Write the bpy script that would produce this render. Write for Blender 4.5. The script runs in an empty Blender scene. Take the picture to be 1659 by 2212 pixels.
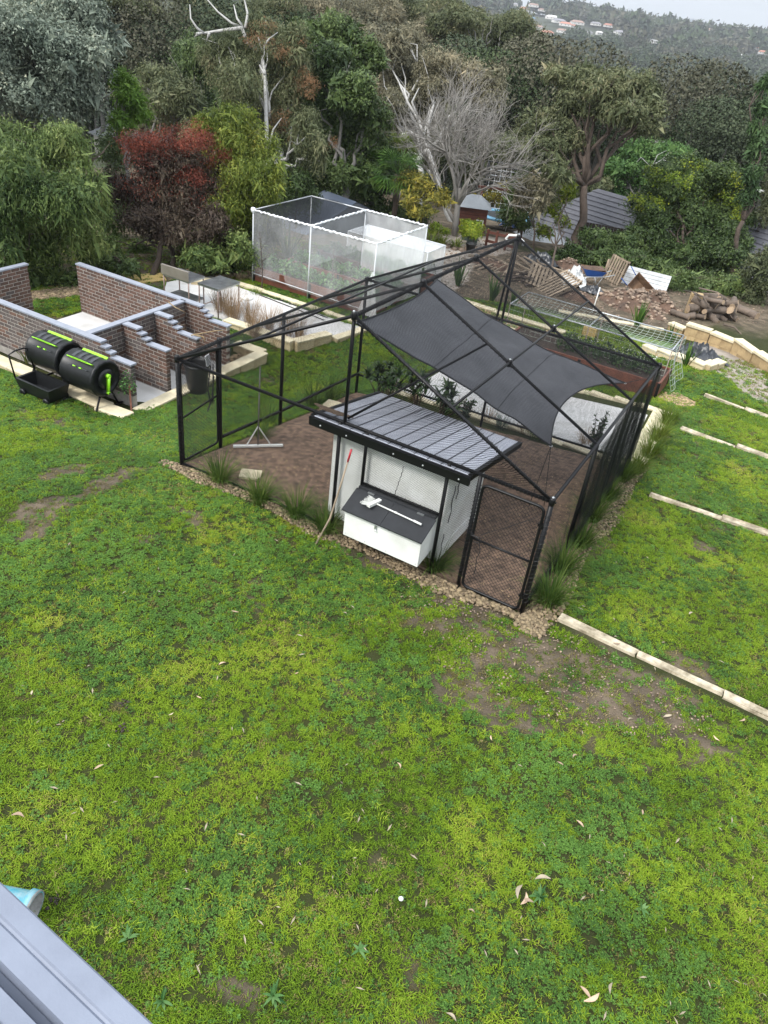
import bpy, bmesh, math, random
import numpy as np
from mathutils import Vector, Matrix, Euler
from math import radians, sin, cos, pi, sqrt, atan2
random.seed(7); rng = np.random.default_rng(11)
D = bpy.data
scene = bpy.context.scene
COL = scene.collection

# ------------------------------------------------------------------ camera
# x runs along the front of the bird run, y along its side (away from the viewer), z up, metres
PITCH, ROLL, YAW = radians(34.1006), radians(-7.47288), radians(26.2)
CAM = np.array([7.84, -8.16, 7.0])
IW, IH, FPX = 1659.0, 2212.0, 1663.03
_f0 = np.array([0, cos(PITCH), -sin(PITCH)]); _r0 = np.array([1.0, 0, 0]); _u0 = np.cross(_r0, _f0)
_rt = cos(ROLL)*_r0 - sin(ROLL)*_u0; _up = sin(ROLL)*_r0 + cos(ROLL)*_u0
def _rot(v):
    return np.array([cos(YAW)*v[0]-sin(YAW)*v[1], sin(YAW)*v[0]+cos(YAW)*v[1], v[2]])
RT, UP, FW = _rot(_rt), _rot(_up), _rot(_f0)
GR, GF = _rot(np.array([1.0, 0, 0])), _rot(np.array([0, 1.0, 0]))     # horizontal right / forward of the view
cam_d = D.cameras.new('camera'); cam = D.objects.new('camera', cam_d); COL.objects.link(cam)
cam_d.sensor_fit = 'VERTICAL'; cam_d.sensor_height = 24.0; cam_d.lens = 24.0*FPX/IH
cam_d.clip_start = 0.05; cam_d.clip_end = 30000
cam.matrix_world = Matrix(((RT[0], UP[0], -FW[0], CAM[0]), (RT[1], UP[1], -FW[1], CAM[1]), (RT[2], UP[2], -FW[2], CAM[2]), (0, 0, 0, 1)))
scene.camera = cam

# ------------------------------------------------------------------ light: overcast winter afternoon
SUN_EL, SUN_AZ = radians(48), radians(200)
world = D.worlds.new('World'); scene.world = world; world.use_nodes = True
nt = world.node_tree; nt.nodes.clear()
sky = nt.nodes.new('ShaderNodeTexSky'); sky.sky_type = 'NISHITA'; sky.sun_disc = False
sky.sun_elevation = SUN_EL; sky.sun_rotation = SUN_AZ; sky.air_density = 1.2; sky.dust_density = 3.0
tc = nt.nodes.new('ShaderNodeTexCoord'); mp = nt.nodes.new('ShaderNodeMapping'); mp.inputs['Scale'].default_value = (1.5, 1.5, 5.0)
nz = nt.nodes.new('ShaderNodeTexNoise'); nz.inputs['Scale'].default_value = 1.6; nz.inputs['Detail'].default_value = 5
rp = nt.nodes.new('ShaderNodeValToRGB'); rp.color_ramp.elements[0].position = 0.3; rp.color_ramp.elements[1].position = 0.7
rp.color_ramp.elements[0].color = (6.6, 7.2, 7.9, 1); rp.color_ramp.elements[1].color = (8.2, 8.5, 8.8, 1)
mx = nt.nodes.new('ShaderNodeMix'); mx.data_type = 'RGBA'; mx.inputs['Factor'].default_value = 0.88
bg = nt.nodes.new('ShaderNodeBackground'); bg.inputs['Strength'].default_value = 0.10
wo = nt.nodes.new('ShaderNodeOutputWorld')
nt.links.new(tc.outputs['Generated'], mp.inputs['Vector']); nt.links.new(mp.outputs['Vector'], nz.inputs['Vector'])
nt.links.new(nz.outputs['Fac'], rp.inputs['Fac']); nt.links.new(sky.outputs['Color'], mx.inputs['A']); nt.links.new(rp.outputs['Color'], mx.inputs['B'])
sx = nt.nodes.new('ShaderNodeSeparateXYZ'); nt.links.new(tc.outputs['Generated'], sx.inputs[0])
mr = nt.nodes.new('ShaderNodeMapRange'); mr.inputs['From Min'].default_value = 0; mr.inputs['From Max'].default_value = .8; mr.inputs['To Min'].default_value = .56; mr.inputs['To Max'].default_value = 1.25
nt.links.new(sx.outputs[2], mr.inputs['Value']); mm = nt.nodes.new('ShaderNodeVectorMath'); mm.operation = 'SCALE'; nt.links.new(mx.outputs['Result'], mm.inputs[0]); nt.links.new(mr.outputs[0], mm.inputs['Scale'])   # overcast sky: paler overhead than at the horizon
nt.links.new(mm.outputs[0], bg.inputs['Color']); nt.links.new(bg.outputs['Background'], wo.inputs['Surface'])
sun_d = D.lights.new('sun', 'SUN'); sun_d.energy = 1.5; sun_d.angle = radians(14); sun_d.color = (1.0, 0.97, 0.92)
sun = D.objects.new('sun', sun_d); COL.objects.link(sun)
# world azimuth: Nishita rotation 0 = +Y, clockwise
sdir = Vector((sin(SUN_AZ)*cos(SUN_EL), cos(SUN_AZ)*cos(SUN_EL), sin(SUN_EL)))
sun.rotation_euler = sdir.to_track_quat('Z', 'Y').to_euler()
scene.view_settings.view_transform = 'Standard'; scene.view_settings.look = 'None'
scene.view_settings.exposure = 1.17; scene.view_settings.gamma = 1.0; scene.view_settings.use_curve_mapping = False
try:
    scene.cycles.max_bounces = 6; scene.cycles.diffuse_bounces = 3; scene.cycles.glossy_bounces = 2
    scene.cycles.transparent_max_bounces = 24; scene.cycles.volume_bounces = 0; scene.cycles.transmission_bounces = 3
except Exception: pass

# ------------------------------------------------------------------ view <-> place
def ray(u, v): return FW + (u-IW/2)/FPX*RT - (v-IH/2)/FPX*UP
def atz(u, v, z):
    d = ray(u, v); return CAM + d*((z-CAM[2])/d[2])
def atd(u, v, dist): return CAM + ray(u, v)*dist               # dist measured along the view axis
def aty(u, v, y):
    d = ray(u, v); return CAM + d*((y-CAM[1])/d[1])
def atx(u, v, x):
    d = ray(u, v); return CAM + d*((x-CAM[0])/d[0])
def pj(P):
    P = np.asarray(P, float) - CAM; d = P@FW
    return IW/2 + FPX*(P@RT)/d, IH/2 - FPX*(P@UP)/d, d
def smooth(a, b, x):
    t = np.clip((x-a)/(b-a), 0, 1); return t*t*(3-2*t)
_perm = rng.permutation(4096)
def vnoise(x, y, s=1.0, seed=0):
    x = np.asarray(x)*s + 137.3*seed + 500; y = np.asarray(y)*s + 91.7*seed + 500
    xi = np.floor(x).astype(int); yi = np.floor(y).astype(int); fx = x-xi; fy = y-yi
    fx = fx*fx*(3-2*fx); fy = fy*fy*(3-2*fy)
    h = lambda a, b: _perm[(_perm[a & 4095] + b) & 4095]/4095.0
    return (h(xi, yi)*(1-fx)+h(xi+1, yi)*fx)*(1-fy) + (h(xi, yi+1)*(1-fx)+h(xi+1, yi+1)*fx)*fy
def fbm(x, y, s=1.0, o=4, seed=0):
    r = 0; a = 0.5; t = 0
    for i in range(o):
        r = r + a*vnoise(x, y, s*2**i, seed+i*3); t += a; a *= 0.55
    return r/t

# ------------------------------------------------------------------ terrain height
CP = [(0,0,.10),(3,0,.13),(6.1,0,.15),(6.1,5.6,-.14),(0,5.55,-.58),(3,5.6,-.36),(0,2.7,-.26),(3,3,-.1),
 (8,-8,.35),(0,-8,.3),(-8,-8,.1),(16,-8,.4),(3,-4,.25),(8,-3,.25),(-4,-3,.0),(13,-2,.2),(20,0,.2),(9,3,.05),(14,5,-.05),(20,8,-.2),
 (-3.2,1.3,-.62),(-2.0,.7,-.33),(-3.6,2.6,-.78),(-5,1.2,-.70),(-7,.9,-.72),(-11,.6,-.7),(-8,3.5,-.77),(-6,4,-.77),(-4.6,5,-.78),(-3.1,4.3,-.8),(-11,5,-.85),
 (-2.2,5.6,-.98),(-1.5,3.2,-.68),(-.8,7,-.95),(2,7.5,-.75),(5.6,10.5,-.62),(6.5,8,-.35),(3,9.3,-.8),(-6,8.2,-.92),(-4,8,-.92),(-3,10.5,-.85),(-6.7,10.2,-.82),(-10,9,-.95),
 (-5,13.5,-1.05),(-10,14,-1.2),(0,12,-1.0),(3,13,-1.1),(6.5,14.5,-.95),(9,11,-.55),(9,17,-1.3),(13,14,-.9),(16,20,-1.6),
 (0,16,-1.4),(4,19,-1.6),(9,22,-1.75),(14,27,-2.1),(-6,19,-1.5),(-14,19,-1.7),(-20,12,-1.6),(-20,0,-1.2),(0,24,-1.95),(6,28,-2.2),(-10,27,-2.2),(-24,24,-2.5),(24,18,-1.4),(26,32,-2.6),(10,36,-2.8),(-4,36,-2.8),(-20,36,-3.1),(4,42,-3.2),(-14,44,-3.6)]
CPX = np.array(CP, float)
def _tk(r2): return np.where(r2 > 1e-9, 0.5*r2*np.log(np.maximum(r2, 1e-9)), 0.0)
_n = len(CPX); _A = np.zeros((_n+3, _n+3)); _dx = CPX[:, None, :2]-CPX[None, :, :2]
_A[:_n, :_n] = _tk((_dx**2).sum(-1)) + np.eye(_n)*0.08
_A[:_n, _n] = 1; _A[:_n, _n+1:] = CPX[:, :2]; _A[_n:, :_n] = _A[:_n, _n:].T
_W = np.linalg.solve(_A, np.concatenate([CPX[:, 2], np.zeros(3)]))
FARP = np.array([(-1e4,-1),(0,-1),(20,-1.5),(38,-2.8),(50,-3.8),(62,-6),(80,-11),(105,-19),(150,-32),(220,-43),(330,-49),(500,-46),(700,-36),(1000,-21),(1250,-10),(1500,-5),(1700,-6),(3000,-40),(30000,-200)], float)
def farz(x, y):
    r = (x-CAM[0])*GR[0]+(y-CAM[1])*GR[1]; d = (x-CAM[0])*GF[0]+(y-CAM[1])*GF[1]
    z = np.interp(d, FARP[:, 0], FARP[:, 1])
    z = z + smooth(60, 400, d)*(fbm(x, y, 1/260., 4, 5)-0.5)*20
    z = z + smooth(20, 160, -r)*smooth(40, 200, d)*14
    return z
def g(x, y):
    x = np.asarray(x, float); y = np.asarray(y, float); sh = x.shape
    xf, yf = x.ravel(), y.ravel(); out = np.empty(xf.size)
    for i in range(0, xf.size, 40000):
        a, b = xf[i:i+40000], yf[i:i+40000]
        r2 = (a[:, None]-CPX[None, :, 0])**2 + (b[:, None]-CPX[None, :, 1])**2
        t = _tk(r2)@_W[:_n] + _W[_n] + _W[_n+1]*a + _W[_n+2]*b
        d = (a-CAM[0])*GF[0]+(b-CAM[1])*GF[1]; r = (a-CAM[0])*GR[0]+(b-CAM[1])*GR[1]
        w = (1-smooth(36, 50, d))*(1-smooth(20, 32, np.abs(r+2)))*(1-smooth(8, 16, -d))
        out[i:i+40000] = t*w + farz(a, b)*(1-w)
    return out.reshape(sh)
def G(x, y): return float(g(np.array([x]), np.array([y]))[0])
def gp(u, v, dz=0.0):
    """the point of the ground seen at (u, v)"""
    d = ray(u, v); t0, t1 = 3.0, 3.0
    ts = np.geomspace(4, 3000, 500); P = CAM[None]+ts[:, None]*d[None]
    h = P[:, 2]-g(P[:, 0], P[:, 1])-dz; k = np.argmax(h < 0)
    if h[k] >= 0: k = len(ts)-1
    a, b = ts[max(k-1, 0)], ts[k]
    for _ in range(18):
        m = (a+b)/2; q = CAM+m*d
        if q[2]-G(q[0], q[1])-dz > 0: a = m
        else: b = m
    q = CAM+b*d; return q

# ------------------------------------------------------------------ object helpers
def link(o, parent=None):
    COL.objects.link(o)
    if parent is not None: o.parent = parent
    return o
def tag(o, label=None, cat=None, group=None, kind=None):
    if label: o['label'] = label
    if cat: o['category'] = cat
    if group: o['group'] = group
    if kind: o['kind'] = kind
    return o
def empty(name, loc=(0, 0, 0), rz=0.0, label=None, cat=None, group=None):
    o = D.objects.new(name, None); o.empty_display_size = .1; o.location = tuple(map(float, loc)); o.rotation_euler = (0, 0, rz); link(o)
    return tag(o, label, cat, group)
class MB:
    """collects vertices and faces; arrays may be added whole"""
    def __init__(s): s.v = []; s.f = []; s.n = 0
    def add(s, vs, fs):
        vs = np.asarray(vs, float).reshape(-1, 3); s.v.append(vs)
        for f in fs: s.f.append([i+s.n for i in f])
        s.n += len(vs)
    def addq(s, vs, fa):                     # fa: int array (m, k)
        vs = np.asarray(vs, float).reshape(-1, 3); s.v.append(vs); s.f += (np.asarray(fa)+s.n).tolist(); s.n += len(vs)
    def box(s, c, size, rz=0.0, M=None):
        x, y, z = [q/2 for q in size]
        V = np.array([(-x,-y,-z),(x,-y,-z),(x,y,-z),(-x,y,-z),(-x,-y,z),(x,-y,z),(x,y,z),(-x,y,z)])
        if M is not None: V = V@np.array(M).T
        if rz: V = V@np.array([[cos(rz), sin(rz), 0], [-sin(rz), cos(rz), 0], [0, 0, 1]])
        s.add(V+np.array(c), [(0,3,2,1),(4,5,6,7),(0,1,5,4),(1,2,6,5),(2,3,7,6),(3,0,4,7)])
    def beam(s, a, b, w, h, up=(0, 0, 1)):
        """box of width w and height h whose axis runs a -> b"""
        a = np.array(a, float); b = np.array(b, float); d = b-a; L = np.linalg.norm(d); d /= L
        sd = np.cross(d, up); sd = sd/np.linalg.norm(sd) if np.linalg.norm(sd) > 1e-6 else np.array([1., 0, 0]); u = np.cross(sd, d)
        V = []
        for p in (a, b):
            for i, j in ((-1,-1),(1,-1),(1,1),(-1,1)): V.append(p+sd*w/2*i+u*h/2*j)
        s.add(V, [(0,1,2,3)[::-1],(4,5,6,7),(0,1,5,4),(1,2,6,5),(2,3,7,6),(3,0,4,7)])
    def tube(s, pts, r, n=8, cap=True):
        P = np.array([tuple(p) for p in pts], float); m = len(P); R = np.full(m, r, float) if np.isscalar(r) else np.array(r, float)
        T = np.gradient(P, axis=0); T /= np.maximum(np.linalg.norm(T, axis=1, keepdims=True), 1e-9)
        ref = np.array([0, 0, 1.]) if abs(T[0, 2]) < .9 else np.array([1., 0, 0])
        u = np.cross(T[0], ref); u /= np.linalg.norm(u); V = []
        for i in range(m):
            u = u-T[i]*(u@T[i]); u /= max(np.linalg.norm(u), 1e-9); w = np.cross(T[i], u)
            a = np.arange(n)*2*pi/n; V.append(P[i]+R[i]*(np.cos(a)[:, None]*u+np.sin(a)[:, None]*w))
        F = []
        for i in range(m-1):
            for k in range(n): k2 = (k+1) % n; F.append((i*n+k, i*n+k2, (i+1)*n+k2, (i+1)*n+k))
        if cap: F.append(tuple(range(n))[::-1]); F.append(tuple((m-1)*n+k for k in range(n)))
        s.add(np.concatenate(V), F)
    def lathe(s, prof, c=(0, 0, 0), n=20, axis='z'):
        V = []; F = []; m = len(prof)
        for r, z in prof:
            for k in range(n):
                a = 2*pi*k/n; p = (r*cos(a), r*sin(a), z)
                if axis == 'x': p = (z, r*cos(a), r*sin(a))
                if axis == 'y': p = (r*cos(a), z, r*sin(a))
                V.append((p[0]+c[0], p[1]+c[1], p[2]+c[2]))
        for i in range(m-1):
            for k in range(n): k2 = (k+1) % n; F.append((i*n+k, i*n+k2, (i+1)*n+k2, (i+1)*n+k))
        s.add(V, F)
    def prism(s, poly, z0, z1):
        n = len(poly); V = [(p[0], p[1], z0) for p in poly]+[(p[0], p[1], z1) for p in poly]
        s.add(V, [tuple(range(n))[::-1], tuple(range(n, 2*n))]+[(i, (i+1) % n, n+(i+1) % n, n+i) for i in range(n)])
    def data(s, name, smooth_=False):
        me = D.meshes.new(name)
        V = np.concatenate(s.v) if s.v else np.zeros((0, 3))
        ln = np.array([len(f) for f in s.f]); 
        me.vertices.add(len(V)); me.vertices.foreach_set('co', V.ravel())
        idx = np.fromiter((i for f in s.f for i in f), dtype=np.int32, count=int(ln.sum()) if len(ln) else 0)
        me.loops.add(len(idx)); me.loops.foreach_set('vertex_index', idx)
        me.polygons.add(len(ln)); st = np.concatenate([[0], np.cumsum(ln)[:-1]]) if len(ln) else ln
        me.polygons.foreach_set('loop_start', st.astype(np.int32)); me.polygons.foreach_set('loop_total', ln.astype(np.int32))
        me.polygons.foreach_set('use_smooth', np.full(len(ln), bool(smooth_)))
        me.update(calc_edges=True); me.validate(); return me
    def build(s, name, m, parent=None, sm=False, loc=None):
        me = s.data(name, sm); 
        for q in (m if isinstance(m, (list, tuple)) else [m]): me.materials.append(q)
        o = D.objects.new(name, me)
        if loc is not None: o.location = tuple(map(float, loc))
        return link(o, parent)
def mesh_np(name, V, F, m, smooth_=False):
    """fast mesh, all faces with the same number of corners"""
    me = D.meshes.new(name); V = np.asarray(V, np.float32); F = np.asarray(F, np.int32); k = F.shape[1]
    me.vertices.add(len(V)); me.vertices.foreach_set('co', V.ravel()); me.loops.add(F.size); me.loops.foreach_set('vertex_index', F.ravel())
    me.polygons.add(len(F)); me.polygons.foreach_set('loop_start', (np.arange(len(F))*k).astype(np.int32)); me.polygons.foreach_set('loop_total', np.full(len(F), k, np.int32))
    me.polygons.foreach_set('use_smooth', np.full(len(F), bool(smooth_)))
    me.update(calc_edges=True)
    for q in (m if isinstance(m, (list, tuple)) else [m]): me.materials.append(q)
    return me
def copy_tree(o, parent=None):
    c = o.copy(); COL.objects.link(c); c.parent = parent
    for ch in [x for x in o.children]: copy_tree(ch, c)
    return c

# ------------------------------------------------------------------ materials
def ramp(nt, cols, fac=None):
    r = nt.nodes.new('ShaderNodeValToRGB'); e = r.color_ramp.elements
    while len(e) < len(cols): e.new(0.5)
    for i, (p, c) in enumerate(cols): e[i].position = p; e[i].color = (*c, 1)
    if fac is not None: nt.links.new(fac, r.inputs['Fac'])
    return r
def noise(nt, scale, detail=4, vec=None, rough=.55):
    n = nt.nodes.new('ShaderNodeTexNoise'); n.inputs['Scale'].default_value = scale; n.inputs['Detail'].default_value = detail; n.inputs['Roughness'].default_value = rough
    if vec is not None: nt.links.new(vec, n.inputs['Vector'])
    return n
def mixc(nt, fac, a, b, mode='MIX'):
    m = nt.nodes.new('ShaderNodeMix'); m.data_type = 'RGBA'; m.blend_type = mode
    for s, v in (('Factor', fac), ('A', a), ('B', b)):
        if isinstance(v, (int, float)): m.inputs[s].default_value = v
        elif isinstance(v, tuple): m.inputs[s].default_value = (*v, 1)
        else: nt.links.new(v, m.inputs[s])
    return m.outputs['Result']
def math_(nt, op, a, b=0.0, clamp=False):
    m = nt.nodes.new('ShaderNodeMath'); m.operation = op; m.use_clamp = clamp
    for i, v in ((0, a), (1, b)):
        if isinstance(v, (int, float)): m.inputs[i].default_value = v
        else: nt.links.new(v, m.inputs[i])
    return m.outputs[0]
def newmat(name):
    m = D.materials.new(name); m.use_nodes = True; return m, m.node_tree, m.node_tree.nodes['Principled BSDF']
def mat(name, c, rough=.6, var=.25, scale=6.0, c2=None, metal=0.0, bump=0.0, bscale=40.0, rand=0.0, spec=.5, island=0.0, coord='Object'):
    m, nt, b = newmat(name); t = nt.nodes.new('ShaderNodeTexCoord'); vec = t.outputs[coord]
    if coord == 'World': pass
    n = noise(nt, scale, 5, vec); c2 = c2 or tuple(x*(1-var) for x in c)
    r = ramp(nt, [(.32, c2), (.68, c)], n.outputs['Fac']); out = r.outputs['Color']
    if rand:
        oi = nt.nodes.new('ShaderNodeObjectInfo'); hs = nt.nodes.new('ShaderNodeHueSaturation')
        mr = nt.nodes.new('ShaderNodeMapRange'); mr.inputs['To Min'].default_value = 1-rand; mr.inputs['To Max'].default_value = 1+rand
        nt.links.new(oi.outputs['Random'], mr.inputs['Value']); nt.links.new(mr.outputs[0], hs.inputs['Value']); nt.links.new(out, hs.inputs['Color']); out = hs.outputs['Color']
    if island:
        ge = nt.nodes.new('ShaderNodeNewGeometry'); hs = nt.nodes.new('ShaderNodeHueSaturation')
        mr = nt.nodes.new('ShaderNodeMapRange'); mr.inputs['To Min'].default_value = 1-island; mr.inputs['To Max'].default_value = 1+island
        nt.links.new(ge.outputs['Random Per Island'], mr.inputs['Value']); nt.links.new(mr.outputs[0], hs.inputs['Value']); nt.links.new(out, hs.inputs['Color']); out = hs.outputs['Color']
    nt.links.new(out, b.inputs['Base Color']); b.inputs['Roughness'].default_value = rough; b.inputs['Metallic'].default_value = metal
    b.inputs['Specular IOR Level'].default_value = spec
    if bump:
        n2 = noise(nt, bscale, 5, vec, .65); bp = nt.nodes.new('ShaderNodeBump'); bp.inputs['Strength'].default_value = min(bump, 1); bp.inputs['Distance'].default_value = 0.02*bump
        nt.links.new(n2.outputs['Fac'], bp.inputs['Height']); nt.links.new(bp.outputs['Normal'], b.inputs['Normal'])
    return m
def leafmat(name, cols, rough=.5, big=.35, trans=.25, spec=.12):
    """leaf colour: varies per leaf and in metre-sized drifts through the crown"""
    m, nt, b = newmat(name); ge = nt.nodes.new('ShaderNodeNewGeometry')
    n = noise(nt, big, 3, ge.outputs['Position']); oi = nt.nodes.new('ShaderNodeObjectInfo')
    f = math_(nt, 'ADD', math_(nt, 'MULTIPLY', ge.outputs['Random Per Island'], .6), math_(nt, 'MULTIPLY', math_(nt, 'SUBTRACT', n.outputs['Fac'], .36), 1.5), True)
    r = ramp(nt, cols, f)
    nt.links.new(r.outputs['Color'], b.inputs['Base Color']); b.inputs['Roughness'].default_value = rough; b.inputs['Specular IOR Level'].default_value = min(spec, .22)
    if trans:
        tr = nt.nodes.new('ShaderNodeBsdfTranslucent'); nt.links.new(r.outputs['Color'], tr.inputs['Color'])
        ms = nt.nodes.new('ShaderNodeMixShader'); ms.inputs[0].default_value = trans; o = nt.nodes['Material Output']
        nt.links.new(b.outputs[0], ms.inputs[1]); nt.links.new(tr.outputs[0], ms.inputs[2]); nt.links.new(ms.outputs[0], o.inputs['Surface'])
    return m
def netmat(name, col, cell, w, diamond=True, rough=.6, uvname='UVMap', base_alpha=0.0):
    """woven net: threads of the given half width (share of a cell) and open holes between them"""
    m, nt, b = newmat(name); uv = nt.nodes.new('ShaderNodeUVMap'); uv.uv_map = uvname
    sp = nt.nodes.new('ShaderNodeSeparateXYZ'); wn = noise(nt, 1.3, 2, uv.outputs[0]); ad = nt.nodes.new('ShaderNodeVectorMath'); ad.operation = 'SCALE'; ad.inputs['Scale'].default_value = .12
    nt.links.new(wn.outputs['Color'], ad.inputs[0]); a2 = nt.nodes.new('ShaderNodeVectorMath'); a2.operation = 'ADD'
    nt.links.new(ad.outputs[0], a2.inputs[0]); nt.links.new(uv.outputs[0], a2.inputs[1]); nt.links.new(a2.outputs[0], sp.inputs[0])
    x, y = sp.outputs[0], sp.outputs[1]
    if diamond: p, q = math_(nt, 'ADD', x, y), math_(nt, 'SUBTRACT', x, y); k = 1/(cell*1.0)
    else: p, q = x, y; k = 1/cell
    def line(c): return math_(nt, 'LESS_THAN', math_(nt, 'FRACT', math_(nt, 'ADD', math_(nt, 'MULTIPLY', c, k), 1000.0)), w)
    a = math_(nt, 'MAXIMUM', math_(nt, 'MAXIMUM', line(p), line(q)), base_alpha)
    b.inputs['Base Color'].default_value = (*col, 1); b.inputs['Roughness'].default_value = rough; b.inputs['Specular IOR Level'].default_value = .1; nt.links.new(a, b.inputs['Alpha'])
    return m
M = {}
M['black_pipe'] = mat('black_powder_coat', (.006, .006, .007), .4, .2, 4, spec=.3)
M['black_plastic'] = mat('black_plastic', (.010, .011, .012), .42, .3, 9, spec=.4)
M['lime_plastic'] = mat('lime_plastic', (.30, .72, .02), .35, .12, 5)
M['net'] = netmat('bird_net', (.006, .006, .007), .034, .185)
M['net_wall'] = netmat('bird_net_wall', (.008, .008, .009), .030, .125)
M['net_roof'] = netmat('bird_net_roof', (.005, .005, .006), .034, .24)
M['net_dense'] = netmat('shade_net', (.010, .011, .013), .012, .42, False)
M['white_net'] = None
M['galv'] = mat('galvanised_steel', (.55, .57, .58), .35, .3, 9, metal=.8)
M['rust_steel'] = mat('pinkish_rusted_steel', (.36, .27, .24), .55, .3, 14, metal=.3)
M['white_board'] = mat('white_painted_board', (.80, .81, .79), .6, .06, 2.2, c2=(.62, .62, .585), bump=.25, bscale=14)
M['sail'] = mat('charcoal_shade_cloth', (.115, .118, .132), .85, .22, 2.5, bump=.3, bscale=60)
M['felt'] = mat('bitumen_felt', (.022, .024, .028), .8, .3, 8, bump=.4, bscale=60)
M['coping'] = mat('blue_grey_capping', (.28, .30, .35), .5, .16, 7, bump=.1)
M['limestone'] = mat('cream_limestone', (.62, .52, .33), .85, .3, 3.5, c2=(.44, .34, .20), rand=.12, bump=.5, bscale=18)
M['lime_cap'] = mat('cut_limestone_cap', (.70, .62, .43), .85, .22, 5, c2=(.52, .45, .31), rand=.08, bump=.2, bscale=30)
M['timber_bed'] = mat('red_brown_stained_timber', (.17, .058, .034), .6, .4, 5, rand=.2, bump=.3, bscale=30)
M['old_timber'] = mat('weathered_timber', (.30, .235, .17), .85, .4, 6, rand=.25, bump=.4, bscale=30)
M['dark_timber'] = mat('dark_timber', (.035, .024, .018), .8, .4, 6, rand=.25)
M['soil'] = mat('garden_soil', (.050, .034, .024), .95, .5, 9, bump=.9, bscale=30)
M['bark_grey'] = mat('grey_bark', (.20, .19, .175), .9, .4, 5, bump=.5, bscale=20)
M['bark_brown'] = mat('brown_bark', (.085, .062, .048), .9, .4, 5, bump=.5, bscale=20)
M['bark_white'] = mat('bleached_wood', (.46, .45, .43), .8, .3, 4, bump=.3)
M['bark_bare'] = mat('bare_grey_twigs', (.28, .262, .24), .85, .3, 3)

# ================================================================== GROUND
def ellm(u, v, cu, cv, ru, rv, a=0.0):
    du, dv = u-cu, v-cv; x = du*cos(a)+dv*sin(a); y = -du*sin(a)+dv*cos(a)
    return np.exp(-((x/ru)**2+(y/rv)**2)**1.5)
# worn patches of the lawn, each given by its middle, radii, tilt and strength
SOILP = [(235,1040,80,18,-.35,1.5),(110,1095,100,26,-.2,1.1),(130,1020,60,16,-.2,1.0),(300,1170,60,14,-.2,.8),(60,1160,50,20,0,.8),(380,1100,50,14,.2,.6),(880,1235,150,26,.32,1.0),(1000,1300,110,34,.3,1.0),(1030,1345,60,26,.2,.9),(1120,1370,90,22,.2,.6),
 (1180,1430,250,75,.35,.95),(1380,1520,260,90,.4,.9),(1040,1520,200,90,.4,.62),(1200,1560,200,70,.3,.6),(1560,1600,120,50,.4,.5),(1300,1600,160,50,.3,.4),(930,1530,90,50,.2,.35),(1290,1395,150,22,.43,.6),(1490,1440,130,30,.43,.55),
 (1290,1180,60,30,-.9,.7),(1360,1060,60,26,-.9,.55),(1420,960,40,20,-.9,.5),(1480,1200,40,80,.4,.35),(1500,1000,14,90,.25,.5),(1610,1010,12,80,.25,.4),(1440,1290,80,20,.4,.5),(1240,1260,40,20,-.9,.7),
 (560,1075,60,20,.35,.4),(700,1700,70,40,0,.35),(590,2150,110,40,.2,.35),(1080,2190,120,30,0,.3),(300,1760,60,20,0,.2),(100,905,120,12,.28,.6),(240,890,70,10,.3,.8),(250,1520,22,14,0,.5),(265,1580,26,14,0,.6),(620,1690,60,30,0,.35),(800,2050,60,30,0,.3)]
def inpoly(x, y, poly):
    c = np.zeros(np.shape(x), bool); n = len(poly)
    for i in range(n):
        x1, y1 = poly[i]; x2, y2 = poly[(i+1) % n]
        with np.errstate(divide='ignore', invalid='ignore'):
            c ^= ((y1 > y) != (y2 > y)) & (x < (x2-x1)*(y-y1)/(y2-y1+1e-12)+x1)
    return c
def gpp(L): return [gp(u, v) for u, v in L]
YARD = [(960,640),(930,580),(930,520),(1010,500),(1110,540),(1200,560),(1320,590),(1450,620),(1659,660),(1659,700),(1500,690),(1440,712),(1350,705),(1260,690),(1180,668),(1080,655)]
PATHP = [(1490,752),(1500,728),(1560,745),(1659,778),(1659,885),(1620,850),(1570,812),(1530,800)]
DRIVE = [(925,520),(1000,505),(1100,515),(1110,545),(1030,560),(1010,600),(960,640),(940,560)]
W_YARD = [tuple(p[:2]) for p in gpp(YARD)]; W_PATH = [tuple(p[:2]) for p in gpp(PATHP)]; W_DRIVE = [tuple(p[:2]) for p in gpp(DRIVE)]
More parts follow.
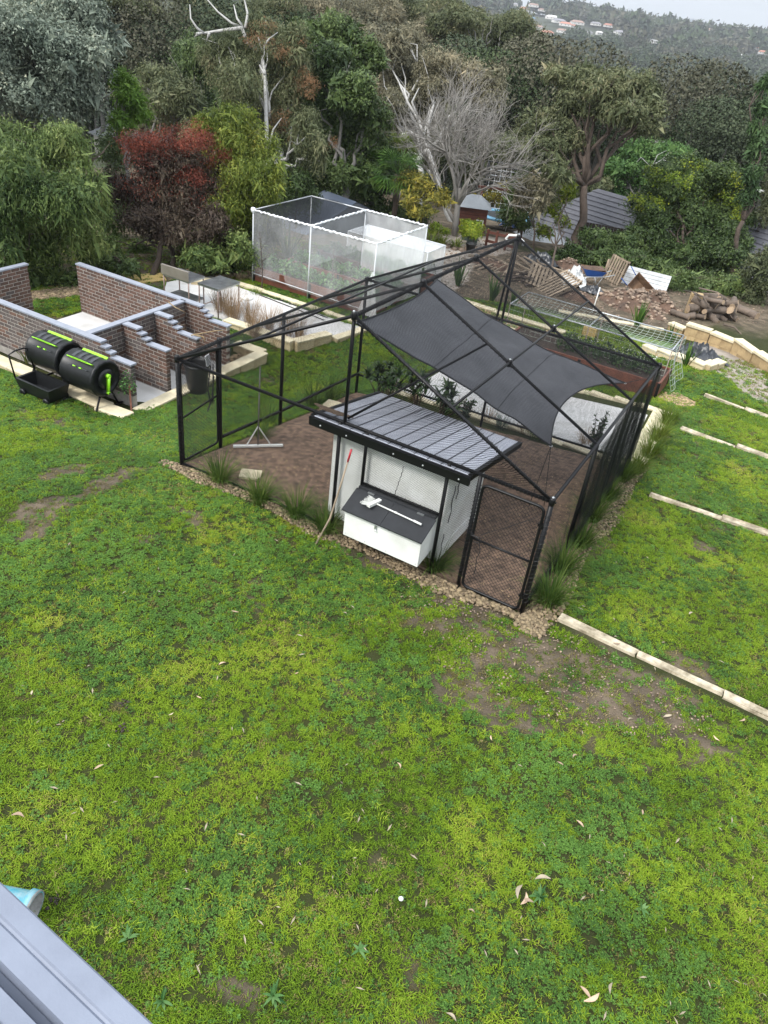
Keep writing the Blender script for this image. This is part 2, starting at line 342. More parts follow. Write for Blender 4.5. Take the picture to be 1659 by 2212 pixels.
def masks(X, Y, Z):
    u, v, d = pj(np.stack([X.ravel(), Y.ravel(), Z.ravel()], 1))
    soil = np.zeros(u.shape)
    for cu, cv, ru, rv, a, s in SOILP: soil = np.maximum(soil, s*ellm(u, v, cu, cv, ru, rv, a)*(d > 1))
    x, y = X.ravel(), Y.ravel()
    n1 = fbm(x, y, 1.3, 5, 2); n2 = fbm(x, y, 5.0, 4, 9)
    n3 = fbm(x, y, 2.2, 5, 60)
    soil = soil*(.10+1.0*n3+.5*n2) + .5*smooth(.60, .80, n1)*(y < 12)*(d < 60)
    soil = smooth(.30, .70, soil+.5*(n2-.5))
    wob = lambda k: (fbm(x, y, .9, 3, k)-.5)*1.0
    yard = inpoly(x+wob(20), y+wob(21), W_YARD) | ((y > 27) & (d > 5))
    path = inpoly(x+wob(22)*.8, y+wob(23)*.8, W_PATH); drive = inpoly(x+wob(24)*.4, y+wob(25)*.4, W_DRIVE)
    pale = np.zeros(u.shape); pale[path] = .8; pale[drive] = 1.0
    soil = np.maximum(soil, np.where(yard | path | drive, 1.0, 0.0))
    woods = smooth(9.8, 11.2, y-.15*x+.0*x)*(x < -7) + ((x < -7.6) & (y > 6.0+(x+8)*.1))     # leaf litter under the left trees
    soil = np.maximum(soil, np.clip(woods, 0, 1)*.9)
    soil = np.maximum(soil, smooth(19.5, 20.5, y-.2*x+(n1-.5)*3)*(x > 3)*.85)
    inside = (x > -.02) & (x < 6.12) & (y > -.02) & (y < 5.6)
    return soil.reshape(X.shape), pale.reshape(X.shape), inside.reshape(X.shape), d.reshape(X.shape), u.reshape(X.shape), v.reshape(X.shape)

def ground_material():
    m, nt, b = newmat('lawn_and_earth'); ge = nt.nodes.new('ShaderNodeNewGeometry'); P = ge.outputs['Position']
    at_ = nt.nodes.new('ShaderNodeAttribute'); at_.attribute_name = 'soil'; ap = nt.nodes.new('ShaderNodeAttribute'); ap.attribute_name = 'pale'
    n1 = noise(nt, .55, 5, P); n2 = noise(nt, 38, 4, P, .7); n3 = noise(nt, 2.6, 5, P, .6)
    gr = ramp(nt, [(.3, (.018, .030, .007)), (.5, (.030, .046, .010)), (.7, (.050, .058, .015))], n1.outputs['Fac'])
    gr2 = mixc(nt, n2.outputs['Fac'], gr.outputs['Color'], (.040, .040, .016), 'MIX')
    so = ramp(nt, [(.25, (.050, .042, .030)), (.5, (.115, .092, .066)), (.75, (.22, .17, .12))], n3.outputs['Fac'])
    so2 = mixc(nt, .35, so.outputs['Color'], n2.outputs['Fac'], 'OVERLAY')
    pa = ramp(nt, [(.3, (.30, .26, .22)), (.7, (.46, .41, .36))], n3.outputs['Fac']); pa2 = mixc(nt, .3, pa.outputs['Color'], n2.outputs['Fac'], 'OVERLAY')
    s2 = mixc(nt, ap.outputs['Fac'], so2, pa2); f = math_(nt, 'ADD', at_.outputs['Fac'], math_(nt, 'MULTIPLY', math_(nt, 'SUBTRACT', n2.outputs['Fac'], .5), .5), True)
    nt.links.new(mixc(nt, f, gr2, s2), b.inputs['Base Color']); b.inputs['Roughness'].default_value = .95; b.inputs['Specular IOR Level'].default_value = .15
    bp = nt.nodes.new('ShaderNodeBump'); bp.inputs['Strength'].default_value = .8; bp.inputs['Distance'].default_value = .03
    nt.links.new(n2.outputs['Fac'], bp.inputs['Height']); nt.links.new(bp.outputs['Normal'], b.inputs['Normal']); return m
M['ground'] = ground_material()
def grid_ground(name, xs, ys, m):
    X, Y = np.meshgrid(xs, ys); Z = g(X, Y)
    s, p, ins, d, u, v = masks(X, Y, Z)
    Z = Z + (fbm(X, Y, .8, 3, 40)-.5)*.05*(~ins)
    n, k = X.shape; I = np.arange(n*k).reshape(n, k)
    F = np.stack([I[:-1, :-1], I[:-1, 1:], I[1:, 1:], I[1:, :-1]], -1).reshape(-1, 4)
    me = mesh_np(name, np.stack([X, Y, Z], -1).reshape(-1, 3), F, m, True)
    for nm, arr in (('soil', s), ('pale', p)):
        a = me.attributes.new(nm, 'FLOAT', 'POINT'); a.data.foreach_set('value', arr.ravel().astype(np.float32))
    return tag(link(D.objects.new(name, me)), kind='structure')
XN, YN = (-30.0, 30.0), (-14.0, 46.0)
def axis(a, b, f0, f1, fine, coarse):
    return np.concatenate([np.arange(a, f0, coarse), np.arange(f0, f1, fine), np.arange(f1, b+coarse*.5, coarse)])
xs = axis(-30, 30, -13, 16, .11, .5); ys = axis(-14, 46, -8, 20, .11, .5)
grid_ground('ground', xs, ys, M['ground'])
# the valley and the far hillside, polar sheet that starts under the edge of the garden ground
dd = np.concatenate([np.linspace(20, 200, 60), np.geomspace(210, 4900, 80)]); aa = np.radians(np.linspace(-62, 58, 150))
R_, A_ = np.meshgrid(dd, aa, indexing='ij')
Xf = CAM[0]+R_*(np.cos(A_)*GF[0]+np.sin(A_)*GR[0]); Yf = CAM[1]+R_*(np.cos(A_)*GF[1]+np.sin(A_)*GR[1])
Zf = farz(Xf, Yf)
ing = (Xf > XN[0]-.5) & (Xf < XN[1]+.5) & (Yf > YN[0]) & (Yf < YN[1]+.5); Zf = np.where(ing, np.minimum(Zf, g(Xf, Yf))-.8, Zf)
I = np.arange(R_.size).reshape(R_.shape); F = np.stack([I[:-1, :-1], I[:-1, 1:], I[1:, 1:], I[1:, :-1]], -1).reshape(-1, 4)[:, ::-1]
M['hill'] = mat('wooded_hillside_floor', (.050, .058, .030), .95, .5, .02, c2=(.028, .034, .018))
tag(link(D.objects.new('hills', mesh_np('hills', np.stack([Xf, Yf, Zf], -1).reshape(-1, 3), F, M['hill'], True))), kind='structure')

# ---------------------------------------------------------------- draped sheets: floor of the run, slabs, paths
def drape(name, poly, m, off=.012, cuts=4, flat=None, skirt=.12, kind='structure', lumps=0.0):
    bm = bmesh.new(); vs = [bm.verts.new((p[0], p[1], 0)) for p in poly]; bm.faces.new(vs)
    bmesh.ops.triangulate(bm, faces=bm.faces[:])
    for _ in range(cuts): bmesh.ops.subdivide_edges(bm, edges=[e for e in bm.edges if e.calc_length() > .35], cuts=1, use_grid_fill=True)
    bmesh.ops.triangulate(bm, faces=bm.faces[:])
    V = np.array([v.co[:] for v in bm.verts]); Z = g(V[:, 0], V[:, 1]) if flat is None else np.full(len(V), flat)
    if lumps: Z = Z + fbm(V[:, 0], V[:, 1], 3.0, 4, 8)*lumps
    for v, z in zip(bm.verts, Z): v.co.z = z+off
    be = [e for e in bm.edges if e.is_boundary]; r = bmesh.ops.extrude_edge_only(bm, edges=be)
    for v in [x for x in r['geom'] if isinstance(x, bmesh.types.BMVert)]: v.co.z -= skirt
    bmesh.ops.recalc_face_normals(bm, faces=bm.faces[:])
    if sum(f.normal.z for f in bm.faces) < 0: bmesh.ops.reverse_faces(bm, faces=bm.faces[:])
    me = D.meshes.new(name); bm.to_mesh(me); bm.free(); me.materials.append(m)
    return tag(link(D.objects.new(name, me)), kind=kind)
M['run_soil'] = mat('red_brown_run_soil', (.27, .175, .12), .95, .5, 9, c2=(.085, .058, .042), bump=1.0, bscale=26)
M['concrete'] = mat('pale_concrete', (.62, .61, .60), .8, .16, 1.6, c2=(.46, .45, .43), bump=.1)
M['sand'] = mat('yellow_sandstone_paving', (.52, .38, .15), .85, .3, 1.4, c2=(.40, .28, .10), bump=.2)
M['mulch'] = mat('bark_mulch', (.19, .13, .085), .95, .55, 14, bump=1.0, bscale=25)
drape('run_floor', [(.03, .03), (6.08, .03), (6.08, 5.55), (.03, 5.52)], M['run_soil'], .02, 6, lumps=.05)
drape('bay_slab', [(-8.0, 2.22), (-3.1, 2.22), (-3.1, 5.0), (-8.0, 5.0)], M['concrete'], 0, 2, flat=-.755, skirt=.25)
SL1 = [(360,612),(443,593),(522,625),(672,674),(740,698),(795,712),(708,743),(640,757),(497,712),(470,690),(400,668),(352,640)]
drape('concrete_path', [p[:2] for p in gpp(SL1)], M['concrete'], .03, 3)
drape('concrete_path', [(.6, 6.6), (6.0, 5.75), (5.75, 9.1), (.6, 9.3)], M['concrete'], .03, 3)
SD = [(123,652),(180,645),(185,645),(185,628),(170,618),(20,640),(0,640),(0,652)]
drape('sandstone_path', [p[:2] for p in gpp([(60,655),(190,632),(190,612),(300,612),(360,606),(350,590),(200,600),(50,632)])], M['sand'], .02, 3)
drape('sandstone_path', [p[:2] for p in gpp([(440,592),(560,604),(552,588),(470,588)])], M['sand'], .02, 3)

# ================================================================== GRASS AND CLOVER
M['clover'] = leafmat('clover_leaf', [(.1, (.038, .086, .018)), (.5, (.074, .158, .028)), (.9, (.13, .25, .045))], .5, 1.1, .2)
M['grass'] = leafmat('grass_blade', [(.1, (.050, .092, .010)), (.45, (.145, .25, .016)), (.8, (.27, .37, .028)), (1.0, (.42, .40, .08))], .5, .7, .25)
M['weed'] = leafmat('bright_grass_blade', [(.1, (.17, .27, .018)), (.9, (.32, .42, .045))], .5, .9, .3)
M['moss'] = leafmat('dry_mossy_blade', [(.1, (.07, .065, .02)), (.6, (.18, .155, .045)), (.95, (.40, .33, .16))], .7, .9, .1)
def clump_mesh(name, kind, n, rad, m, seed):
    r = np.random.default_rng(seed); V = []; F = []
    for i in range(n):
        a = r.uniform(0, 2*pi); q = rad*sqrt(r.uniform(0, 1)); px, py = q*cos(a), q*sin(a)
        if kind == 'clover':
            h = r.uniform(.012, .034); s = r.uniform(.006, .0125); t = r.uniform(0, 2*pi)
            for k in range(3):
                b = t+k*2.09; tl = r.uniform(-.4, .5); cx, cy = px+cos(b)*s, py+sin(b)*s
                e1 = np.array([cos(b), sin(b), tl]); e2 = np.array([-sin(b), cos(b), r.uniform(-.3, .3)]); o = np.array([px, py, h])
                V += [o, o+e1*s+e2*s*.75, o+e1*s*1.9, o+e1*s-e2*s*.75]; j = len(V)-4; F.append((j, j+1, j+2, j+3))
        else:
            L = {'grass': .055, 'weed': .09, 'moss': .03}[kind]*r.uniform(.5, 1.2); b = r.uniform(0, 2*pi); w = L*.06+.0012; ln = r.uniform(.5, 1.4)
            o = np.array([px, py, 0]); d1 = np.array([cos(b)*ln*.35, sin(b)*ln*.35, .5])*L; d2 = np.array([cos(b)*ln, sin(b)*ln, .75-.25*ln])*L; s = np.array([-sin(b), cos(b), 0])*w
            V += [o-s, o+s, o+d1+s*.8, o+d1-s*.8]; j = len(V)-4; F.append((j, j+1, j+2, j+3)); V += [o+d1-s*.8, o+d1+s*.8, o+d2+s*.1, o+d2-s*.1]; F.append((j+4, j+5, j+6, j+7))
    me = mesh_np(name, V, F, m); return D.objects.new(name, me)
def scatter(name, P, variants, sc=(.7, 1.4), label=None, tilt=.15, scales=None):
    """one object whose points carry instanced tufts"""
    col = D.collections.new(name+'_tufts')
    for o in variants: col.objects.link(o)
    me = D.meshes.new(name); n = len(P); me.vertices.add(n); me.vertices.foreach_set('co', np.asarray(P, np.float32).ravel())
    rot = np.stack([rng.normal(0, tilt, n), rng.normal(0, tilt, n), rng.uniform(0, 2*pi, n)], 1).astype(np.float32)
    a = me.attributes.new('rot', 'FLOAT_VECTOR', 'POINT'); a.data.foreach_set('vector', rot.ravel())
    s = rng.uniform(sc[0], sc[1], n) if scales is None else scales
    a = me.attributes.new('sc', 'FLOAT', 'POINT'); a.data.foreach_set('value', s.astype(np.float32))
    o = link(D.objects.new(name, me)); tag(o, label, None, None, 'stuff')
    ng = D.node_groups.new(name+'_nodes', 'GeometryNodeTree'); ng.interface.new_socket('Geometry', in_out='INPUT', socket_type='NodeSocketGeometry'); ng.interface.new_socket('Geometry', in_out='OUTPUT', socket_type='NodeSocketGeometry')
    N = ng.nodes; gi = N.new('NodeGroupInput'); go = N.new('NodeGroupOutput'); ip = N.new('GeometryNodeInstanceOnPoints'); ci = N.new('GeometryNodeCollectionInfo')
    ci.inputs['Collection'].default_value = col; ci.inputs['Separate Children'].default_value = True; ci.inputs['Reset Children'].default_value = True; ip.inputs['Pick Instance'].default_value = True
    na = N.new('GeometryNodeInputNamedAttribute'); na.data_type = 'FLOAT_VECTOR'; na.inputs['Name'].default_value = 'rot'
    nb = N.new('GeometryNodeInputNamedAttribute'); nb.data_type = 'FLOAT'; nb.inputs['Name'].default_value = 'sc'
    er = N.new('FunctionNodeEulerToRotation'); rv = N.new('FunctionNodeRandomValue'); rv.data_type = 'INT'
    [i for i in rv.inputs if i.name == 'Max' and i.type == 'INT'][0].default_value = len(variants)-1
    L = ng.links; L.new(gi.outputs[0], ip.inputs['Points']); L.new(ci.outputs[0], ip.inputs['Instance']); L.new(na.outputs[0], er.inputs[0]); L.new(er.outputs[0], ip.inputs['Rotation'])
    L.new(nb.outputs[0], ip.inputs['Scale']); L.new([q for q in rv.outputs if q.type == 'INT'][0], ip.inputs['Instance Index']); L.new(ip.outputs[0], go.inputs[0])
    md = o.modifiers.new('tufts', 'NODES'); md.node_group = ng; return o
# where lawn may grow: not inside the run, not on slabs, walls or gravel
NOGRASS = [[(6.5,.05),(10,-.12),(10,.22),(6.5,.38)], [(6.7,4.64),(9.4,4.74),(9.4,4.98),(6.7,4.88)], [(6.5,8.6),(9.1,8.38),(9.1,8.62),(6.5,8.84)], [(6.5,11.63),(8.7,11.28),(8.7,11.52),(6.5,11.87)], [(-.1,-.27),(6.42,-.27),(6.48,5.7),(-.1,5.6)], [(-8.2,1.75),(-3.0,1.75),(-3.0,6.3),(-8.2,5.2)], [tuple(p[:2]) for p in gpp(SL1)], [(.3,5.6),(6.35,5.6),(6.2,9.8),(.3,9.6)]]
def lawn_points(n, x0, x1, y0, y1, dens):
    x = rng.uniform(x0, x1, n); y = rng.uniform(y0, y1, n); z = g(x, y); s, p, ins, d, u, v = masks(x, y, z)
    ok = (d > 1) & (u > -60) & (u < 1720) & (v > 400) & (v < 2330)
    for q in NOGRASS: ok &= ~inpoly(x, y, q)
    ok &= ~inpoly(x, y, W_YARD)
    far = smooth(9, 26, d); keep = dens(x, y, s)*(1-.72*far) > rng.uniform(0, 1, n); ok &= keep
    z = z + (fbm(x, y, .8, 3, 40)-.5)*.05
    return np.stack([x, y, z], 1)[ok], d[ok]
TYP = lambda x, y: fbm(x, y, .75, 4, 77)+.05*smooth(5, -1, x)-.05*smooth(5, 10, x)-.03*smooth(-3, -7, y)                      # clover here, grass there
def dens_clover(x, y, s): return smooth(.48, .57, TYP(x, y)+(fbm(x, y, 6, 3, 5)-.5)*.3)*(1-s)**1.2+.10*(1-s)+.06
def dens_grass(x, y, s): return (.22+.78*smooth(.58, .44, TYP(x, y)+(fbm(x, y, 5, 3, 6)-.5)*.3))*(1-s)**1.1+.13
def dens_moss(x, y, s): return .22*(1-s)+.6*s+1.0*smooth(.53, .66, fbm(x, y, 1.1, 4, 31))
def dens_weed(x, y, s): return smooth(.60, .72, fbm(x, y, 1.9, 3, 91))*.9*(1-.8*s)+.03
var = lambda nm, kind, n, rad, m, k: [clump_mesh(nm, kind, n, rad, m, 10*k+i) for i in range(4)]
VC = var('clover_tuft', 'clover', 16, .06, M['clover'], 1); VG = var('grass_tuft', 'grass', 22, .055, M['grass'], 2); VW = var('bright_tuft', 'weed', 16, .05, M['weed'], 3); VM = var('moss_tuft', 'moss', 20, .055, M['moss'], 4)
BOX = (-13, 17, -8, 17)
for nm, V_, n, dn, sc, lb in (('clover', VC, 220000, dens_clover, (.5, 1.0), 'clover leaves covering the darker green parts of the lawn'),
                          ('grass', VG, 330000, dens_grass, (.42, .92), 'short green grass blades of the lawn'),
                          ('weeds', VW, 30000, dens_weed, (.35, .8), 'taller bright yellow green grass tufts in the lawn'),
                          ('moss', VM, 90000, dens_moss, (.6, 1.3), 'dry mossy stubble between the grass')):
    P_, d_ = lawn_points(n, *BOX, dn); scatter(nm, P_, V_, label=lb, scales=rng.uniform(sc[0], sc[1], len(P_))*(1+.7*smooth(10, 26, d_)))

# ================================================================== NETTED BIRD RUN (pipe frame 6.1 x 5.57 m, gable along y)
RW, RD, RE, RR = 6.10, 5.57, 2.0, 3.53
def G0(x, y): return G(x, y)
def pipe(name, pts, r, parent, m=None, n=8):
    mb = MB(); mb.tube(pts, r, n); return mb.build(name, m or M['black_pipe'], parent, True)
def uv_sheet(name, P, m, parent=None, nu=1, nv=1, bag=None):
    """net panel spanned between four corners, uv in metres; bag(s,t) adds a sag vector"""
    P = [np.array(p, float) for p in P]; V = []; U = []; lu = (np.linalg.norm(P[1]-P[0])+np.linalg.norm(P[2]-P[3]))/2; lv = (np.linalg.norm(P[3]-P[0])+np.linalg.norm(P[2]-P[1]))/2
    for j in range(nv+1):
        for i in range(nu+1):
            s, t = i/nu, j/nv; q = (P[0]*(1-s)+P[1]*s)*(1-t)+(P[3]*(1-s)+P[2]*s)*t
            if bag: q = q+np.array(bag(s, t))
            V.append(q); U.append((s*lu, t*lv))
    I = np.arange((nu+1)*(nv+1)).reshape(nv+1, nu+1); F = np.stack([I[:-1, :-1], I[:-1, 1:], I[1:, 1:], I[1:, :-1]], -1).reshape(-1, 4)
    me = mesh_np(name, V, F, m, True); ul = me.uv_layers.new(name='UVMap'); U = np.array(U, np.float32); ul.data.foreach_set('uv', U[F.ravel()].ravel())
    return link(D.objects.new(name, me), parent)
run = empty('bird_run', (0, 0, 0), 0, 'large black pipe bird run with gabled netted roof around the white coop', 'bird run')
for x, y in ((0, 0), (2.98, 0), (5.13, 0), (RW, 0), (0, .97), (0, 2.72), (0, RD), (3.05, RD), (RW, RD), (RW, 1.87), (RW, 3.73), (4.68, 0)):
    pipe('post', [(x, y, G0(x, y)-.15), (x, y, RE)], .034 if x in (0, RW) else .028, run)
pipe('post', [(3.42, 0, 1.14), (3.42, 0, RE)], .025, run)
for a, b in (((0,0,RE),(RW,0,RE)), ((RW,0,RE),(RW,RD,RE)), ((0,RD,RE),(RW,RD,RE)), ((0,0,RE),(0,RD,RE))): pipe('eave_rail', [a, b], .026, run)
pipe('ridge_rail', [(3.05, -.02, RR), (3.05, RD+.02, RR)], .024, run)
for y in (0, 1.87, 3.73, RD):
    for s in (0, RW): pipe('rafter', [(3.05, y, RR), (s, y, RE)], .023, run)
for x in (1.52, 4.58): pipe('purlin', [(x, 0, (RE+RR)/2+.01), (x, RD, (RE+RR)/2+.01)], .018, run)
for y in (0, RD): pipe('king_post', [(3.05, y, RE), (3.05, y, RR)], .026, run)
pipe('king_post', [(2.93, RD, RE-.12), (3.02, RD, RR)], .024, run)
pipe('brace', [(3.06, .05, RE+.05), (4.2, 1.87, RR-.58)], .018, run)
pipe('mid_rail', [(3.42, 0, 1.17), (4.68, 0, 1.17)], .022, run)
def zb(x, y): return G0(x, y)+.10
pipe('bottom_rail', [(0, 0, zb(0,0)-.05), (1.5, 0, zb(1.5,0)-.05), (3.0, 0, zb(3,0)-.05)], .02, run)
pipe('bottom_rail', [(0, .97, .22), (0, 2.72, .06), (0, RD, -.1)], .026, run)
pipe('bottom_rail', [(0, RD, -.12), (3.05, RD, -.05), (RW, RD, .06)], .024, run)
pipe('bottom_rail', [(RW, 0, .3), (RW, 2.7, .16), (RW, RD, .05)], .026, run)
for p in ((0,0,RE), (RW,0,RE), (RW,RD,RE), (0,RD,RE), (3.05,0,RR), (3.05,RD,RR), (0,.97,RE), (4.58,1.87,(RE+RR)/2), (4.58,3.73,(RE+RR)/2), (3.05,1.87,RR), (3.05,3.73,RR)):
    mb = MB(); mb.lathe([(0, -.05), (.038, -.05), (.042, -.02), (.042, .03), (.036, .055), (0, .06)], p, 12); mb.tube([(p[0]-.055, p[1], p[2]), (p[0]+.055, p[1], p[2])], .011, 6)
    mb.build('clamp', M['black_pipe'], run, True)
for p in ((4.58,1.87,(RE+RR)/2+.045), (4.58,3.73,(RE+RR)/2+.045), (3.05,-.02,RR+.055), (RW,0,RE+.05), (3.05,RD,RR+.055)):
    mb = MB(); mb.lathe([(.014, 0), (.017, .01), (.012, .022), (0, .024)], p, 8); mb.build('bolt', M['galv'], run, True)
def lashing(a, b, r, pitch, name='lashing', rt=.0045):
    a = np.array(a, float); b = np.array(b, float); d = b-a; L = np.linalg.norm(d); d /= L; u = np.cross(d, (0, 0, 1.0))
    if np.linalg.norm(u) < .1: u = np.cross(d, (1.0, 0, 0))
    u /= np.linalg.norm(u); w = np.cross(d, u); n = int(L/pitch*9); t = np.linspace(0, 1, n); ph = t*L/pitch*2*pi
    mb = MB(); mb.tube(a+t[:, None]*(b-a)+r*(np.cos(ph)[:, None]*u+np.sin(ph)[:, None]*w), rt, 3, False); mb.build(name, M['cord'], run)
M['cord'] = mat('tarred_lashing_cord', (.012, .012, .013), .6, .2)
for a, b, r, pt in (((0,0,.3),(0,0,1.9),.040,.07), ((RW,0,.35),(RW,0,1.85),.040,.07), ((5.13,0,.3),(5.13,0,1.85),.034,.06), ((5.13,0,RE),(RW,0,RE),.033,.05), ((0,.97,.22),(0,2.72,.06),.033,.08), ((0,2.72,.06),(0,RD,-.1),.033,.08),
                    ((0,0,RE),(0,1.2,RE),.033,.06), ((0,RD,-.12),(RW,RD,.06),.03,.08), ((3.05,0,RR),(3.05,RD,RR),.030,.05), ((0,RD,RE),(RW,RD,RE),.031,.09), ((RW,.1,.3),(RW,RD,.05),.034,.07), ((3.05,1.87,RR),(4.7,1.87,2.7),.029,.08),((3.05,0,RR),(5.9,0,2.1),.029,.08),((3.42,0,1.17),(4.68,0,1.17),.028,.06)):
    lashing(a, b, r, pt)
NT = M['net']
sg = lambda k: (lambda s, t: (0, 0, -k*sin(pi*s)*sin(pi*t)))
for y0, y1 in ((0, 1.87), (1.87, 3.73), (3.73, RD)):
    uv_sheet('roof_net', [(0, y0, RE+.03), (3.05, y0, RR+.03), (3.05, y1, RR+.03), (0, y1, RE+.03)], M['net_roof'], run, 12, 6, sg(.10))
    uv_sheet('roof_net', [(3.05, y0, RR+.03), (RW, y0, RE+.03), (RW, y1, RE+.03), (3.05, y1, RR+.03)], NT, run, 12, 6, sg(.06))
uv_sheet('gable_net', [(0, -.03, RE), (RW, -.03, RE), (3.06, -.03, RR), (3.04, -.03, RR)], NT, run, 8, 6)
uv_sheet('gable_net', [(0, RD+.03, RE), (RW, RD+.03, RE), (3.06, RD+.03, RR), (3.04, RD+.03, RR)], NT, run, 8, 6)
uv_sheet('wall_net', [(0, -.035, .08), (3.42, -.035, .1), (3.42, -.035, RE), (0, -.035, RE)], M['net_wall'], run, 10, 6, lambda s, t: (0, -.02*sin(7*s)*sin(pi*t), 0))
uv_sheet('wall_net', [(3.42, -.03, 1.17), (4.68, -.03, 1.17), (4.68, -.035, RE), (3.42, -.035, RE)], M['net_wall'], run, 8, 6, lambda s, t: (0, -.02*sin(9*s)*sin(pi*t), 0))
uv_sheet('wall_net', [(4.68, -.035, .15), (5.13, -.035, .15), (5.13, -.035, RE), (4.68, -.035, RE)], M['net_wall'], run, 3, 6)
uv_sheet('wall_net', [(-.035, .97, .05), (-.035, RD, -.5), (-.035, RD, RE), (-.035, .97, RE)], M['net_wall'], run, 10, 6, lambda s, t: (-.03*sin(8*s)*sin(pi*t), 0, 0))
uv_sheet('wall_net', [(0, RD+.035, -.5), (RW, RD+.035, -.12), (RW, RD+.035, RE), (0, RD+.035, RE)], M['net_wall'], run, 10, 6, lambda s, t: (0, .03*sin(8*s)*sin(pi*t), 0))
M['net_side'] = netmat('side_net', (.012, .013, .015), .020, .20, False)
uv_sheet('side_net', [(RW+.04, 0, .12), (RW+.04, RD, -.14), (RW+.04, RD, RE), (RW+.04, 0, RE)], M['net_side'], run, 40, 8, lambda s, t: (.035*sin(40*s+3*t)*sin(pi*t)+.03*sin(13*s)*sin(pi*t), 0, 0))
uv_sheet('side_net', [(RW+.06, 1.5, .25), (RW+.06, RD+.03, -.1), (RW+.06, RD+.03, RE-.05), (RW+.06, 1.9, RE-.02)], M['net_dense'], run, 40, 8, lambda s, t: (.05*sin(34*s+5*t)*sin(pi*t), 0, 0))
uv_sheet('side_net', [(RW-.05, 2.6, .3), (RW-.05, 5.4, .2), (RW-.07, 5.4, 1.9), (RW-.07, 3.3, 1.9)], M['net_dense'], run, 30, 8, lambda s, t: (.04*sin(27*s-6*t)*sin(pi*t), 0, 0))

# the two chain link gates and a chain link skirt
def chain_link(x0, x1, z0, z1, cell, at_fn, parent, r=.0030):
    mb = MB(); w, h = x1-x0, z1-z0
    for sg_ in (1, -1):
        k = -h if sg_ == 1 else 0.0
        c = k
        while c < (w if sg_ == 1 else w+h):
            # line z = sg*(x-c)
            if sg_ == 1: a0, a1 = max(0, c), min(w, c+h); za, zb_ = a0-c, a1-c
            else: a0, a1 = max(0, c-h), min(w, c); za, zb_ = c-a0, c-a1
            if a1-a0 > .02:
                n = max(2, int((a1-a0)/cell*2)); t = np.linspace(0, 1, n)
                pts = [at_fn(x0+a0+(a1-a0)*q, z0+za+(zb_-za)*q, .004*(1 if i % 2 else -1)*sg_) for i, q in enumerate(t)]
                mb.tube(pts, r, 3, False)
            c += cell
    return tag(mb.build('chain_link', M['black_pipe'], parent), None, None, None, 'stuff')
def rounded_frame(pts, r, parent, name='frame'):
    P = []; n = len(pts)
    for i in range(n):
        a, b, c = [np.array(pts[(i+k) % n], float) for k in (-1, 0, 1)]; u = (a-b)/np.linalg.norm(a-b); w = (c-b)/np.linalg.norm(c-b); R = .09
        for t in np.linspace(0, 1, 5): P.append(b+u*R*(1-t)**2+w*R*t**2)
    P.append(P[0]); mb = MB(); mb.tube(P, r, 8, False); return mb.build(name, M['black_pipe'], parent, True)
gate = empty('run_gate', (5.62, 0, .15), 0, 'closed chain link gate beside the white coop, at the near corner of the run', 'gate')
gx = lambda x, z, o: (x-5.62, -.01+o, z-.15)
rounded_frame([gx(5.19, .20, 0), gx(6.04, .20, 0), gx(6.04, 1.88, 0), gx(5.19, 1.88, 0)], .021, gate)
mb = MB(); mb.tube([gx(5.19, 1.03, 0), gx(6.04, 1.03, 0)], .017, 8); mb.build('cross_bar', M['black_pipe'], gate, True)
chain_link(5.19, 6.04, .20, 1.88, .062, gx, gate)
for z in (.45, 1.62):
    mb = MB(); mb.lathe([(.03, -.03), (.03, .03)], gx(6.07, z, 0), 10); mb.box(gx(6.05, z, 0), (.09, .03, .035)); mb.build('hinge', M['black_pipe'], gate)
mb = MB(); mb.tube([gx(5.16, 1.08, -.03), gx(5.30, 1.10, -.03), gx(5.32, 1.02, -.03), gx(5.24, 1.0, -.03)], .007, 5); mb.tube([gx(5.16, 1.13, -.03), gx(5.34, 1.05, -.035)], .006, 5); mb.box(gx(5.15, 1.05, -.03), (.05, .02, .10)); mb.build('latch', M['black_pipe'], gate)
mb = MB(); mb.tube([gx(5.32, 1.02, -.04), gx(5.36, .9, -.05), gx(5.33, .78, -.05), gx(5.35, .6, -.05), gx(5.34, .5, -.05)], .006, 5); mb.tube([gx(5.3, 1.13, -.02), gx(5.98, 1.72, -.02)], .004, 4); mb.build('pull_cord', M['cord'], gate)
gate2 = empty('run_gate', (0, .48, .05), 0, 'narrow chain link side gate at the far left corner of the run', 'gate')
gy = lambda y, z, o: (-.01+o, y-.48, z-.05)
rounded_frame([gy(.06, .16, 0), gy(.92, .14, 0), gy(.92, 1.90, 0), gy(.06, 1.90, 0)], .02, gate2)
mb = MB(); mb.tube([gy(.06, .95, 0), gy(.92, 1.05, 0)], .016, 8); mb.build('cross_bar', M['black_pipe'], gate2, True)
chain_link(.06, .92, .16, 1.90, .062, gy, gate2)
mb = MB(); mb.tube([gy(.80, 1.62, -.03), gy(.74, 1.2, -.05), gy(.80, .95, -.05), gy(.72, .8, -.05), gy(.84, .98, -.05), gy(.88, 1.4, -.04)], .012, 5); mb.tube([gy(.86, 1.62, -.03), gy(.86, .9, -.05)], .01, 5); mb.build('hanging_strap', M['cord'], gate2)
M['paper'] = mat('white_tag', (.75, .77, .80), .5, .05)
tg = MB(); tg.box((-.05, .75, 1.72), (.012, .10, .20), 0.0, Euler((radians(12), 0, 0)).to_matrix()); tag(tg.build('tag_sheet', M['paper']), 'small white plastic tag tied to the top of the narrow side gate', 'tag')

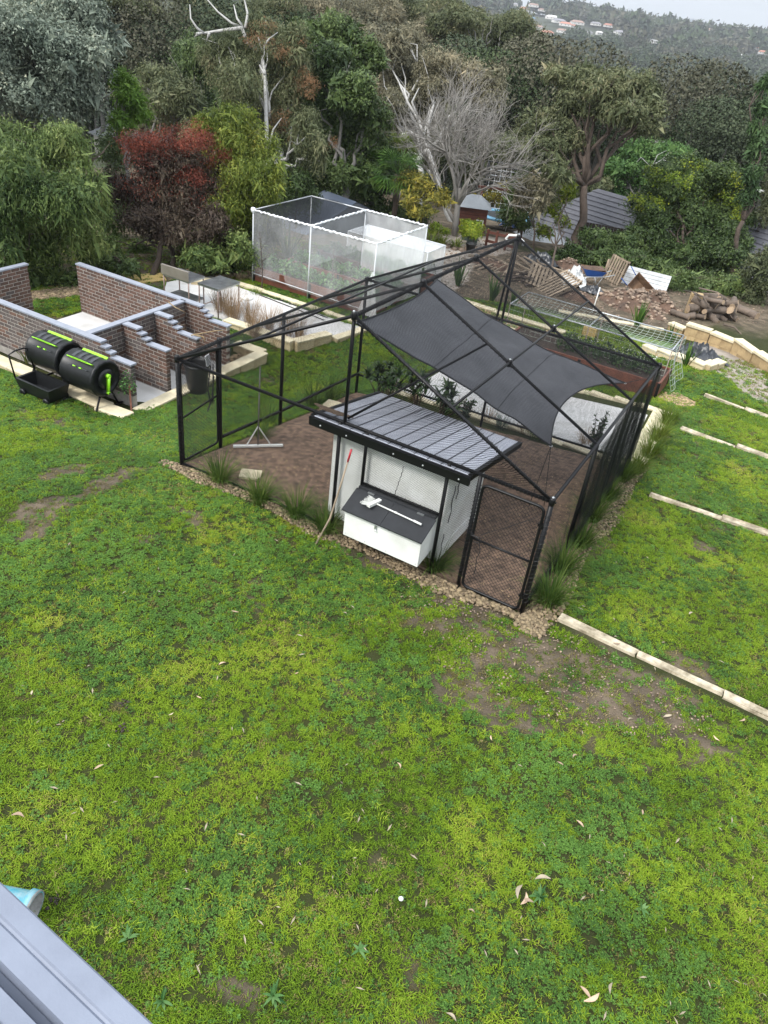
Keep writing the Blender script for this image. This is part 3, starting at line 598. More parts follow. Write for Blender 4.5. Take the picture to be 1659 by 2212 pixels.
# ---------------------------------------------------------------- coop
coop = empty('chicken_coop', (3.8, .7, .15), 0, 'white boarded chicken coop under a grey metal roof inside the run', 'coop')
cl = lambda x, y, z: (x-3.8, y-.7, z-.15)
def cpart(name, c, size, m, rz=0): mb = MB(); mb.box(cl(*c), size, rz); return mb.build(name, m, coop)
cpart('front_wall', (3.775, .11, 1.08), (1.86, .03, 1.52), M['white_board']); cpart('back_wall', (3.775, 1.36, 1.0), (1.86, .03, 1.3), M['white_board'])
for x, lb in ((2.845, 0), (4.705, 1)):
    mb = MB(); mb.add([cl(x+dx, y, z) for dx in (-.015, .015) for y, z in ((.1, .34), (1.38, .34), (1.38, 1.66), (.1, 1.86))], [(0,1,2,3),(7,6,5,4),(0,4,5,1),(1,5,6,2),(2,6,7,3),(3,7,4,0)]); mb.build('side_wall', M['white_board'], coop)
cpart('skid', (3.775, .16, .27), (1.9, .07, .14), M['old_timber']); cpart('skid', (3.775, 1.3, .24), (1.9, .07, .16), M['old_timber'])
for x in (2.95, 4.6): cpart('foot', (x, .2, .13), (.12, .14, .16), M['old_timber']); cpart('foot', (x, 1.25, .08), (.12, .14, .18), M['old_timber'])
cpart('bottom_board', (4.726, .74, .46), (.012, 1.26, .20), M['white_board']); cpart('side_trim', (4.728, .72, 1.12), (.012, 1.2, .03), M['white_board'])
rz0, rz1, ry0, ry1 = 1.955, 1.615, -.05, 1.87
def rp(x, y, o=0): t = (y-ry0)/(ry1-ry0); return cl(x, y, rz0+(rz1-rz0)*t+o)
M['roofmetal'] = mat('grey_metal_roof', (.47, .49, .56), .5, .18, 2.5, metal=.0, rand=.12)
npan = 12; x0, x1 = 2.57, 4.98
for i in range(npan):
    a, b = x0+(x1-x0)*i/npan, x0+(x1-x0)*(i+1)/npan; mb = MB()
    q = lambda x, o: (rp(x+.035*0, ry0, o), rp(x, ry1, o))
    A_, B_ = q(a+.001, 0), q(b-.001, 0); C_, D_ = q(a+.001, .008), q(b-.001, .008)
    mb.add([A_[0], B_[0], B_[1], A_[1], C_[0], D_[0], D_[1], C_[1]], [(3,2,1,0),(4,5,6,7),(0,1,5,4),(1,2,6,5),(2,3,7,6),(3,0,4,7)]); mb.build('roof_panel', M['roofmetal'], coop)
for i in range(npan+1):
    a = x0+(x1-x0)*i/npan; mb = MB(); mb.beam(rp(a, ry0, .010), rp(a, ry1, .010), .014, .012); mb.build('roof_seam', M['black_pipe'] if i in (0, npan) else M['seam'] if 'seam' in M else M.setdefault('seam', mat('dark_roof_seam', (.10, .105, .12), .5, .2)), coop)
mb = MB(); mb.beam(rp(x1+.03, ry0, -.02), rp(x1+.03, ry1, -.02), .05, .08); mb.build('barge_board', M['black_pipe'], coop)
mb = MB(); mb.beam(rp(x0-.03, ry0, -.02), rp(x0-.03, ry1, -.02), .05, .08); mb.build('barge_board', M['black_pipe'], coop)
mb = MB(); mb.box(cl(3.775, -.075, 1.89), (2.50, .05, .13)); mb.box(cl(3.775, -.105, 1.945), (2.50, .02, .02)); mb.build('fascia', M['black_pipe'], coop)
for x in (2.72, 3.15, 3.9, 4.35, 4.88):
    mb = MB(); mb.lathe([(0, -.012), (.011, -.01), (.013, 0)], cl(x, -.10, 1.875), 8, 'y'); mb.build('bolt', M['galv'], coop, True)
mb = MB(); mb.prism([cl(2.75+.28*cos(a)*(1+.3*sin(3*a)), .12+.1*sin(a)*(1+.3*cos(2*a)), 0)[:2] for a in np.linspace(0, 2*pi, 20, False)], 0, .012); o = mb.build('leaf_litter', M['mulch'], coop); o.location = (0, 0, 1.955-.045-.15+.01); o.rotation_euler = (radians(-10), 0, 0); o['kind'] = 'stuff'
# nest box: sloping felt lid over a white box that sticks out through the front
nx0, nx1 = 3.385, 4.61
mb = MB(); mb.add([cl(*p) for p in ((nx0,-.34,.44),(nx1,-.34,.44),(nx1,.09,.50),(nx0,.09,.50),(nx0,-.34,.885),(nx1,-.34,.885),(nx1,.09,1.05),(nx0,.09,1.05))], [(3,2,1,0),(4,5,6,7),(0,1,5,4),(1,2,6,5),(2,3,7,6),(3,0,4,7)]); mb.build('nest_box', M['white_board'], coop)
for a, b in ((nx0-.03, 3.98), (3.985, nx1+.03)):
    mb = MB(); mb.add([cl(x, y, z+o) for o in (0, .02) for x, y, z in ((a,-.40,.885),(b,-.40,.885),(b,-.02,1.055),(a,-.02,1.055))], [(3,2,1,0),(4,5,6,7),(0,1,5,4),(1,2,6,5),(2,3,7,6),(3,0,4,7)]); mb.build('nest_lid', M['felt'], coop)
mb = MB(); mb.box(cl(4.0, .03, 1.085), (1.24, .09, .04)); mb.build('lid_strip', M['felt'], coop)
for x in (3.6, 4.4): mb = MB(); mb.box(cl(x, -.02, 1.078), (.10, .05, .012)); mb.build('hinge', M['galv'], coop)
for x in (3.42, 3.75, 4.1, 4.575):
    for z in (.48, .84): mb = MB(); mb.lathe([(0, -.004), (.006, -.003), (.008, 0)], cl(x, -.341, z), 8, 'y'); mb.build('screw', M['galv'], coop, True)
mb = MB(); mb.box(cl(3.90, -.352, .80), (.035, .014, .06)); mb.tube([cl(3.90, -.36, .78), cl(3.925, -.37, .76), cl(3.90, -.365, .745)], .006, 5); mb.build('catch', M['galv'], coop)
mb = MB(); mb.tube([cl(4.05, -.055, 1.72)]+[cl(4.05+.012*(k % 2)-.09*k/14, -.055, 1.68-.54*k/14) for k in range(15)], .005, 5); mb.build('lid_chain', M['cord'], coop)
mb = MB(); mb.tube([cl(4.10, -.055, 1.745), cl(4.085, -.055, 1.70), cl(4.07, -.055, 1.74)], .005, 5); mb.build('chain_hook', M['galv'], coop)
for k, (y, z0, z1) in enumerate(((.35, 1.62, 1.28), (.22, 1.55, .95), (.12, .80, .38))):
    mb = MB(); mb.tube([cl(4.735, y+.02*sin(j*1.4), z0+(z1-z0)*j/8) for j in range(9)], .006, 5); mb.build('hanging_chain', M['cord'], coop)
# broom on the nest box lid
broom = empty('broom', (4.0, -.16, 1.03), 0, 'white brush head broom lying on the dark nest box lid', 'broom')
bl = lambda x, y, z: (x-4.0, y+.16, z-1.03)
mb = MB(); mb.tube([bl(3.78, -.16, 1.045), bl(4.50, -.20, 1.045)], .011, 8); mb.build('handle', M['white_board'], broom, True)
mb = MB(); mb.tube([bl(4.08, -.175, 1.045), bl(4.11, -.177, 1.045)], .016, 8); mb.tube([bl(4.38, -.19, 1.045), bl(4.51, -.20, 1.045)], .016, 8); mb.build('grips', M['white_board'], broom, True)['kind'] = 'stuff'
mb = MB(); mb.box(bl(3.74, -.17, 1.05), (.06, .24, .04), radians(-14)); mb.build('head', M['white_board'], broom)
M['bristle'] = mat('grey_white_bristle', (.52, .53, .50), .9, .4, 50)
mb = MB(); R_b = random.Random(3)
for i in range(14):
    for j in range(3):
        c0 = (3.70-.02*j, -.28+.017*i, 1.05); mb.tube([bl(*c0), bl(c0[0]-.08+R_b.uniform(-.01, .01), c0[1]+R_b.uniform(-.02, .02)-.01, 1.035+R_b.uniform(0, .03))], .006, 4, False)
o = mb.build('bristles', M['bristle'], broom); o['kind'] = 'stuff'
# long red handled pole leaning on the coop
pole = empty('leaning_pole', (2.95, -.45, .15), 0, 'thin curved pole with a red grip leaning on the front netting beside the nest box', 'pole')
pb = atz(1232-.0, 2140/1.0*0+1178, .14)
tp = aty(1384/1.8229, 1770/1.8229, -.10); bt = atz(1237/1.8229, 2155/1.8229, .13); md_ = aty(1343/1.8229, 1905/1.8229, -.18); m2 = aty(1300/1.8229, 2040/1.8229, -.32)
rel = lambda p: tuple(np.array(p)-np.array((2.95, -.45, .15)))
mb = MB(); mb.tube([rel(md_*.35+tp*.65), rel(md_), rel(m2), rel(bt)], [.013, .014, .016, .012], 8); mb.build('shaft', M['old_timber'], pole, True)
M['red'] = mat('red_grip', (.42, .015, .03), .4, .15); mb = MB(); mb.tube([rel(tp), rel(md_*.35+tp*.65)], .016, 8); mb.build('grip', M['red'], pole, True)
# aluminium levelling rake standing upright inside the run
rk0 = np.array(atz(557, 966, .02)); rk = empty('levelling_rake', rk0, 0, 'upright levelling rake with a wide pale head on the run floor', 'rake')
dirr = np.array([.78, .62, 0]); mb = MB(); hd0 = rk0*0+np.array([0, 0, .03])
e1, e2 = np.array(atz(504, 966, .03))-rk0, np.array(atz(611, 964, .03))-rk0
mb.beam(e1+[0, 0, .02], e2+[0, 0, .02], .05, .035); mb.build('head', M['white_board'], rk)
mb = MB(); tz = np.array([0, 0, .0]); ap = np.array([0, 0, .42])
mb.tube([ap, e1*.45+[0, 0, .05]], .011, 6); mb.tube([ap, e2*.5+[0, 0, .05]], .011, 6); mb.build('brace', M['white_board'], rk)
mb = MB(); mb.tube([(0, 0, .05), (.01, .01, 1.55)], .013, 8); mb.build('handle', M['bark_grey'], rk, True)

# ---------------------------------------------------------------- shade sail
SA, SB, SC, SD_ = np.array([5.22, 2.9, 1.2]), np.array([5.66, 5.3, 1.62]), np.array([3.0, .10, 3.40]), np.array([1.85, 4.95, 2.60])
n = 36; V = []; U = []
for j in range(n+1):
    for i in range(n+1):
        s, t = i/n, j/n
        # edges pulled in towards the middle between the corners
        S_ = s; T_ = t; q = (SC*(1-S_)+SA*S_)*(1-T_)+(SD_*(1-S_)+SB*S_)*T_
        mid = (SA+SB+SC+SD_)/4; es = (.05 if t < .5 else .15)*(1-4*(s-.5)**2); et = (.04 if s < .5 else .17)*(1-4*(t-.5)**2)
        ws = abs(2*t-1)**2.2; wt = abs(2*s-1)**2.2
        cT = (SC*(1-s)+SA*s) if t < .5 else (SD_*(1-s)+SB*s); cS = (SC*(1-t)+SD_*t) if s < .5 else (SA*(1-t)+SB*t)
        oT = (SD_*(1-s)+SB*s)-(SC*(1-s)+SA*s); oS = (SA*(1-t)+SB*t)-(SC*(1-t)+SD_*t)
        q = q+oT*(es*ws*(1 if t < .5 else -1)*.75)+oS*(et*wt*(1 if s < .5 else -1)*.75)
        fold = .016*sin(26*(s+t*.35))*(1-s*.3)*abs(sin(5*t+2*s))+.014*sin(17*s-12*t)+.06*(fbm(np.array([s*5]), np.array([t*9]), 1, 3, 3)[0]-.5)
        V.append(q+[0, 0, fold*min(1, 8*s*(1-s)+.2)]); U.append((s*4, t*4))
I = np.arange((n+1)**2).reshape(n+1, n+1); F = np.stack([I[:-1, :-1], I[:-1, 1:], I[1:, 1:], I[1:, :-1]], -1).reshape(-1, 4)
sailo = empty('shade_sail', (0, 0, 0), 0, 'charcoal grey shade sail slung under the roof of the run', 'shade sail')
link(D.objects.new('cloth', mesh_np('cloth', V, F, M['sail'], True)), sailo)
M['hem'] = mat('dark_sail_hem', (.030, .031, .036), .8, .1)
Vs = np.array(V).reshape(n+1, n+1, 3); hm = MB()
for E_dge in (Vs[0], Vs[-1], Vs[:, 0], Vs[:, -1]): hm.tube(E_dge+[0, 0, .004], .013, 5)
hm.build('hem', M['hem'], sailo, True)
for q_ in (12, 24): sm_ = MB(); sm_.tube(Vs[:, q_]+[0, 0, .003], .005, 4); sm_.build('seam', M['hem'], sailo, True)
for p in (SA, SB, SC, SD_):
    mb = MB(); mb.tube([p+np.array([.03*cos(a), .03*sin(a), 0]) for a in np.linspace(0, 2*pi, 9)], .006, 5, False); mb.build('ring', M['galv'], sailo, True)
for a, b in ((SA, (5.35, 3.0, G(5.35, 3.0))), (SB, (6.05, 5.5, 1.8)), (SD_, (1.5, 5.5, 2.7)), (SC, (3.05, .02, 3.5)), (SA, (5.15, 2.75, G(5.15, 2.75)))):
    mb = MB(); mb.tube([a, b], .006, 5); mb.build('rope', M['cord'], sailo)

# white hooked pipe hanging at the far gable end
ph = MB(); pq = np.array([3.05, RD+.1, RR]); P0 = aty(1095, 520, RD+.1); P1 = aty(1130, 516, RD+.1)
ph.tube([aty(1098, 521, RD+.12), aty(1093, 515, RD+.12), aty(1100, 508, RD+.12), aty(1118, 509, RD+.12)], .022, 8); ph.tube([aty(1125, 517, RD+.12), aty(1131, 522, RD+.12), aty(1129, 531, RD+.12)], .022, 8)
tag(ph.build('pipe_fitting', M['white_board'], None, True), 'white hooked plastic pipe hung on the far gable peak of the run', 'pipe')

# ================================================================== BRICK COMPOST BAYS
M['brick'] = mat('red_brown_brick', (.135, .076, .056), .9, .35, 11, c2=(.066, .042, .034), rand=.30, bump=.5, bscale=30)
M['brick_grey'] = mat('grey_weathered_brick', (.125, .10, .092), .9, .4, 9, c2=(.06, .052, .052), rand=.32, bump=.5, bscale=30)
M['mortar'] = mat('light_mortar', (.36, .335, .30), .95, .3, 9, bump=.5, bscale=40)
bm_ = bmesh.new(); bmesh.ops.create_cube(bm_, size=1); bmesh.ops.bevel(bm_, geom=bm_.edges[:], offset=.02, segments=1, affect='EDGES')
def brick_mesh(name, size, m):
    me = D.meshes.new(name); b = bm_.copy(); bmesh.ops.scale(b, vec=size, verts=b.verts[:]); b.to_mesh(me); b.free(); me.materials.append(m); return me
TH = .11; CH = .086
BR = {('r', 1): brick_mesh('brick', (.226, TH, .072), M['brick']), ('r', .5): brick_mesh('brick', (.106, TH, .072), M['brick']), ('g', 1): brick_mesh('brick', (.226, TH, .072), M['brick_grey']), ('g', .5): brick_mesh('brick', (.106, TH, .072), M['brick_grey'])}
def brick_wall(label, ax, c, a0, a1, zbot, ztop, steps=(), mat_='r', grey=None, cap_ends=(.02, .02)):
    """single skin wall along x or y; steps = [(a_from, a_to, ztop)] after the full height stretch"""
    full = [(a0, a1 if not steps else steps[0][0], ztop)]+list(steps)
    end = full[-1][1]; base = empty('brick_wall', (a0, c, zbot) if ax == 'x' else (c, a0, zbot), 0, label, 'wall', 'brick compost bay walls')
    ox, oy = base.location[0], base.location[1]
    P = lambda a, z, o=0: ((a-ox, c+o-oy, z-zbot) if ax == 'x' else (c+o-ox, a-oy, z-zbot))
    rz = 0 if ax == 'x' else pi/2; mo = MB(); count = 0
    for s0, s1, zt in full:
        cpt = zt-.035
        L = s1-s0; size = (L-.012, TH-.006, cpt-zbot-.006) if ax == 'x' else (TH-.006, L-.012, cpt-zbot-.006)
        mo.box(P((s0+s1)/2-.003, (cpt+zbot)/2-.003), size)
    mort = mo.build('mortar', M['mortar'], base)
    ncourse = int(round((ztop-.035-zbot)/CH)); rr = random.Random(hash(label) % 1000)
    for k in range(ncourse):
        z = ztop-.035-(k+.5)*CH
        # how far this course runs
        aend = max(s1 for s0, s1, zt in full if zt-.035 >= z+CH*.4)
        off = 0.0 if k % 2 else .12; a = a0+off; items = []
        if off: items.append((a0+.055, .5))
        while a+.235 <= aend+.02: items.append((a+.115, 1)); a += .24
        if aend-a > .03: items.append((a+(aend-a)/2-.002, (aend-a-.006)/.106*.5))
        for q, hf in items:
            g_ = mat_ if grey is None else ('g' if rr.random() < grey(q, z) else 'r')
            if count >= 298: break
            o = D.objects.new('brick', BR[(g_, 1 if hf == 1 else .5)]); o.scale = ((1 if hf == 1 else hf*2), 1, 1); o.location = P(q+rr.uniform(-.002, .002), z, rr.uniform(-.002, .002)); o.rotation_euler = (0, 0, rz); link(o, base); count += 1
    for i, (s0, s1, zt) in enumerate(full):
        m2 = MB(); e1_ = s1+(.03 if i == len(full)-1 else .03); size = (e1_-s0+.0, TH+.05, .035); zz = zt-.0165
        if ax == 'y': size = (size[1], size[0], size[2])
        m2.box(P((s0+e1_)/2, zz), size); m2.build('capping', M['coping'], base)
    return base
ZS, ZT = -.755, .50
st = lambda a: [(a+.42, a+.55, ZT-CH), (a+.55, a+.68, ZT-2*CH), (a+.68, a+1.21, ZT-3*CH)]
gr_lo = lambda q, z: .25+.6*(z < -.45)
brick_wall('tallest rear brick wall of the bays, running to stepped end near the steel tables', 'x', 5.04, -8.03, -3.2, ZS, ZT, st(-4.42), grey=lambda q, z: .08)
brick_wall('grey front brick wall behind the two black compost tumblers', 'x', 2.09, -9.4, -3.2, ZS+.02, ZT, st(-4.42), grey=lambda q, z: .85)
brick_wall('stepped brick divider nearest the tumblers, between the first and second bay', 'x', 3.08, -4.40, -3.2, ZS, ZT, st(-4.42), grey=gr_lo)
brick_wall('stepped brick divider with a dry stalk lying over it, between second and third bay', 'x', 4.01, -4.40, -3.2, ZS, ZT, st(-4.42), grey=lambda q, z: .12)
brick_wall('brick spine wall joining the ends of the stepped dividers', 'y', -4.51, 2.16, 4.97, ZS, ZT, grey=lambda q, z: .6)
brick_wall('low brick return wall at the picture edge beside the sandstone path', 'y', -8.9, 2.9, 4.2, ZS-.05, ZT-.06, grey=lambda q, z: .1)
# tap, dry stalks, black bin
tp_ = MB(); q = np.array([-4.72, 4.8, ZS+.2]); tp_.tube([q+[0, 0, -.2], q, q+[.0, -.03, .07], q+[-.02, -.07, .08], q+[-.02, -.09, .02]], .014, 8); tag(tp_.build('garden_tap', M['galv'], None, True), 'small bent metal tap in the corner of the big brick bay', 'tap')
M['straw'] = mat('dry_straw', (.36, .27, .15), .9, .4, 8, c2=(.22, .15, .08)); M['dead_leaf'] = mat('dead_palm_frond', (.16, .115, .075), .9, .5, 8, rand=.2)
def blades(name, c, n, L, w, m, spread=.6, droop=.6, r0=.08, seed=0, seg=4, up=1.0, parent=None, lean=(0, 0), sm=False):
    r = np.random.default_rng(seed); V = []; F = []
    for i in range(n):
        a = r.uniform(0, 2*pi); q = r0*sqrt(r.uniform()); l = L*r.uniform(.6, 1.1); ou = spread*r.uniform(.2, 1.2); tw = r.uniform(-.6, .6); p = np.array([q*cos(a), q*sin(a), 0.0]); el = pi/2*up-ou*.5; k0 = len(V)
        b = a+r.uniform(-.5, .5)
        for s in range(seg+1):
            t = s/seg; ww = w*(1-t**1.6)*(.55+.9*t if t < .5 else 1.0)*.5+.0006; sd = np.array([-sin(b+tw), cos(b+tw), 0]); V += [p-sd*ww, p+sd*ww]
            e = el-droop*ou*t*2.2; p = p+np.array([cos(e)*cos(b)+lean[0]*t, cos(e)*sin(b)+lean[1]*t, sin(e)])*l/seg
        for s in range(seg): F.append((k0+2*s, k0+2*s+1, k0+2*s+3, k0+2*s+2))
    me = mesh_np(name, V, F, m, sm); o = D.objects.new(name, me); o.location = tuple(map(float, c)); return link(o, parent)
tag(blades('dead_fronds', (-4.25, 4.35, ZS+.72), 26, .42, .05, M['dead_leaf'], 1.6, .9, .12, 5), 'heap of dead brown fronds in the rear compost bay', 'dead fronds', None, 'stuff')
sk = MB(); sk.tube([(-3.35, 3.95, .27), (-3.2, 4.05, .32), (-2.9, 4.25, .42), (-2.75, 4.35, .44)], [.014, .012, .01, .005], 6); sk.tube([(-3.3, 3.98, .29), (-3.15, 4.12, .24), (-3.1, 4.1, .16)], [.02, .02, .012], 6)
sk.tube([(-4.6, 4.6, .52), (-4.3, 4.5, .50), (-4.05, 4.55, .44)], [.012, .01, .006], 6)
tag(sk.build('dry_stalk', M['straw'], None, True), 'pale dry stalk lying over the end of a stepped brick divider', 'stalk')
bn = empty('plastic_bin', (-2.85, 3.55, -.76), 0, 'round black plastic bin standing at the open end of the middle bay', 'bin')
mb = MB(); mb.lathe([(0, .02), (.20, .0), (.235, .3), (.265, .6), (.285, .61), (.285, .66), (.262, .66), (.255, .6), (.2, .04), (0, .03)], (0, 0, 0), 28); mb.build('bucket', M['black_plastic'], bn, True)
for s in (-1, 1): mb = MB(); mb.tube([(s*.285, -.06, .6), (s*.33, -.05, .58), (s*.33, .05, .58), (s*.285, .06, .6)], .012, 6); mb.build('handle', M['black_plastic'], bn, True)

# ================================================================== COMPOST TUMBLERS
HC = .70
def tumbler(c, label, front_panels):
    t = empty('compost_tumbler', c, 0, label, 'compost tumbler', 'black and lime compost tumblers'); R, L = .37, .94
    mb = MB(); mb.lathe([(0, -L/2), (R-.05, -L/2), (R, -L/2+.03), (R+.012, -L/2+.05), (R, -L/2+.07), (R, L/2-.07), (R+.012, L/2-.05), (R, L/2-.03), (R-.05, L/2), (R-.06, L/2-.03), (0, L/2-.03)], (0, 0, HC), 16, 'x'); mb.build('drum', M['black_plastic'], t, True)
    for a in (58, 118):
        mb = MB(); rr = R+.012; a_ = radians(a+ (0)); cy, cz = -rr*cos(a_), rr*sin(a_)
        for x0, x1, h in ((-.34, .34, .016), (-.22, .22, .026)): mb.box((( x0+x1)/2, cy, HC+cz), (x1-x0, .055, h), 0, Euler((-(pi/2-a_)*1, 0, 0)).to_matrix() if False else Euler((pi/2-a_, 0, 0)).to_matrix().transposed())
        mb.build('lime_rail', M['lime_plastic'], t)
    for x in (-.24, -.08, .08, .24):
        mb = MB(); a_ = radians(90); 
        pts = [(x, -(R+.004)*cos(radians(q)), HC+(R+.004)*sin(radians(q))) for q in range(64, 113, 8)]
        V = [(p[0]-.04, p[1], p[2]) for p in pts]+[(p[0]+.04, p[1], p[2]) for p in pts]; k = len(pts)
        mb.add(V, [(i, i+1, k+i+1, k+i) for i in range(k-1)]); mb.build('vent_panel', M['vent'] if 'vent' in M else M.setdefault('vent', mat('dark_grey_vent', (.035, .038, .042), .35, .2)), t)
    mb = MB(); 
    for zz in (36,):
        a_ = radians(zz)
        for x in (-.05, .12): mb.box((x, -(R+.006)*cos(a_), HC+(R+.006)*sin(a_)), (.055, .02, .06), 0, Euler((radians(54), 0, 0)).to_matrix())
    mb.build('lime_catch', M['lime_plastic'], t)
    mb = MB(); a_ = radians(36)
    for x in (-.17, .24): mb.box((x, -(R+.001)*cos(a_), HC+(R+.001)*sin(a_)), (.12, .012, .055), 0, Euler((radians(54), 0, 0)).to_matrix())
    mb.build('slot', M['vent'], t)
    mb = MB(); mb.lathe([(.20, L/2-.03), (.21, L/2), (.13, L/2+.02), (0, L/2+.02)], (0, 0, HC), 24, 'x'); mb.build('end_cap', M['black_plastic'], t, True)
    mb = MB(); mb.lathe([(0, L/2+.02), (.045, L/2+.02), (.045, L/2+.085), (.03, L/2+.09), (0, L/2+.09)], (0, 0, HC+.08), 14, 'x'); mb.beam((L/2+.06, -.0, HC+.08), (L/2+.06, -.05, HC-.26), .03, .075, (1, 0, 0)); mb.lathe([(0, L/2+.03), (.03, L/2+.03), (.03, L/2+.10), (0, L/2+.10)], (0, -.05, HC-.26), 12, 'x'); mb.build('crank_handle', M['lime_plastic'], t, True)
    mb = MB(); mb.tube([(L/2+.06, -.05, HC-.26), (L/2+.19, -.05, HC-.26)], .018, 8); mb.build('crank_grip', M['black_plastic'], t, True)
    for x in (-L/2-.03, L/2-.08):
        mb = MB(); mb.tube([(x, 0, HC-.04), (x, -.28, .05), (x, -.42, .02)], .022, 6); mb.tube([(x, 0, HC-.04), (x, .30, .05), (x, .42, .02)], .022, 6); mb.tube([(x, -.42, .02), (x, .42, .02)], .022, 6); mb.build('stand', M['black_pipe'], t, True)
    return t
tumbler((-5.02, 1.70, -.68), 'black compost tumbler with lime rails, leftmost, standing behind the low cart', 0)
tumbler((-3.88, 1.58, -.69), 'black compost tumbler showing its lime crank handle and round end', 1)
# low black cart in front of the left tumbler
ct = empty('garden_cart', (-4.78, 1.13, -.68), 0, 'low black plastic cart on small wheels below the left tumbler', 'cart')
mb = MB(); B0 = [(-.44,-.20,.08),(.42,-.20,.08),(.42,.2,.08),(-.44,.2,.08)]; T0 = [(-.50,-.26,.36),(.48,-.26,.36),(.48,.26,.36),(-.50,.26,.36)]; T1 = [(-.45,-.21,.36),(.43,-.21,.36),(.43,.21,.36),(-.45,.21,.36)]; B1 = [(-.40,-.16,.11),(.38,-.16,.11),(.38,.16,.11),(-.40,.16,.11)]
mb.add(B0+T0+T1+B1, [(3,2,1,0)]+[(i, (i+1) % 4, 4+(i+1) % 4, 4+i) for i in range(4)]+[(4+i, 4+(i+1) % 4, 8+(i+1) % 4, 8+i) for i in range(4)]+[(8+i, 8+(i+1) % 4, 12+(i+1) % 4, 12+i) for i in range(4)]+[(12,13,14,15)]); mb.build('tray', M['black_plastic'], ct)
mb = MB(); mb.tube([(-.5,-.24,.34), (-.62,-.22,.80), (-.58,-.1,.86), (-.58,.1,.86), (-.62,.22,.80), (-.5,.24,.34)], .017, 8); mb.build('handle', M['black_pipe'], ct, True)
for x, y in ((-.34,-.24), (.34,-.24), (-.34,.24), (.34,.24)):
    wob = MB(); wob.lathe([(0,-.025),(.03,-.028),(.075,-.025),(.08,0),(.075,.025),(.03,.028),(0,.025)], (x, y, .08), 16, 'y'); wob.build('wheel', M['black_plastic'], ct, True)
# rusty stake with a vine leaning at the pier
mb = MB(); mb.beam((-3.2, 1.95, -.15), (-2.95, 1.72, -.66), .035, .02); tag(mb.build('rusty_stake', mat('rusty_steel', (.16, .06, .035), .8, .4, 12)), 'rusty flat steel stake leaning on the low end of the front brick wall', 'stake')

# ================================================================== LIMESTONE EDGING
M['strip_stone'] = mat('stained_limestone', (.54, .47, .35), .9, .5, 7, c2=(.17, .14, .09), rand=.12, bump=.6, bscale=22)
def kerb(label, pts, h=.20, w=.22, L=.5, top=None, cap=True, sink=.15, group='limestone garden edging', cat='kerb', name='limestone_kerb', over=.02, flush=False):
    """row of cut limestone blocks along a line of ground points; top = fixed height or None to follow the ground"""
    base = empty(name, (pts[0][0], pts[0][1], G(pts[0][0], pts[0][1])), 0, label, cat, group); o = np.array(base.location)
    rr = random.Random(len(label)*7+3)
    for a, b in zip(pts[:-1], pts[1:]):
        a = np.array(a[:2], float); b = np.array(b[:2], float); d = b-a; T = np.linalg.norm(d); d /= T; n = max(1, int(round(T/L))); ang = atan2(d[1], d[0])
        for i in range(n):
            c = a+d*(T*(i+.5)/n); l = T/n-.008; zg = G(c[0], c[1]); zt = (zg+h if top is None else top)+rr.uniform(-.006, .006)
            if flush: zt = zg+.04+rr.uniform(-.006, .006)
            hb = zt-zg+sink-(.05 if cap else 0); s = rr.uniform(.80, 1.04) if flush else rr.uniform(.94, 1.04)
            bb = bmesh.new(); bmesh.ops.create_cube(bb, size=1); bmesh.ops.scale(bb, vec=(l, w*s, hb), verts=bb.verts[:]); bmesh.ops.bevel(bb, geom=bb.edges[:], offset=.012, segments=1, affect='EDGES')
            for v in bb.verts: v.co += Vector([rr.uniform(-.02, .02)*flush+rr.uniform(-.006, .006) for _ in range(3)])
            me = D.meshes.new('block'); bb.to_mesh(me); bb.free(); me.materials.append(M['limestone'] if cap else M['strip_stone'] if flush else M['lime_cap'])
            q = D.objects.new('block', me); q.location = (c[0]-o[0], c[1]-o[1], zt-(.05 if cap else 0)-hb/2-o[2]); q.rotation_euler = (0, 0, ang); link(q, base)
            if cap:
                bb = bmesh.new(); bmesh.ops.create_cube(bb, size=1); bmesh.ops.scale(bb, vec=(l+.004, w+.05, .05), verts=bb.verts[:]); bmesh.ops.bevel(bb, geom=bb.edges[:], offset=.008, segments=1, affect='EDGES')
                me = D.meshes.new('cap_stone'); bb.to_mesh(me); bb.free(); me.materials.append(M['lime_cap'])
                q = D.objects.new('cap_stone', me); q.location = (c[0]-o[0]+over*0, c[1]-o[1], zt-.024-o[2]); q.rotation_euler = (rr.uniform(-.01, .01), rr.uniform(-.01, .01), ang+rr.uniform(-.01, .01)); link(q, base)
    return base
kerb('sunken limestone edging along the front of the grey brick wall, below the tumblers', [(-9.2, 1.62), (-3.5, 1.62)], .06, .28, .55, top=-.62)
kerb('thick limestone corner block where a rusty stake stands', [(-3.6, 1.50), (-2.85, 1.55)], .1, .34, .75, top=-.58, cap=False)
kerb('limestone edging running from the stake corner up past the black plastic bin', [(-3.02, 1.95), (-3.05, 6.15), (-3.9, 6.15)], .1, .26, .55, top=-.68)
kerb('limestone retaining edge with corner pier below the grasses beside the steel tables', [(-5.1, 7.2), (-2.95, 7.25)], .2, .24, .5, top=-.70)
kerb('short limestone return wall at the end of the concrete path behind the run', [(-2.95, 7.3), (-2.6, 8.4)], .2, .24, .5, top=-.70)
kerb('limestone strip between the concrete path and the lawn, near end of the white cage', [(-2.45, 8.4), (-2.2, 9.9)], .1, .2, .5, top=-.80)
kerb('long limestone strip between the concrete path and the white netted cage', [(-7.2, 9.85), (-2.2, 9.9), (0.5, 9.75)], .07, .2, .6, cap=False)
kerb('limestone steps at the far end of the brick bays', [(-7.9, 9.0), (-6.9, 9.55)], .16, .35, .55)
kerb('limestone sleeper edging behind the coop along the garden bed', [(.4, 6.42), (6.0, 5.72)], .06, .18, .6, cap=False)
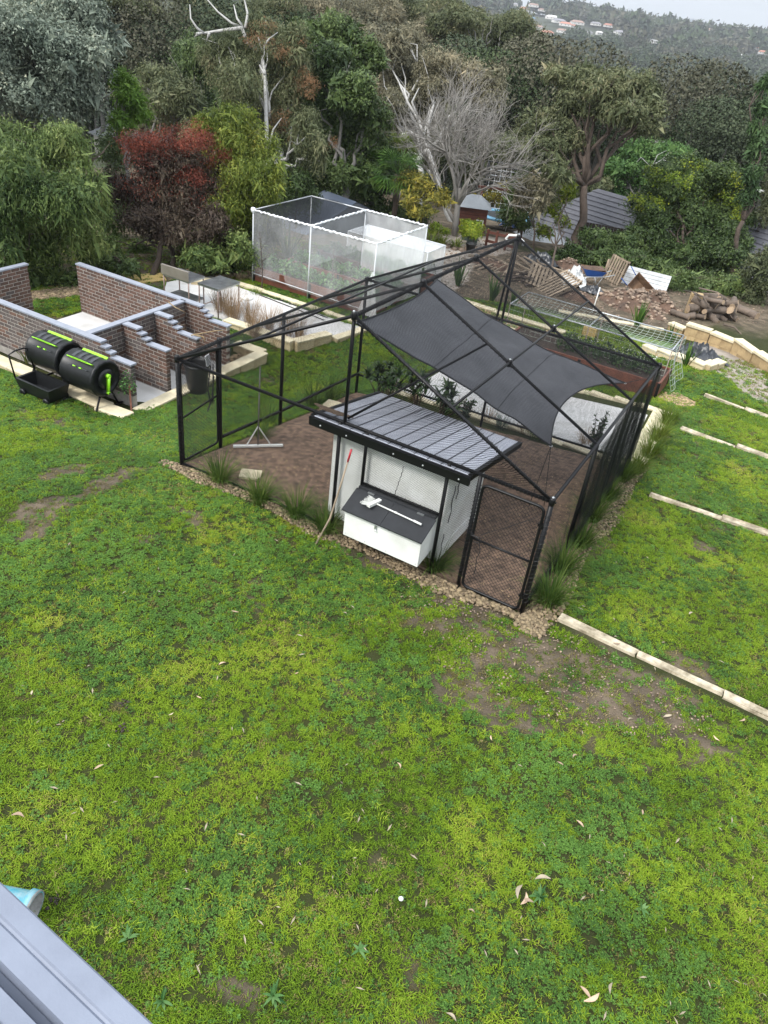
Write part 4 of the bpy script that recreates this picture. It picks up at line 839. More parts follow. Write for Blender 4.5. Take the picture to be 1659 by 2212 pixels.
kerb('broad pale limestone edge leading away from the far right corner of the run', [(6.2, 5.7), (6.0, 9.6)], .05, .42, .6, cap=False)
kerb('pale limestone edge across the far end of the concrete slab', [(6.0, 9.6), (4.2, 9.8), (.5, 9.75)], .06, .2, .6, cap=False)
kerb('limestone edging behind the red timber bed', [(-2.2, 14.95), (.6, 14.9), (1.9, 14.9)], .1, .22, .6)
kerb('limestone edging under the netted tunnel with a yellow block on it', [(-1.6, 13.7), (1.0, 13.4), (2.6, 13.2), (3.2, 13.0)], .1, .2, .6, cap=False)
kerb('limestone garden corner holding the black plastic tarp', [(4.3, 15.1), (6.2, 14.35), (6.5, 15.2)], .22, .26, .55)
kerb('limestone kerb between yard and path, end of the curved wall', [(.8, 17.6), (2.6, 18.2), (4.2, 18.8)], .05, .22, .5, cap=False)
blk = MB(); q = gp(*((1900+868/2.0738)/1.8229, (900+880/2.0738)/1.8229)); blk.box(q+[0, 0, .16], (.42, .24, .26)); tag(blk.build('stone_block', M['sand']), 'loose yellow sandstone block on the edging under the netted tunnel', 'stone block')
# strips let into the right lawn
for (a, b), lb in ((((6.55, .26), (9.9, .10)), 'nearest limestone strip in the lawn, starting at the gate corner'), (((6.75, 4.76), (9.3, 4.86)), 'second limestone strip in the right lawn, with dark stains'),
                   (((6.55, 8.72), (9.0, 8.5)), 'third narrow limestone strip in the right lawn'), (((6.6, 11.75), (8.6, 11.4)), 'farthest short limestone strip in the right lawn')):
    kerb(lb, [a, b], .03, .155, 1.3, cap=False, flush=True, group='limestone strips set in the lawn', cat='stone strip', name='stone_strip', sink=.1)
# curved stepped sandstone wall on the right
M['sandblock'] = mat('split_face_sandstone', (.46, .34, .18), .9, .35, 4, c2=(.30, .21, .11), rand=.18, bump=.7, bscale=22)
WS = [((1444,716),(1475,727),694),((1476,729),(1527,743),692),((1531,745),(1580,762),697),((1583,764),(1624,786),703),((1626,788),(1680,815),713)]
wl = None
for k, (p0, p1, vt) in enumerate(WS):
    a, b = gp(*p0), gp(*p1)
    if wl is None: wl = empty('stepped_wall', a, 0, 'curved stepped sandstone block wall with pale caps beside the log pile', 'wall'); o = np.array(wl.location)
    zt = aty((p0[0]), vt, a[1])[2]; zt = max(zt, a[2]+.2); zt = min(zt, a[2]+.46+.05*(k%2))
    d = b[:2]-a[:2]; T = np.linalg.norm(d); d = d/T; ang = atan2(d[1], d[0]); zb_ = min(a[2], b[2])-.15; rows = max(1, int(round((zt-.06-zb_)/.24))); hh = (zt-.06-zb_)/rows; nb = max(2, int(round(T/.36)))
    for r_ in range(rows):
        for i in range(nb):
            c = a[:2]+d*(T*(i+.5+(.0 if r_ % 2 else 0))/nb); mb = MB(); s = .24+random.uniform(-.008, .008); mb.box((0, 0, 0), (T/nb-.004, s, hh-.004), ang); q = mb.build('block', M['sandblock'], wl); q.location = (c[0]-o[0], c[1]-o[1], zb_+hh*(r_+.5)-o[2])
    c = (a[:2]+b[:2])/2; mb = MB(); mb.box((0, 0, 0), (T+.03, .32, .07), ang); q = mb.build('cap_stone', M['lime_cap'], wl); q.location = (c[0]-o[0], c[1]-o[1], zt-.03-o[2])

# ================================================================== BEDS, CAGES, TABLES
def sleeper_bed(label, x0, x1, y0, y1, zt, h=.42, rows=2):
    o = np.array([x0, y0, zt-h]); e = empty('raised_bed', o, 0, label, 'raised bed', 'red brown timber raised beds')
    for s in range(rows):
        z = zt-h/rows*(s+.5)-o[2]; hh = h/rows-.006
        for y in (y0, y1):
            n = 2; 
            for i in range(n): mb = MB(); mb.box(((x1-x0)*(i+.5)/n, y-o[1]+(.004 if i else 0), z), ((x1-x0)/n-.004, .05, hh)); mb.build('sleeper', M['timber_bed'], e)
        for x in (x0, x1): mb = MB(); mb.box((x-o[0], (y1-y0)/2, z), (.05, y1-y0-.055, hh)); mb.build('sleeper', M['timber_bed'], e)
    for x in (x0, (x0+x1)/2, x1):
        for y in (y0-.04, y1+.04): mb = MB(); mb.box((x-o[0], y-o[1], h/2-.01), (.07, .03, h)); mb.build('post', M['black_pipe'], e)
    mb = MB(); n = 16; xs_ = np.linspace(x0+.03, x1-.03, n); ys_ = np.linspace(y0+.03, y1-.03, 6); X, Y = np.meshgrid(xs_, ys_); Z = zt-.07+fbm(X, Y, 4, 3, 3)*.06
    I = np.arange(X.size).reshape(X.shape); F = np.stack([I[:-1, :-1], I[:-1, 1:], I[1:, 1:], I[1:, :-1]], -1).reshape(-1, 4)
    link(D.objects.new('soil', mesh_np('soil', np.stack([X-o[0], Y-o[1], Z-o[2]], -1).reshape(-1, 3), F, M['soil'])), e); return e
sleeper_bed('long red timber bed behind the run under the pipe framed net tunnel', 1.5, 5.6, 10.62, 11.8, -.24, .44)
sleeper_bed('front timber bed full of leafy greens inside the white net cage', -6.72, -2.62, 10.46, 11.4, -.38)
sleeper_bed('second timber bed inside the white net cage', -6.6, -2.7, 11.95, 12.85, -.42)
sleeper_bed('third timber bed behind the white net cage', -6.6, -2.7, 13.75, 14.6, -.5)
sleeper_bed('timber bed near the black tarp, half hidden by the shade sail', -1.3, .6, 11.2, 12.3, -.42)
# white insect net cage
def cloudnet(name, col, alpha, a2, scale=3.0):
    m, nt, b = newmat(name); tcn = nt.nodes.new('ShaderNodeTexCoord'); mpn = nt.nodes.new('ShaderNodeMapping'); mpn.inputs['Scale'].default_value = (1, 1, .35); nt.links.new(tcn.outputs['Object'], mpn.inputs['Vector'])
    n = noise(nt, scale, 4, mpn.outputs['Vector'], .6); r = ramp(nt, [(.35, (alpha,)*3), (.68, (a2,)*3)], n.outputs['Fac']); b.inputs['Base Color'].default_value = (*col, 1); b.inputs['Roughness'].default_value = .7
    nt.links.new(r.outputs['Color'], b.inputs['Alpha']); return m
M['white_net'] = cloudnet('white_insect_net', (.94, .96, .98), .13, .20); M['white_net2'] = cloudnet('white_insect_net_doubled', (.94, .96, .98), .30, .42)
M['dark_mesh'] = netmat('fine_dark_mesh', (.02, .022, .026), .02, .26, False)
cg = empty('net_cage', (-6.73, 10.39, -.83), 0, 'tall white insect net cage on pipes over the vegetable beds', 'net cage'); cz = 1.27; co = np.array(cg.location)
cw = lambda x, y, z: (x-co[0], y-co[1], z-co[2]); X0, XM, X1, Y0, Y1 = -6.74, -4.70, -2.54, 10.38, 13.33
def cpipe(pts, nm='pipe', r=.018): mb = MB(); mb.tube([cw(*p) for p in pts], r, 7); mb.build(nm, M['white_pipe'], cg, True)
M['white_pipe'] = mat('dull_white_pipe', (.62, .64, .66), .4, .1)
for x in (X0, XM, X1):
    for y in (Y0, Y1): cpipe([(x, y, G(x, y)), (x, y, cz)], 'upright')
for x, y in ((-5.7, Y0), (-3.6, Y0)): cpipe([(x, y, -.6), (x, y, cz)], 'upright') if x < -99 else None
for y in (Y0, Y1): cpipe([(X0, y, cz), (X1, y, cz)], 'top_rail')
for x in (X0, XM, X1): cpipe([(x, Y0, cz), (x, Y1, cz)], 'top_rail')
cpipe([(X0, Y0-.03, -.55), (X1, Y0-.03, -.62)], 'bottom_rail', .012)
def csheet(name, pts, m, nu=14, nv=10, w=.03, f=9.0): 
    n_ = np.cross(np.array(pts[1], float)-pts[0], np.array(pts[3], float)-pts[0]); n_ = n_/np.linalg.norm(n_)
    return uv_sheet(name, [cw(*p) for p in pts], m, cg, nu, nv, lambda s, t: tuple(n_*w*(sin(f*s+4*t)*sin(pi*s)+.6*sin(2.3*f*s)*(1-t)*sin(pi*s))))
csheet('net_panel', [(X0, Y0, -.60), (XM, Y0, -.66), (XM, Y0, cz), (X0, Y0, cz)], M['white_net'], 24, 12, .05)
csheet('net_panel', [(XM, Y0, -.66), (X1, Y0, -.7), (X1, Y0, cz), (XM, Y0, cz)], M['white_net'], 24, 12, .06)
csheet('net_panel', [(X1, Y0, -.66), (X1, Y1, -.8), (X1, Y1, cz), (X1, Y0, cz)], M['white_net2'], 20, 10, .04)
csheet('net_panel', [(XM, Y1, -.8), (X1, Y1, -.8), (X1, Y1, cz), (XM, Y1, cz-.03)], M['white_net2'], 20, 10, .05)
csheet('net_panel', [(XM, Y0, .1), (XM, Y1, .1), (XM, Y1, cz-.02), (XM, Y0, cz-.02)], M['white_net'], 20, 10, .05)
csheet('net_panel', [(X0, Y0, -.6), (X0, Y1, -.6), (X0, Y1, cz), (X0, Y0, cz)], M['dark_mesh'], 10, 8, .03)
csheet('net_panel', [(X0, Y1, -.6), (XM, Y1, -.6), (XM, Y1, cz), (X0, Y1, cz)], M['dark_mesh'], 10, 8, .03)
csheet('net_panel', [(X0, Y0, cz+.01), (XM, Y0, cz+.01), (XM, Y1, cz+.01), (X0, Y1, cz+.01)], M['dark_mesh'], 10, 8, .05)
r_ = random.Random(5); mb = MB()
for (a, b) in (((X0, Y0), (XM, Y0)), ((XM, Y0), (X1, Y0)), ((XM, Y0), (XM, Y1)), ((XM, Y1), (X1, Y1)), ((X1, Y0), (X1, Y1))):      # net gathered over the rails
    n = 40; pts = [cw(a[0]+(b[0]-a[0])*i/n, a[1]+(b[1]-a[1])*i/n, cz+.0+.012*sin(i*1.9)+r_.uniform(-.01, .01)) for i in range(n+1)]; mb.tube(pts, [.02+r_.uniform(0, .014) for _ in pts], 6)
mb.lathe([(0, -.10), (.05, -.06), (.075, 0), (.06, .06), (0, .08)], cw(X0, Y0, cz), 10); mb.build('gathered_net', M['white_net2s'] if 'white_net2s' in M else M.setdefault('white_net2s', mat('bunched_white_net', (.78, .80, .82), .8, .15, 12)), cg)
dr = MB(); k = 16
for j in range(8):
    for i in range(k+1): pass
uv_sheet('loose_drape', [cw(X1-.05, Y0-.03, .5), cw(X1+.02, Y0-.02, .5), cw(X1+.28, Y0-.1, -.75), cw(X1-.35, Y0-.12, -.7)], M['white_net2'], cg, 16, 10, lambda s, t: (.02*sin(15*s), .04*sin(12*s)*t, 0))
# lower white net box behind it
cb = empty('net_cage', (-6.3, 15.0, -1.1), 0, 'lower flat topped white net box behind the tall cage', 'net cage'); co = np.array(cb.location); cgs = cg; cg = cb
for x in (-6.3, -4.75, -3.2):
    for y in (15.0, 16.3): cpipe([(x, y, G(x, y)), (x, y, 0)], 'upright')
for y in (15.0, 16.3): cpipe([(-6.3, y, 0), (-3.2, y, 0)], 'top_rail')
for x in (-6.3, -3.2): cpipe([(x, 15.0, 0), (x, 16.3, 0)], 'top_rail')
for pts in ([(-6.3,15,0),(-3.2,15,0),(-3.2,16.3,0),(-6.3,16.3,0)], [(-6.3,14.99,-1.2),(-3.2,14.99,-1.15),(-3.2,14.99,0),(-6.3,14.99,0)], [(-3.19,15,-1.2),(-3.19,16.3,-1.3),(-3.19,16.3,0),(-3.19,15,0)], [(-6.3,16.31,-1.3),(-3.2,16.31,-1.3),(-3.2,16.31,0),(-6.3,16.31,0)]): csheet('net_panel', pts, M['white_net2'], 14, 8, .03)
cg = cgs; co = np.array(cg.location)
# galvanised pipe tunnel with square netting over the red bed
tn = empty('net_tunnel', (1.2, 11.3, -.7), 0, 'long galvanised pipe frame draped with pale square netting over the red bed', 'net tunnel'); to = np.array(tn.location)
tw = lambda x, y, z: (x-to[0], y-to[1], z-to[2]); TX0, TXM, TX1, TY0, TY1, TZ = 1.22, 3.42, 5.56, 11.22, 12.55, .42
def tpipe(nm, pts, m='galv', r=.018): mb = MB(); mb.tube([tw(*p) for p in pts], r, 7); mb.build(nm, M[m], tn, True)
for y in (TY0, TY1): tpipe('top_rail', [(TX0, y, TZ), (TX1, y, TZ)])
for x in (TX0, TXM, TX1): tpipe('top_rail', [(x, TY0, TZ), (x, TY1, TZ)])
for x in (TX0, TXM, TX1):
    for y in (TY0, TY1): tpipe('upright', [(x, y, G(x, y)-.05), (x, y, TZ)], 'rust_steel', .013)
M['square_net'] = mat('pale_string_net', (.40, .45, .40), .7, .1)
def string_net(nm, fn, nu, nv, m, parent, r=.004):
    mb = MB()
    for i in range(nu+1): mb.tube([fn(i/nu, j/12) for j in range(13)], r, 3, False)
    for j in range(nv+1): mb.tube([fn(i/24, j/nv) for i in range(25)], r, 3, False)
    return tag(mb.build(nm, m, parent), None, None, None, 'stuff')
string_net('string_net', lambda s, t: tw(TX0+(TX1-TX0)*s+.15*sin(3*t+6*s)*sin(pi*t)*.3, TY0+(TY1-TY0)*t, TZ-.10*sin(pi*t)*(.6+.4*abs(sin(2*pi*s)))), 30, 9, M['square_net'], tn)
string_net('string_net', lambda s, t: tw(TX0+(TX1-TX0)*s, TY0-.02-.04*sin(8*s), TZ-(TZ+.25)*t), 30, 5, M['square_net'], tn, .003)
string_net('string_net', lambda s, t: tw(TX1+.04+.25*t*t+.04*sin(9*s), TY0+(TY1-TY0)*s, TZ-(TZ+.6)*t), 9, 8, M['square_net'], tn, .004)
# steel tables
def table(label, x0, x1, y0, y1, zt, splash=False, shelf=False):
    zg = min(G(x0, y0), G(x1, y1)); o = np.array([(x0+x1)/2, (y0+y1)/2, zg+.03]); e = empty('steel_table', o, 0, label, 'table'); L = lambda x, y, z: (x-o[0], y-o[1], z-o[2])
    mb = MB(); mb.box(L(o[0], o[1], zt-.012), (x1-x0, y1-y0, .024)); mb.build('table_top', M['steel_top'], e)
    mb = MB()
    for y in (y0+.02, y1-.02): mb.box(L(o[0], y, zt-.045), (x1-x0-.02, .025, .04))
    for x in (x0+.02, x1-.02): mb.box(L(x, o[1], zt-.045), (.025, y1-y0-.07, .04))
    mb.build('apron', M['galv'], e)
    for x in (x0+.03, x1-.03):
        for y in (y0+.03, y1-.03): mb = MB(); mb.tube([L(x, y, G(x, y)+.02), L(x, y, zt-.03)], .018, 8); mb.build('leg', M['rust_steel'], e, True)
    mb = MB()
    for x in (x0+.03, x1-.03): mb.tube([L(x, y0+.03, zg+.25), L(x, y1-.03, zg+.25)], .012, 6)
    mb.tube([L(x0+.03, o[1], zg+.25), L(x1-.03, o[1], zg+.25)], .012, 6); mb.build('stretcher', M['rust_steel'], e, True)
    if splash: mb = MB(); mb.box(L(o[0], y0-.005, zt+.11), (x1-x0+.02, .03, .26)); mb.box(L(o[0], y0+.02, zt+.235), (x1-x0+.02, .06, .012)); mb.build('splashback', M['splash'], e)
    if shelf: mb = MB(); mb.box(L(o[0], o[1], zg+.27), (x1-x0-.05, y1-y0-.05, .02)); mb.build('shelf', M['steel_top'], e)
    return e
M['steel_top'] = mat('stained_stainless_steel', (.36, .38, .40), .3, .45, 5, metal=.85, bump=.1); M['splash'] = mat('brushed_steel_panel', (.42, .38, .33), .4, .2, 3, metal=.6)
table('square stained steel table on thin rusty legs', -6.16, -5.45, 7.3, 8.22, -.03)
table('steel bench with an upright splashback panel', -7.32, -6.38, 7.2, 7.85, -.03, True, True)
# hoses / pipes lying on the concrete path
for k, (a, b) in enumerate((((560,640),(700,695)), ((566,636),(708,690)))):
    p0, p1 = gp(*a), gp(*b); mb = MB(); mb.tube([p0+[0, 0, .045], (p0+p1)/2+[0, 0, .05], p1+[0, 0, .045]], .014, 6); tag(mb.build('irrigation_pipe', M['black_plastic'], None, True), ['black pipe lying on the concrete path, nearer the grasses', 'black pipe lying on the concrete path, nearer the cage'][k], 'pipe', 'pipes lying on the concrete path')
q = gp(533, 647); mb = MB(); mb.lathe([(0, .0), (.16, 0), (.19, .05), (.17, .09), (0, .10)], q, 14); tag(mb.build('upturned_dish', M['white_board'], None, True), 'small white upturned dish beside the concrete path', 'dish')
# pale slabs on the ground of the run
for (u, v), s, lb, rz in (((541, 1034), (.34, .26, .07), 'pale square stone block lying inside the front netting', .5), ((735, 888), (.75, .45, .05), 'pale board lying on the run floor beside the coop roof', .15)):
    q = gp(u, v); mb = MB(); mb.box((0, 0, s[2]/2), s, rz); o = mb.build('pale_slab', M['lime_cap'], None, loc=q+[0, 0, .03]); tag(o, lb, 'slab')
# ================================================================== YARD: pallets, barrows, rubble, logs
def cr(x0, y0, s): return lambda x, y: ((x0+x/s)/1.8229, (y0+y/s)/1.8229)
c4 = cr(1500, 780, 3.318); c5 = cr(1900, 900, 2.0738); c6 = cr(2400, 950, 2.6587)
def local_frame(P0, P1, P3):
    """origin P0, axes along P1-P0 and P3-P0"""
    ex = P1-P0; ey = P3-P0; ez = np.cross(ex, ey); return ex, ey, ez/np.linalg.norm(ez)
def pallet(label, c, rot, W=1.16, L=1.16):
    e = empty('pallet', c, 0, label, 'pallet', 'old timber pallets'); e.rotation_euler = rot
    for k in range(7): mb = MB(); mb.box((-W/2+.05+(W-.1)*k/6, 0, .12), (.095, L, .018)); mb.build('slat', M['old_timber'], e)
    for k in range(3): mb = MB(); mb.box((0, -L/2+.05+(L-.1)*k/2, .062), (W, .045, .095)); mb.build('stringer', M['old_timber'], e)
    for k in range(3): mb = MB(); mb.box((-W/2+.06+(W-.12)*k/2, 0, .006), (.095, L, .018)); mb.build('bottom_slat', M['old_timber'], e)
    return e
q = gp(*c5(600, 520)); pallet('slatted pallet lying tilted on the rubble heap', q+[0, 0, .22], (radians(24), radians(4), radians(-38)), 1.1, 1.5)
q = gp(*c5(1075, 440)); pallet('pallet standing upright against the white sheet', q+[0, 0, .50], (radians(76), 0, radians(-38)), 1.05, 1.0)
q = gp(*c5(455, 470)); pallet('broken grey pallet leaning on the timber heap', q+[0, 0, .28], (radians(35), radians(14), radians(20)), 1.0, 1.0)
# plank heaps, each plank a thing lying in the heap
r_ = random.Random(21)
def planks(label, u, v, n, L, spread, zr=.4, m='old_timber', ang=(0, pi)):
    q0 = gp(u, v); e = empty('timber_heap', q0, 0, label, 'timber heap')
    for i in range(n):
        l = L*r_.uniform(.6, 1.1); a = r_.uniform(*ang); x, y = r_.gauss(0, spread), r_.gauss(0, spread); zz = .04+zr*max(0, 1-abs(x)/spread/2)*i/n
        mb = MB(); mb.box((0, 0, 0), (l, r_.uniform(.05, .11), r_.uniform(.02, .05))); o = mb.build('plank', M[m], e); o.location = (x, y, zz+(G(q0[0]+x, q0[1]+y)-q0[2])); o.rotation_euler = (r_.uniform(-.2, .2), r_.uniform(-.2, .2), a)
planks('heap of dark grey broken slats left of the tilted pallet', *c5(390, 440), 22, 1.3, .42, .4, 'bark_brown', (.3, 1.3))
planks('long boards lying behind the pallet by the fence', *c5(440, 350), 12, 2.2, .5, .3, 'old_timber', (-.9, -.3))
planks('pale offcuts lying near the run gable', *c5(120, 340), 14, 1.0, .45, .2, 'old_timber', (.8, 1.8))
planks('small pale boards on the left end of the yard', *c5(60, 260), 9, .9, .35, .2, 'old_timber', (-.6, .4))
planks('boards lying before the upturned barrow', *c5(1090, 550), 7, 1.2, .3, .15, 'old_timber', (0, .6))
# rubble heaps
def stones(name, label, pts, size, m, seed=0, cat=None, nind=0, group=None, kindlab=None):
    r = np.random.default_rng(seed); ico = bmesh.new(); bmesh.ops.create_icosphere(ico, subdivisions=1, radius=1); iv = np.array([v.co[:] for v in ico.verts]); iff = np.array([[v.index for v in f.verts] for f in ico.faces]); ico.free()
    V = []; F = []; k = 0
    for p in pts:
        s = size*r.uniform(.5, 1.4)*np.array([1, r.uniform(.6, 1), r.uniform(.4, .8)]); a = r.uniform(0, 2*pi); R = np.array([[cos(a), -sin(a), 0], [sin(a), cos(a), 0], [0, 0, 1]]); tl = r.uniform(-.5, .5); R2 = np.array([[1, 0, 0], [0, cos(tl), -sin(tl)], [0, sin(tl), cos(tl)]])
        V.append((iv*(1+r.uniform(-.18, .18, (len(iv), 1)))*s)@R2.T@R.T+np.array(p)); F.append(iff+k); k += len(iv)
    me = mesh_np(name, np.concatenate(V), np.concatenate(F), m); o = link(D.objects.new(name, me)); return o
M['rubble'] = mat('broken_stone_rubble', (.30, .22, .16), .95, .5, 2, c2=(.12, .09, .07), island=.5, bump=.4)
M['dirt_heap'] = mat('brown_dirt_heap', (.14, .085, .058), .95, .5, 2.5, c2=(.06, .04, .03), bump=1.0, bscale=20)
def heap(label, u, v, rx, ry, h, seed, rock=60, rs=.07, mm='dirt_heap', ang=0.0, nm='rubble_heap'):
    q = gp(u, v); e = empty(nm, q, 0, label, 'heap'); n = 26; V = []; r = np.random.default_rng(seed)
    T, Rr = np.meshgrid(np.linspace(0, 2*pi, 40, False), np.linspace(0, 1, 16)); x = Rr*np.cos(T)*rx*(1+.18*np.sin(3*T+seed)); y = Rr*np.sin(T)*ry*(1+.15*np.cos(2*T+seed))
    x, y = x*cos(ang)-y*sin(ang), x*sin(ang)+y*cos(ang); z = h*(1-Rr**2)**1.2*(.55+.9*fbm(x+seed*3, y, 2.2, 4, seed))-.04; z = z+g(x+q[0], y+q[1])-q[2]
    I = np.arange(x.size).reshape(x.shape); I2 = np.roll(I, -1, 1); F = np.stack([I[:-1], I[1:], I2[1:], I2[:-1]], -1).reshape(-1, 4)[:, ::-1]
    link(D.objects.new('mound', mesh_np('mound', np.stack([x, y, z], -1).reshape(-1, 3), F, M[mm], True)), e)
    k = r.integers(0, x.size, rock); P = np.stack([x.ravel()[k], y.ravel()[k], z.ravel()[k]+.02], 1)+r.normal(0, .04, (rock, 3))*[1, 1, .2]
    o = stones('stones', '', P, rs, M['rubble'], seed); o.parent = e; o['kind'] = 'stuff'; return e
heap('brown rubble heap with terracotta pipe beside the upturned barrow', *c5(1230, 640), 1.5, .95, .55, 3, 260, .075, ang=-.5)
heap('long low rubble ridge left of the log pile', *c5(1420, 640), 1.1, .6, .5, 4, 160, .08, ang=-.5)
heap('dark soil heap in front of the tilted pallet', *c5(770, 570), .75, .6, .28, 6, 50, .04)
heap('soil and litter heap at the left end of the yard', *c5(60, 300), 1.2, .6, .25, 8, 60, .05)
heap('low brown mound behind the barrow', *c5(720, 330), 1.0, .4, .35, 9, 60, .06)
q = gp(*c5(1308, 575)); mb = MB(); mb.lathe([(.0, .28), (.05, .28), (.05, .56), (.066, .56), (.066, .66), (.052, .66), (.052, .58), (0, .5)], q, 16); M['terracotta'] = mat('terracotta', (.42, .13, .07), .7, .15); tag(mb.build('clay_pipe', M['terracotta'], None, True), 'short upright terracotta pipe stuck in the rubble heap', 'pipe')
# wheelbarrows
M['blue'] = mat('blue_painted_steel', (.02, .09, .34), .4, .2, 4); M['rusty'] = mat('soiled_rusty_metal', (.20, .12, .07), .85, .45, 5)
def barrow(label, c, rot, fill):
    e = empty('wheelbarrow', c, 0, label, 'wheelbarrow', 'blue wheelbarrows in the yard'); e.rotation_euler = rot
    T = [(-.50,-.33,.62),(.42,-.30,.66),(.42,.30,.66),(-.50,.33,.62)]; B = [(-.34,-.2,.36),(.22,-.18,.36),(.22,.18,.36),(-.34,.2,.36)]; Ti = [(x*.96, y*.95, z) for x, y, z in T]; Bi = [(x*.94, y*.93, z+.02) for x, y, z in B]
    mb = MB(); mb.add(B+T, [(3,2,1,0)]+[(i, (i+1) % 4, 4+(i+1) % 4, 4+i) for i in range(4)]); mb.build('tray', M['blue'], e)
    mb = MB(); mb.add(Bi+Ti, [(0,1,2,3)]+[(4+i, 4+(i+1) % 4, (i+1) % 4, i) for i in range(4)]); mb.add(T+Ti, [(i, (i+1) % 4, 4+(i+1) % 4, 4+i) for i in range(4)]); mb.build('tray_inside', M['rusty'], e)
    if fill: mb = MB(); mb.add([(x*.9, y*.9, .64+.03*sin(9*x)) for x, y, z in T]+[(0, 0, .74)], [(0,1,4),(1,2,4),(2,3,4),(3,0,4)]); mb.build('load', M['dirt_heap'], e)
    for s in (-1, 1): mb = MB(); mb.tube([(.62, s*.05, .2), (.1, s*.2, .34), (-.5, s*.25, .42), (-.85, s*.28, .55)], .017, 7); mb.build('handle', M['blue'] if not fill else M['galv'], e, True)
    for s in (-1, 1): mb = MB(); mb.tube([(-.1, s*.22, .36), (-.25, s*.22, .02), (-.42, s*.22, .4)], .014, 6); mb.build('leg', M['galv'], e, True)
    mb = MB(); mb.lathe([(0,-.03),(.05,-.03),(.14,-.02),(.185,-.045),(.2,0),(.185,.045),(.14,.02),(.05,.03),(0,.03)], (.62, 0, .2), 18, 'y'); mb.build('wheel', M['black_plastic'], e, True); return e
barrow('blue wheelbarrow standing upright loaded with soil, beside the white plastic', gp(*c5(868, 455)), (0, 0, radians(-150)), True)
q = gp(*c5(1220, 560)); barrow('blue wheelbarrow tipped up on the rubble showing its rusty tray', q+[0, 0, .32], (radians(62), radians(35), radians(20)), False)
# white leaning sheet, plastic, poles, tarp
q0, q1 = gp(*c5(1120, 440)), gp(*c5(1462, 530)); up = np.array([0, 0, 1.0]); hh = .72
sh = empty('white_sheet', (q0+q1)/2, 0, 'long dirty white metal sheet leaning against the hedge', 'metal sheet'); d = (q1-q0); nr = np.cross(d, up); nr /= np.linalg.norm(nr); M['dirty_white'] = mat('dirty_white_sheet', (.60, .63, .66), .5, .3, 2.2, c2=(.40, .41, .42))
for k in range(5):
    a, b = k/5, (k+1)/5; mb = MB(); P_ = lambda s, t, o: (q0+d*s*1.08+(up*hh*.95-nr*.28)*t+nr*o-(q0+q1)/2)
    mb.add([P_(.0, a, 0), P_(1, a, 0), P_(1, b-.02, 0), P_(0, b-.02, 0), P_(0, a, .015), P_(1, a, .015), P_(1, b-.02, .015), P_(0, b-.02, .015)], [(3,2,1,0),(4,5,6,7),(0,1,5,4),(1,2,6,5),(2,3,7,6),(3,0,4,7)]); mb.build('panel', M['dirty_white'], sh)
def crumple(name, label, u, v, rx, ry, h, m, seed, cat, ang=0):
    q = gp(u, v); n = 30; X, Y = np.meshgrid(np.linspace(-1, 1, n), np.linspace(-1, 1, n)); rr_ = np.sqrt(X**2+Y**2); x, y = X*rx*(1+.2*(fbm(X+9, Y, 1.5, 3, seed)-.5)), Y*ry*(1+.3*(fbm(X, Y+9, 1.5, 3, seed+1)-.5)); x, y = x*cos(ang)-y*sin(ang), x*sin(ang)+y*cos(ang)
    rid = 1-np.abs(2*fbm(X+seed, Y, 2.0, 4, seed)-1); z = h*(rid**3)*np.clip(1.25-rr_, .1, 1)*1.6+.02+g(x+q[0], y+q[1])-q[2]
    I = np.arange(x.size).reshape(x.shape); F = np.stack([I[:-1, :-1], I[:-1, 1:], I[1:, 1:], I[1:, :-1]], -1).reshape(-1, 4)
    o = D.objects.new(name, mesh_np(name, np.stack([x, y, z], -1).reshape(-1, 3), F, m, True)); o.location = tuple(map(float, q)); tag(link(o), label, cat)
M['tarp'] = mat('black_plastic_tarp', (.030, .034, .042), .35, .4, 3, spec=.6); M['clear'] = mat('milky_plastic_sheet', (.62, .63, .62), .35, .2, 4)
crumple('plastic_tarp', 'crumpled black plastic tarp lying over the limestone garden corner', *c6(920, 1225), .85, .5, .32, M['tarp'], 3, 'tarp', -.5)
crumple('plastic_sheet', 'milky white plastic sheeting draped over the yard heap', *c5(740, 440), .5, .9, .42, M['clear'], 5, 'plastic sheet', .3)
crumple('weed_mat', 'black torn weed mat on the soil before the barrow', *c5(900, 525), .5, .3, .2, M['tarp'], 7, 'weed mat', -.2)
crumple('weed_mat', 'dark crumpled netting heap behind the long boards', *c5(470, 290), .8, .5, .35, M['tarp'], 9, 'weed mat', -.2)
p0 = gp(*c5(895, 690)); p1 = aty(*c5(960, 480), p0[1]+.1); mb = MB(); mb.tube([p0, p1], .022, 7); tag(mb.build('white_pole', M['white_board'], None, True), 'thin white pole leaning beside the netted tunnel', 'pole')
p0 = gp(*c5(985, 395)); mb = MB(); mb.tube([p0, p0+[.05, 0, .75]], .045, 8); tag(mb.build('fence_post', M['old_timber'], None, True), 'short grey timber post beside the standing pallet', 'post')
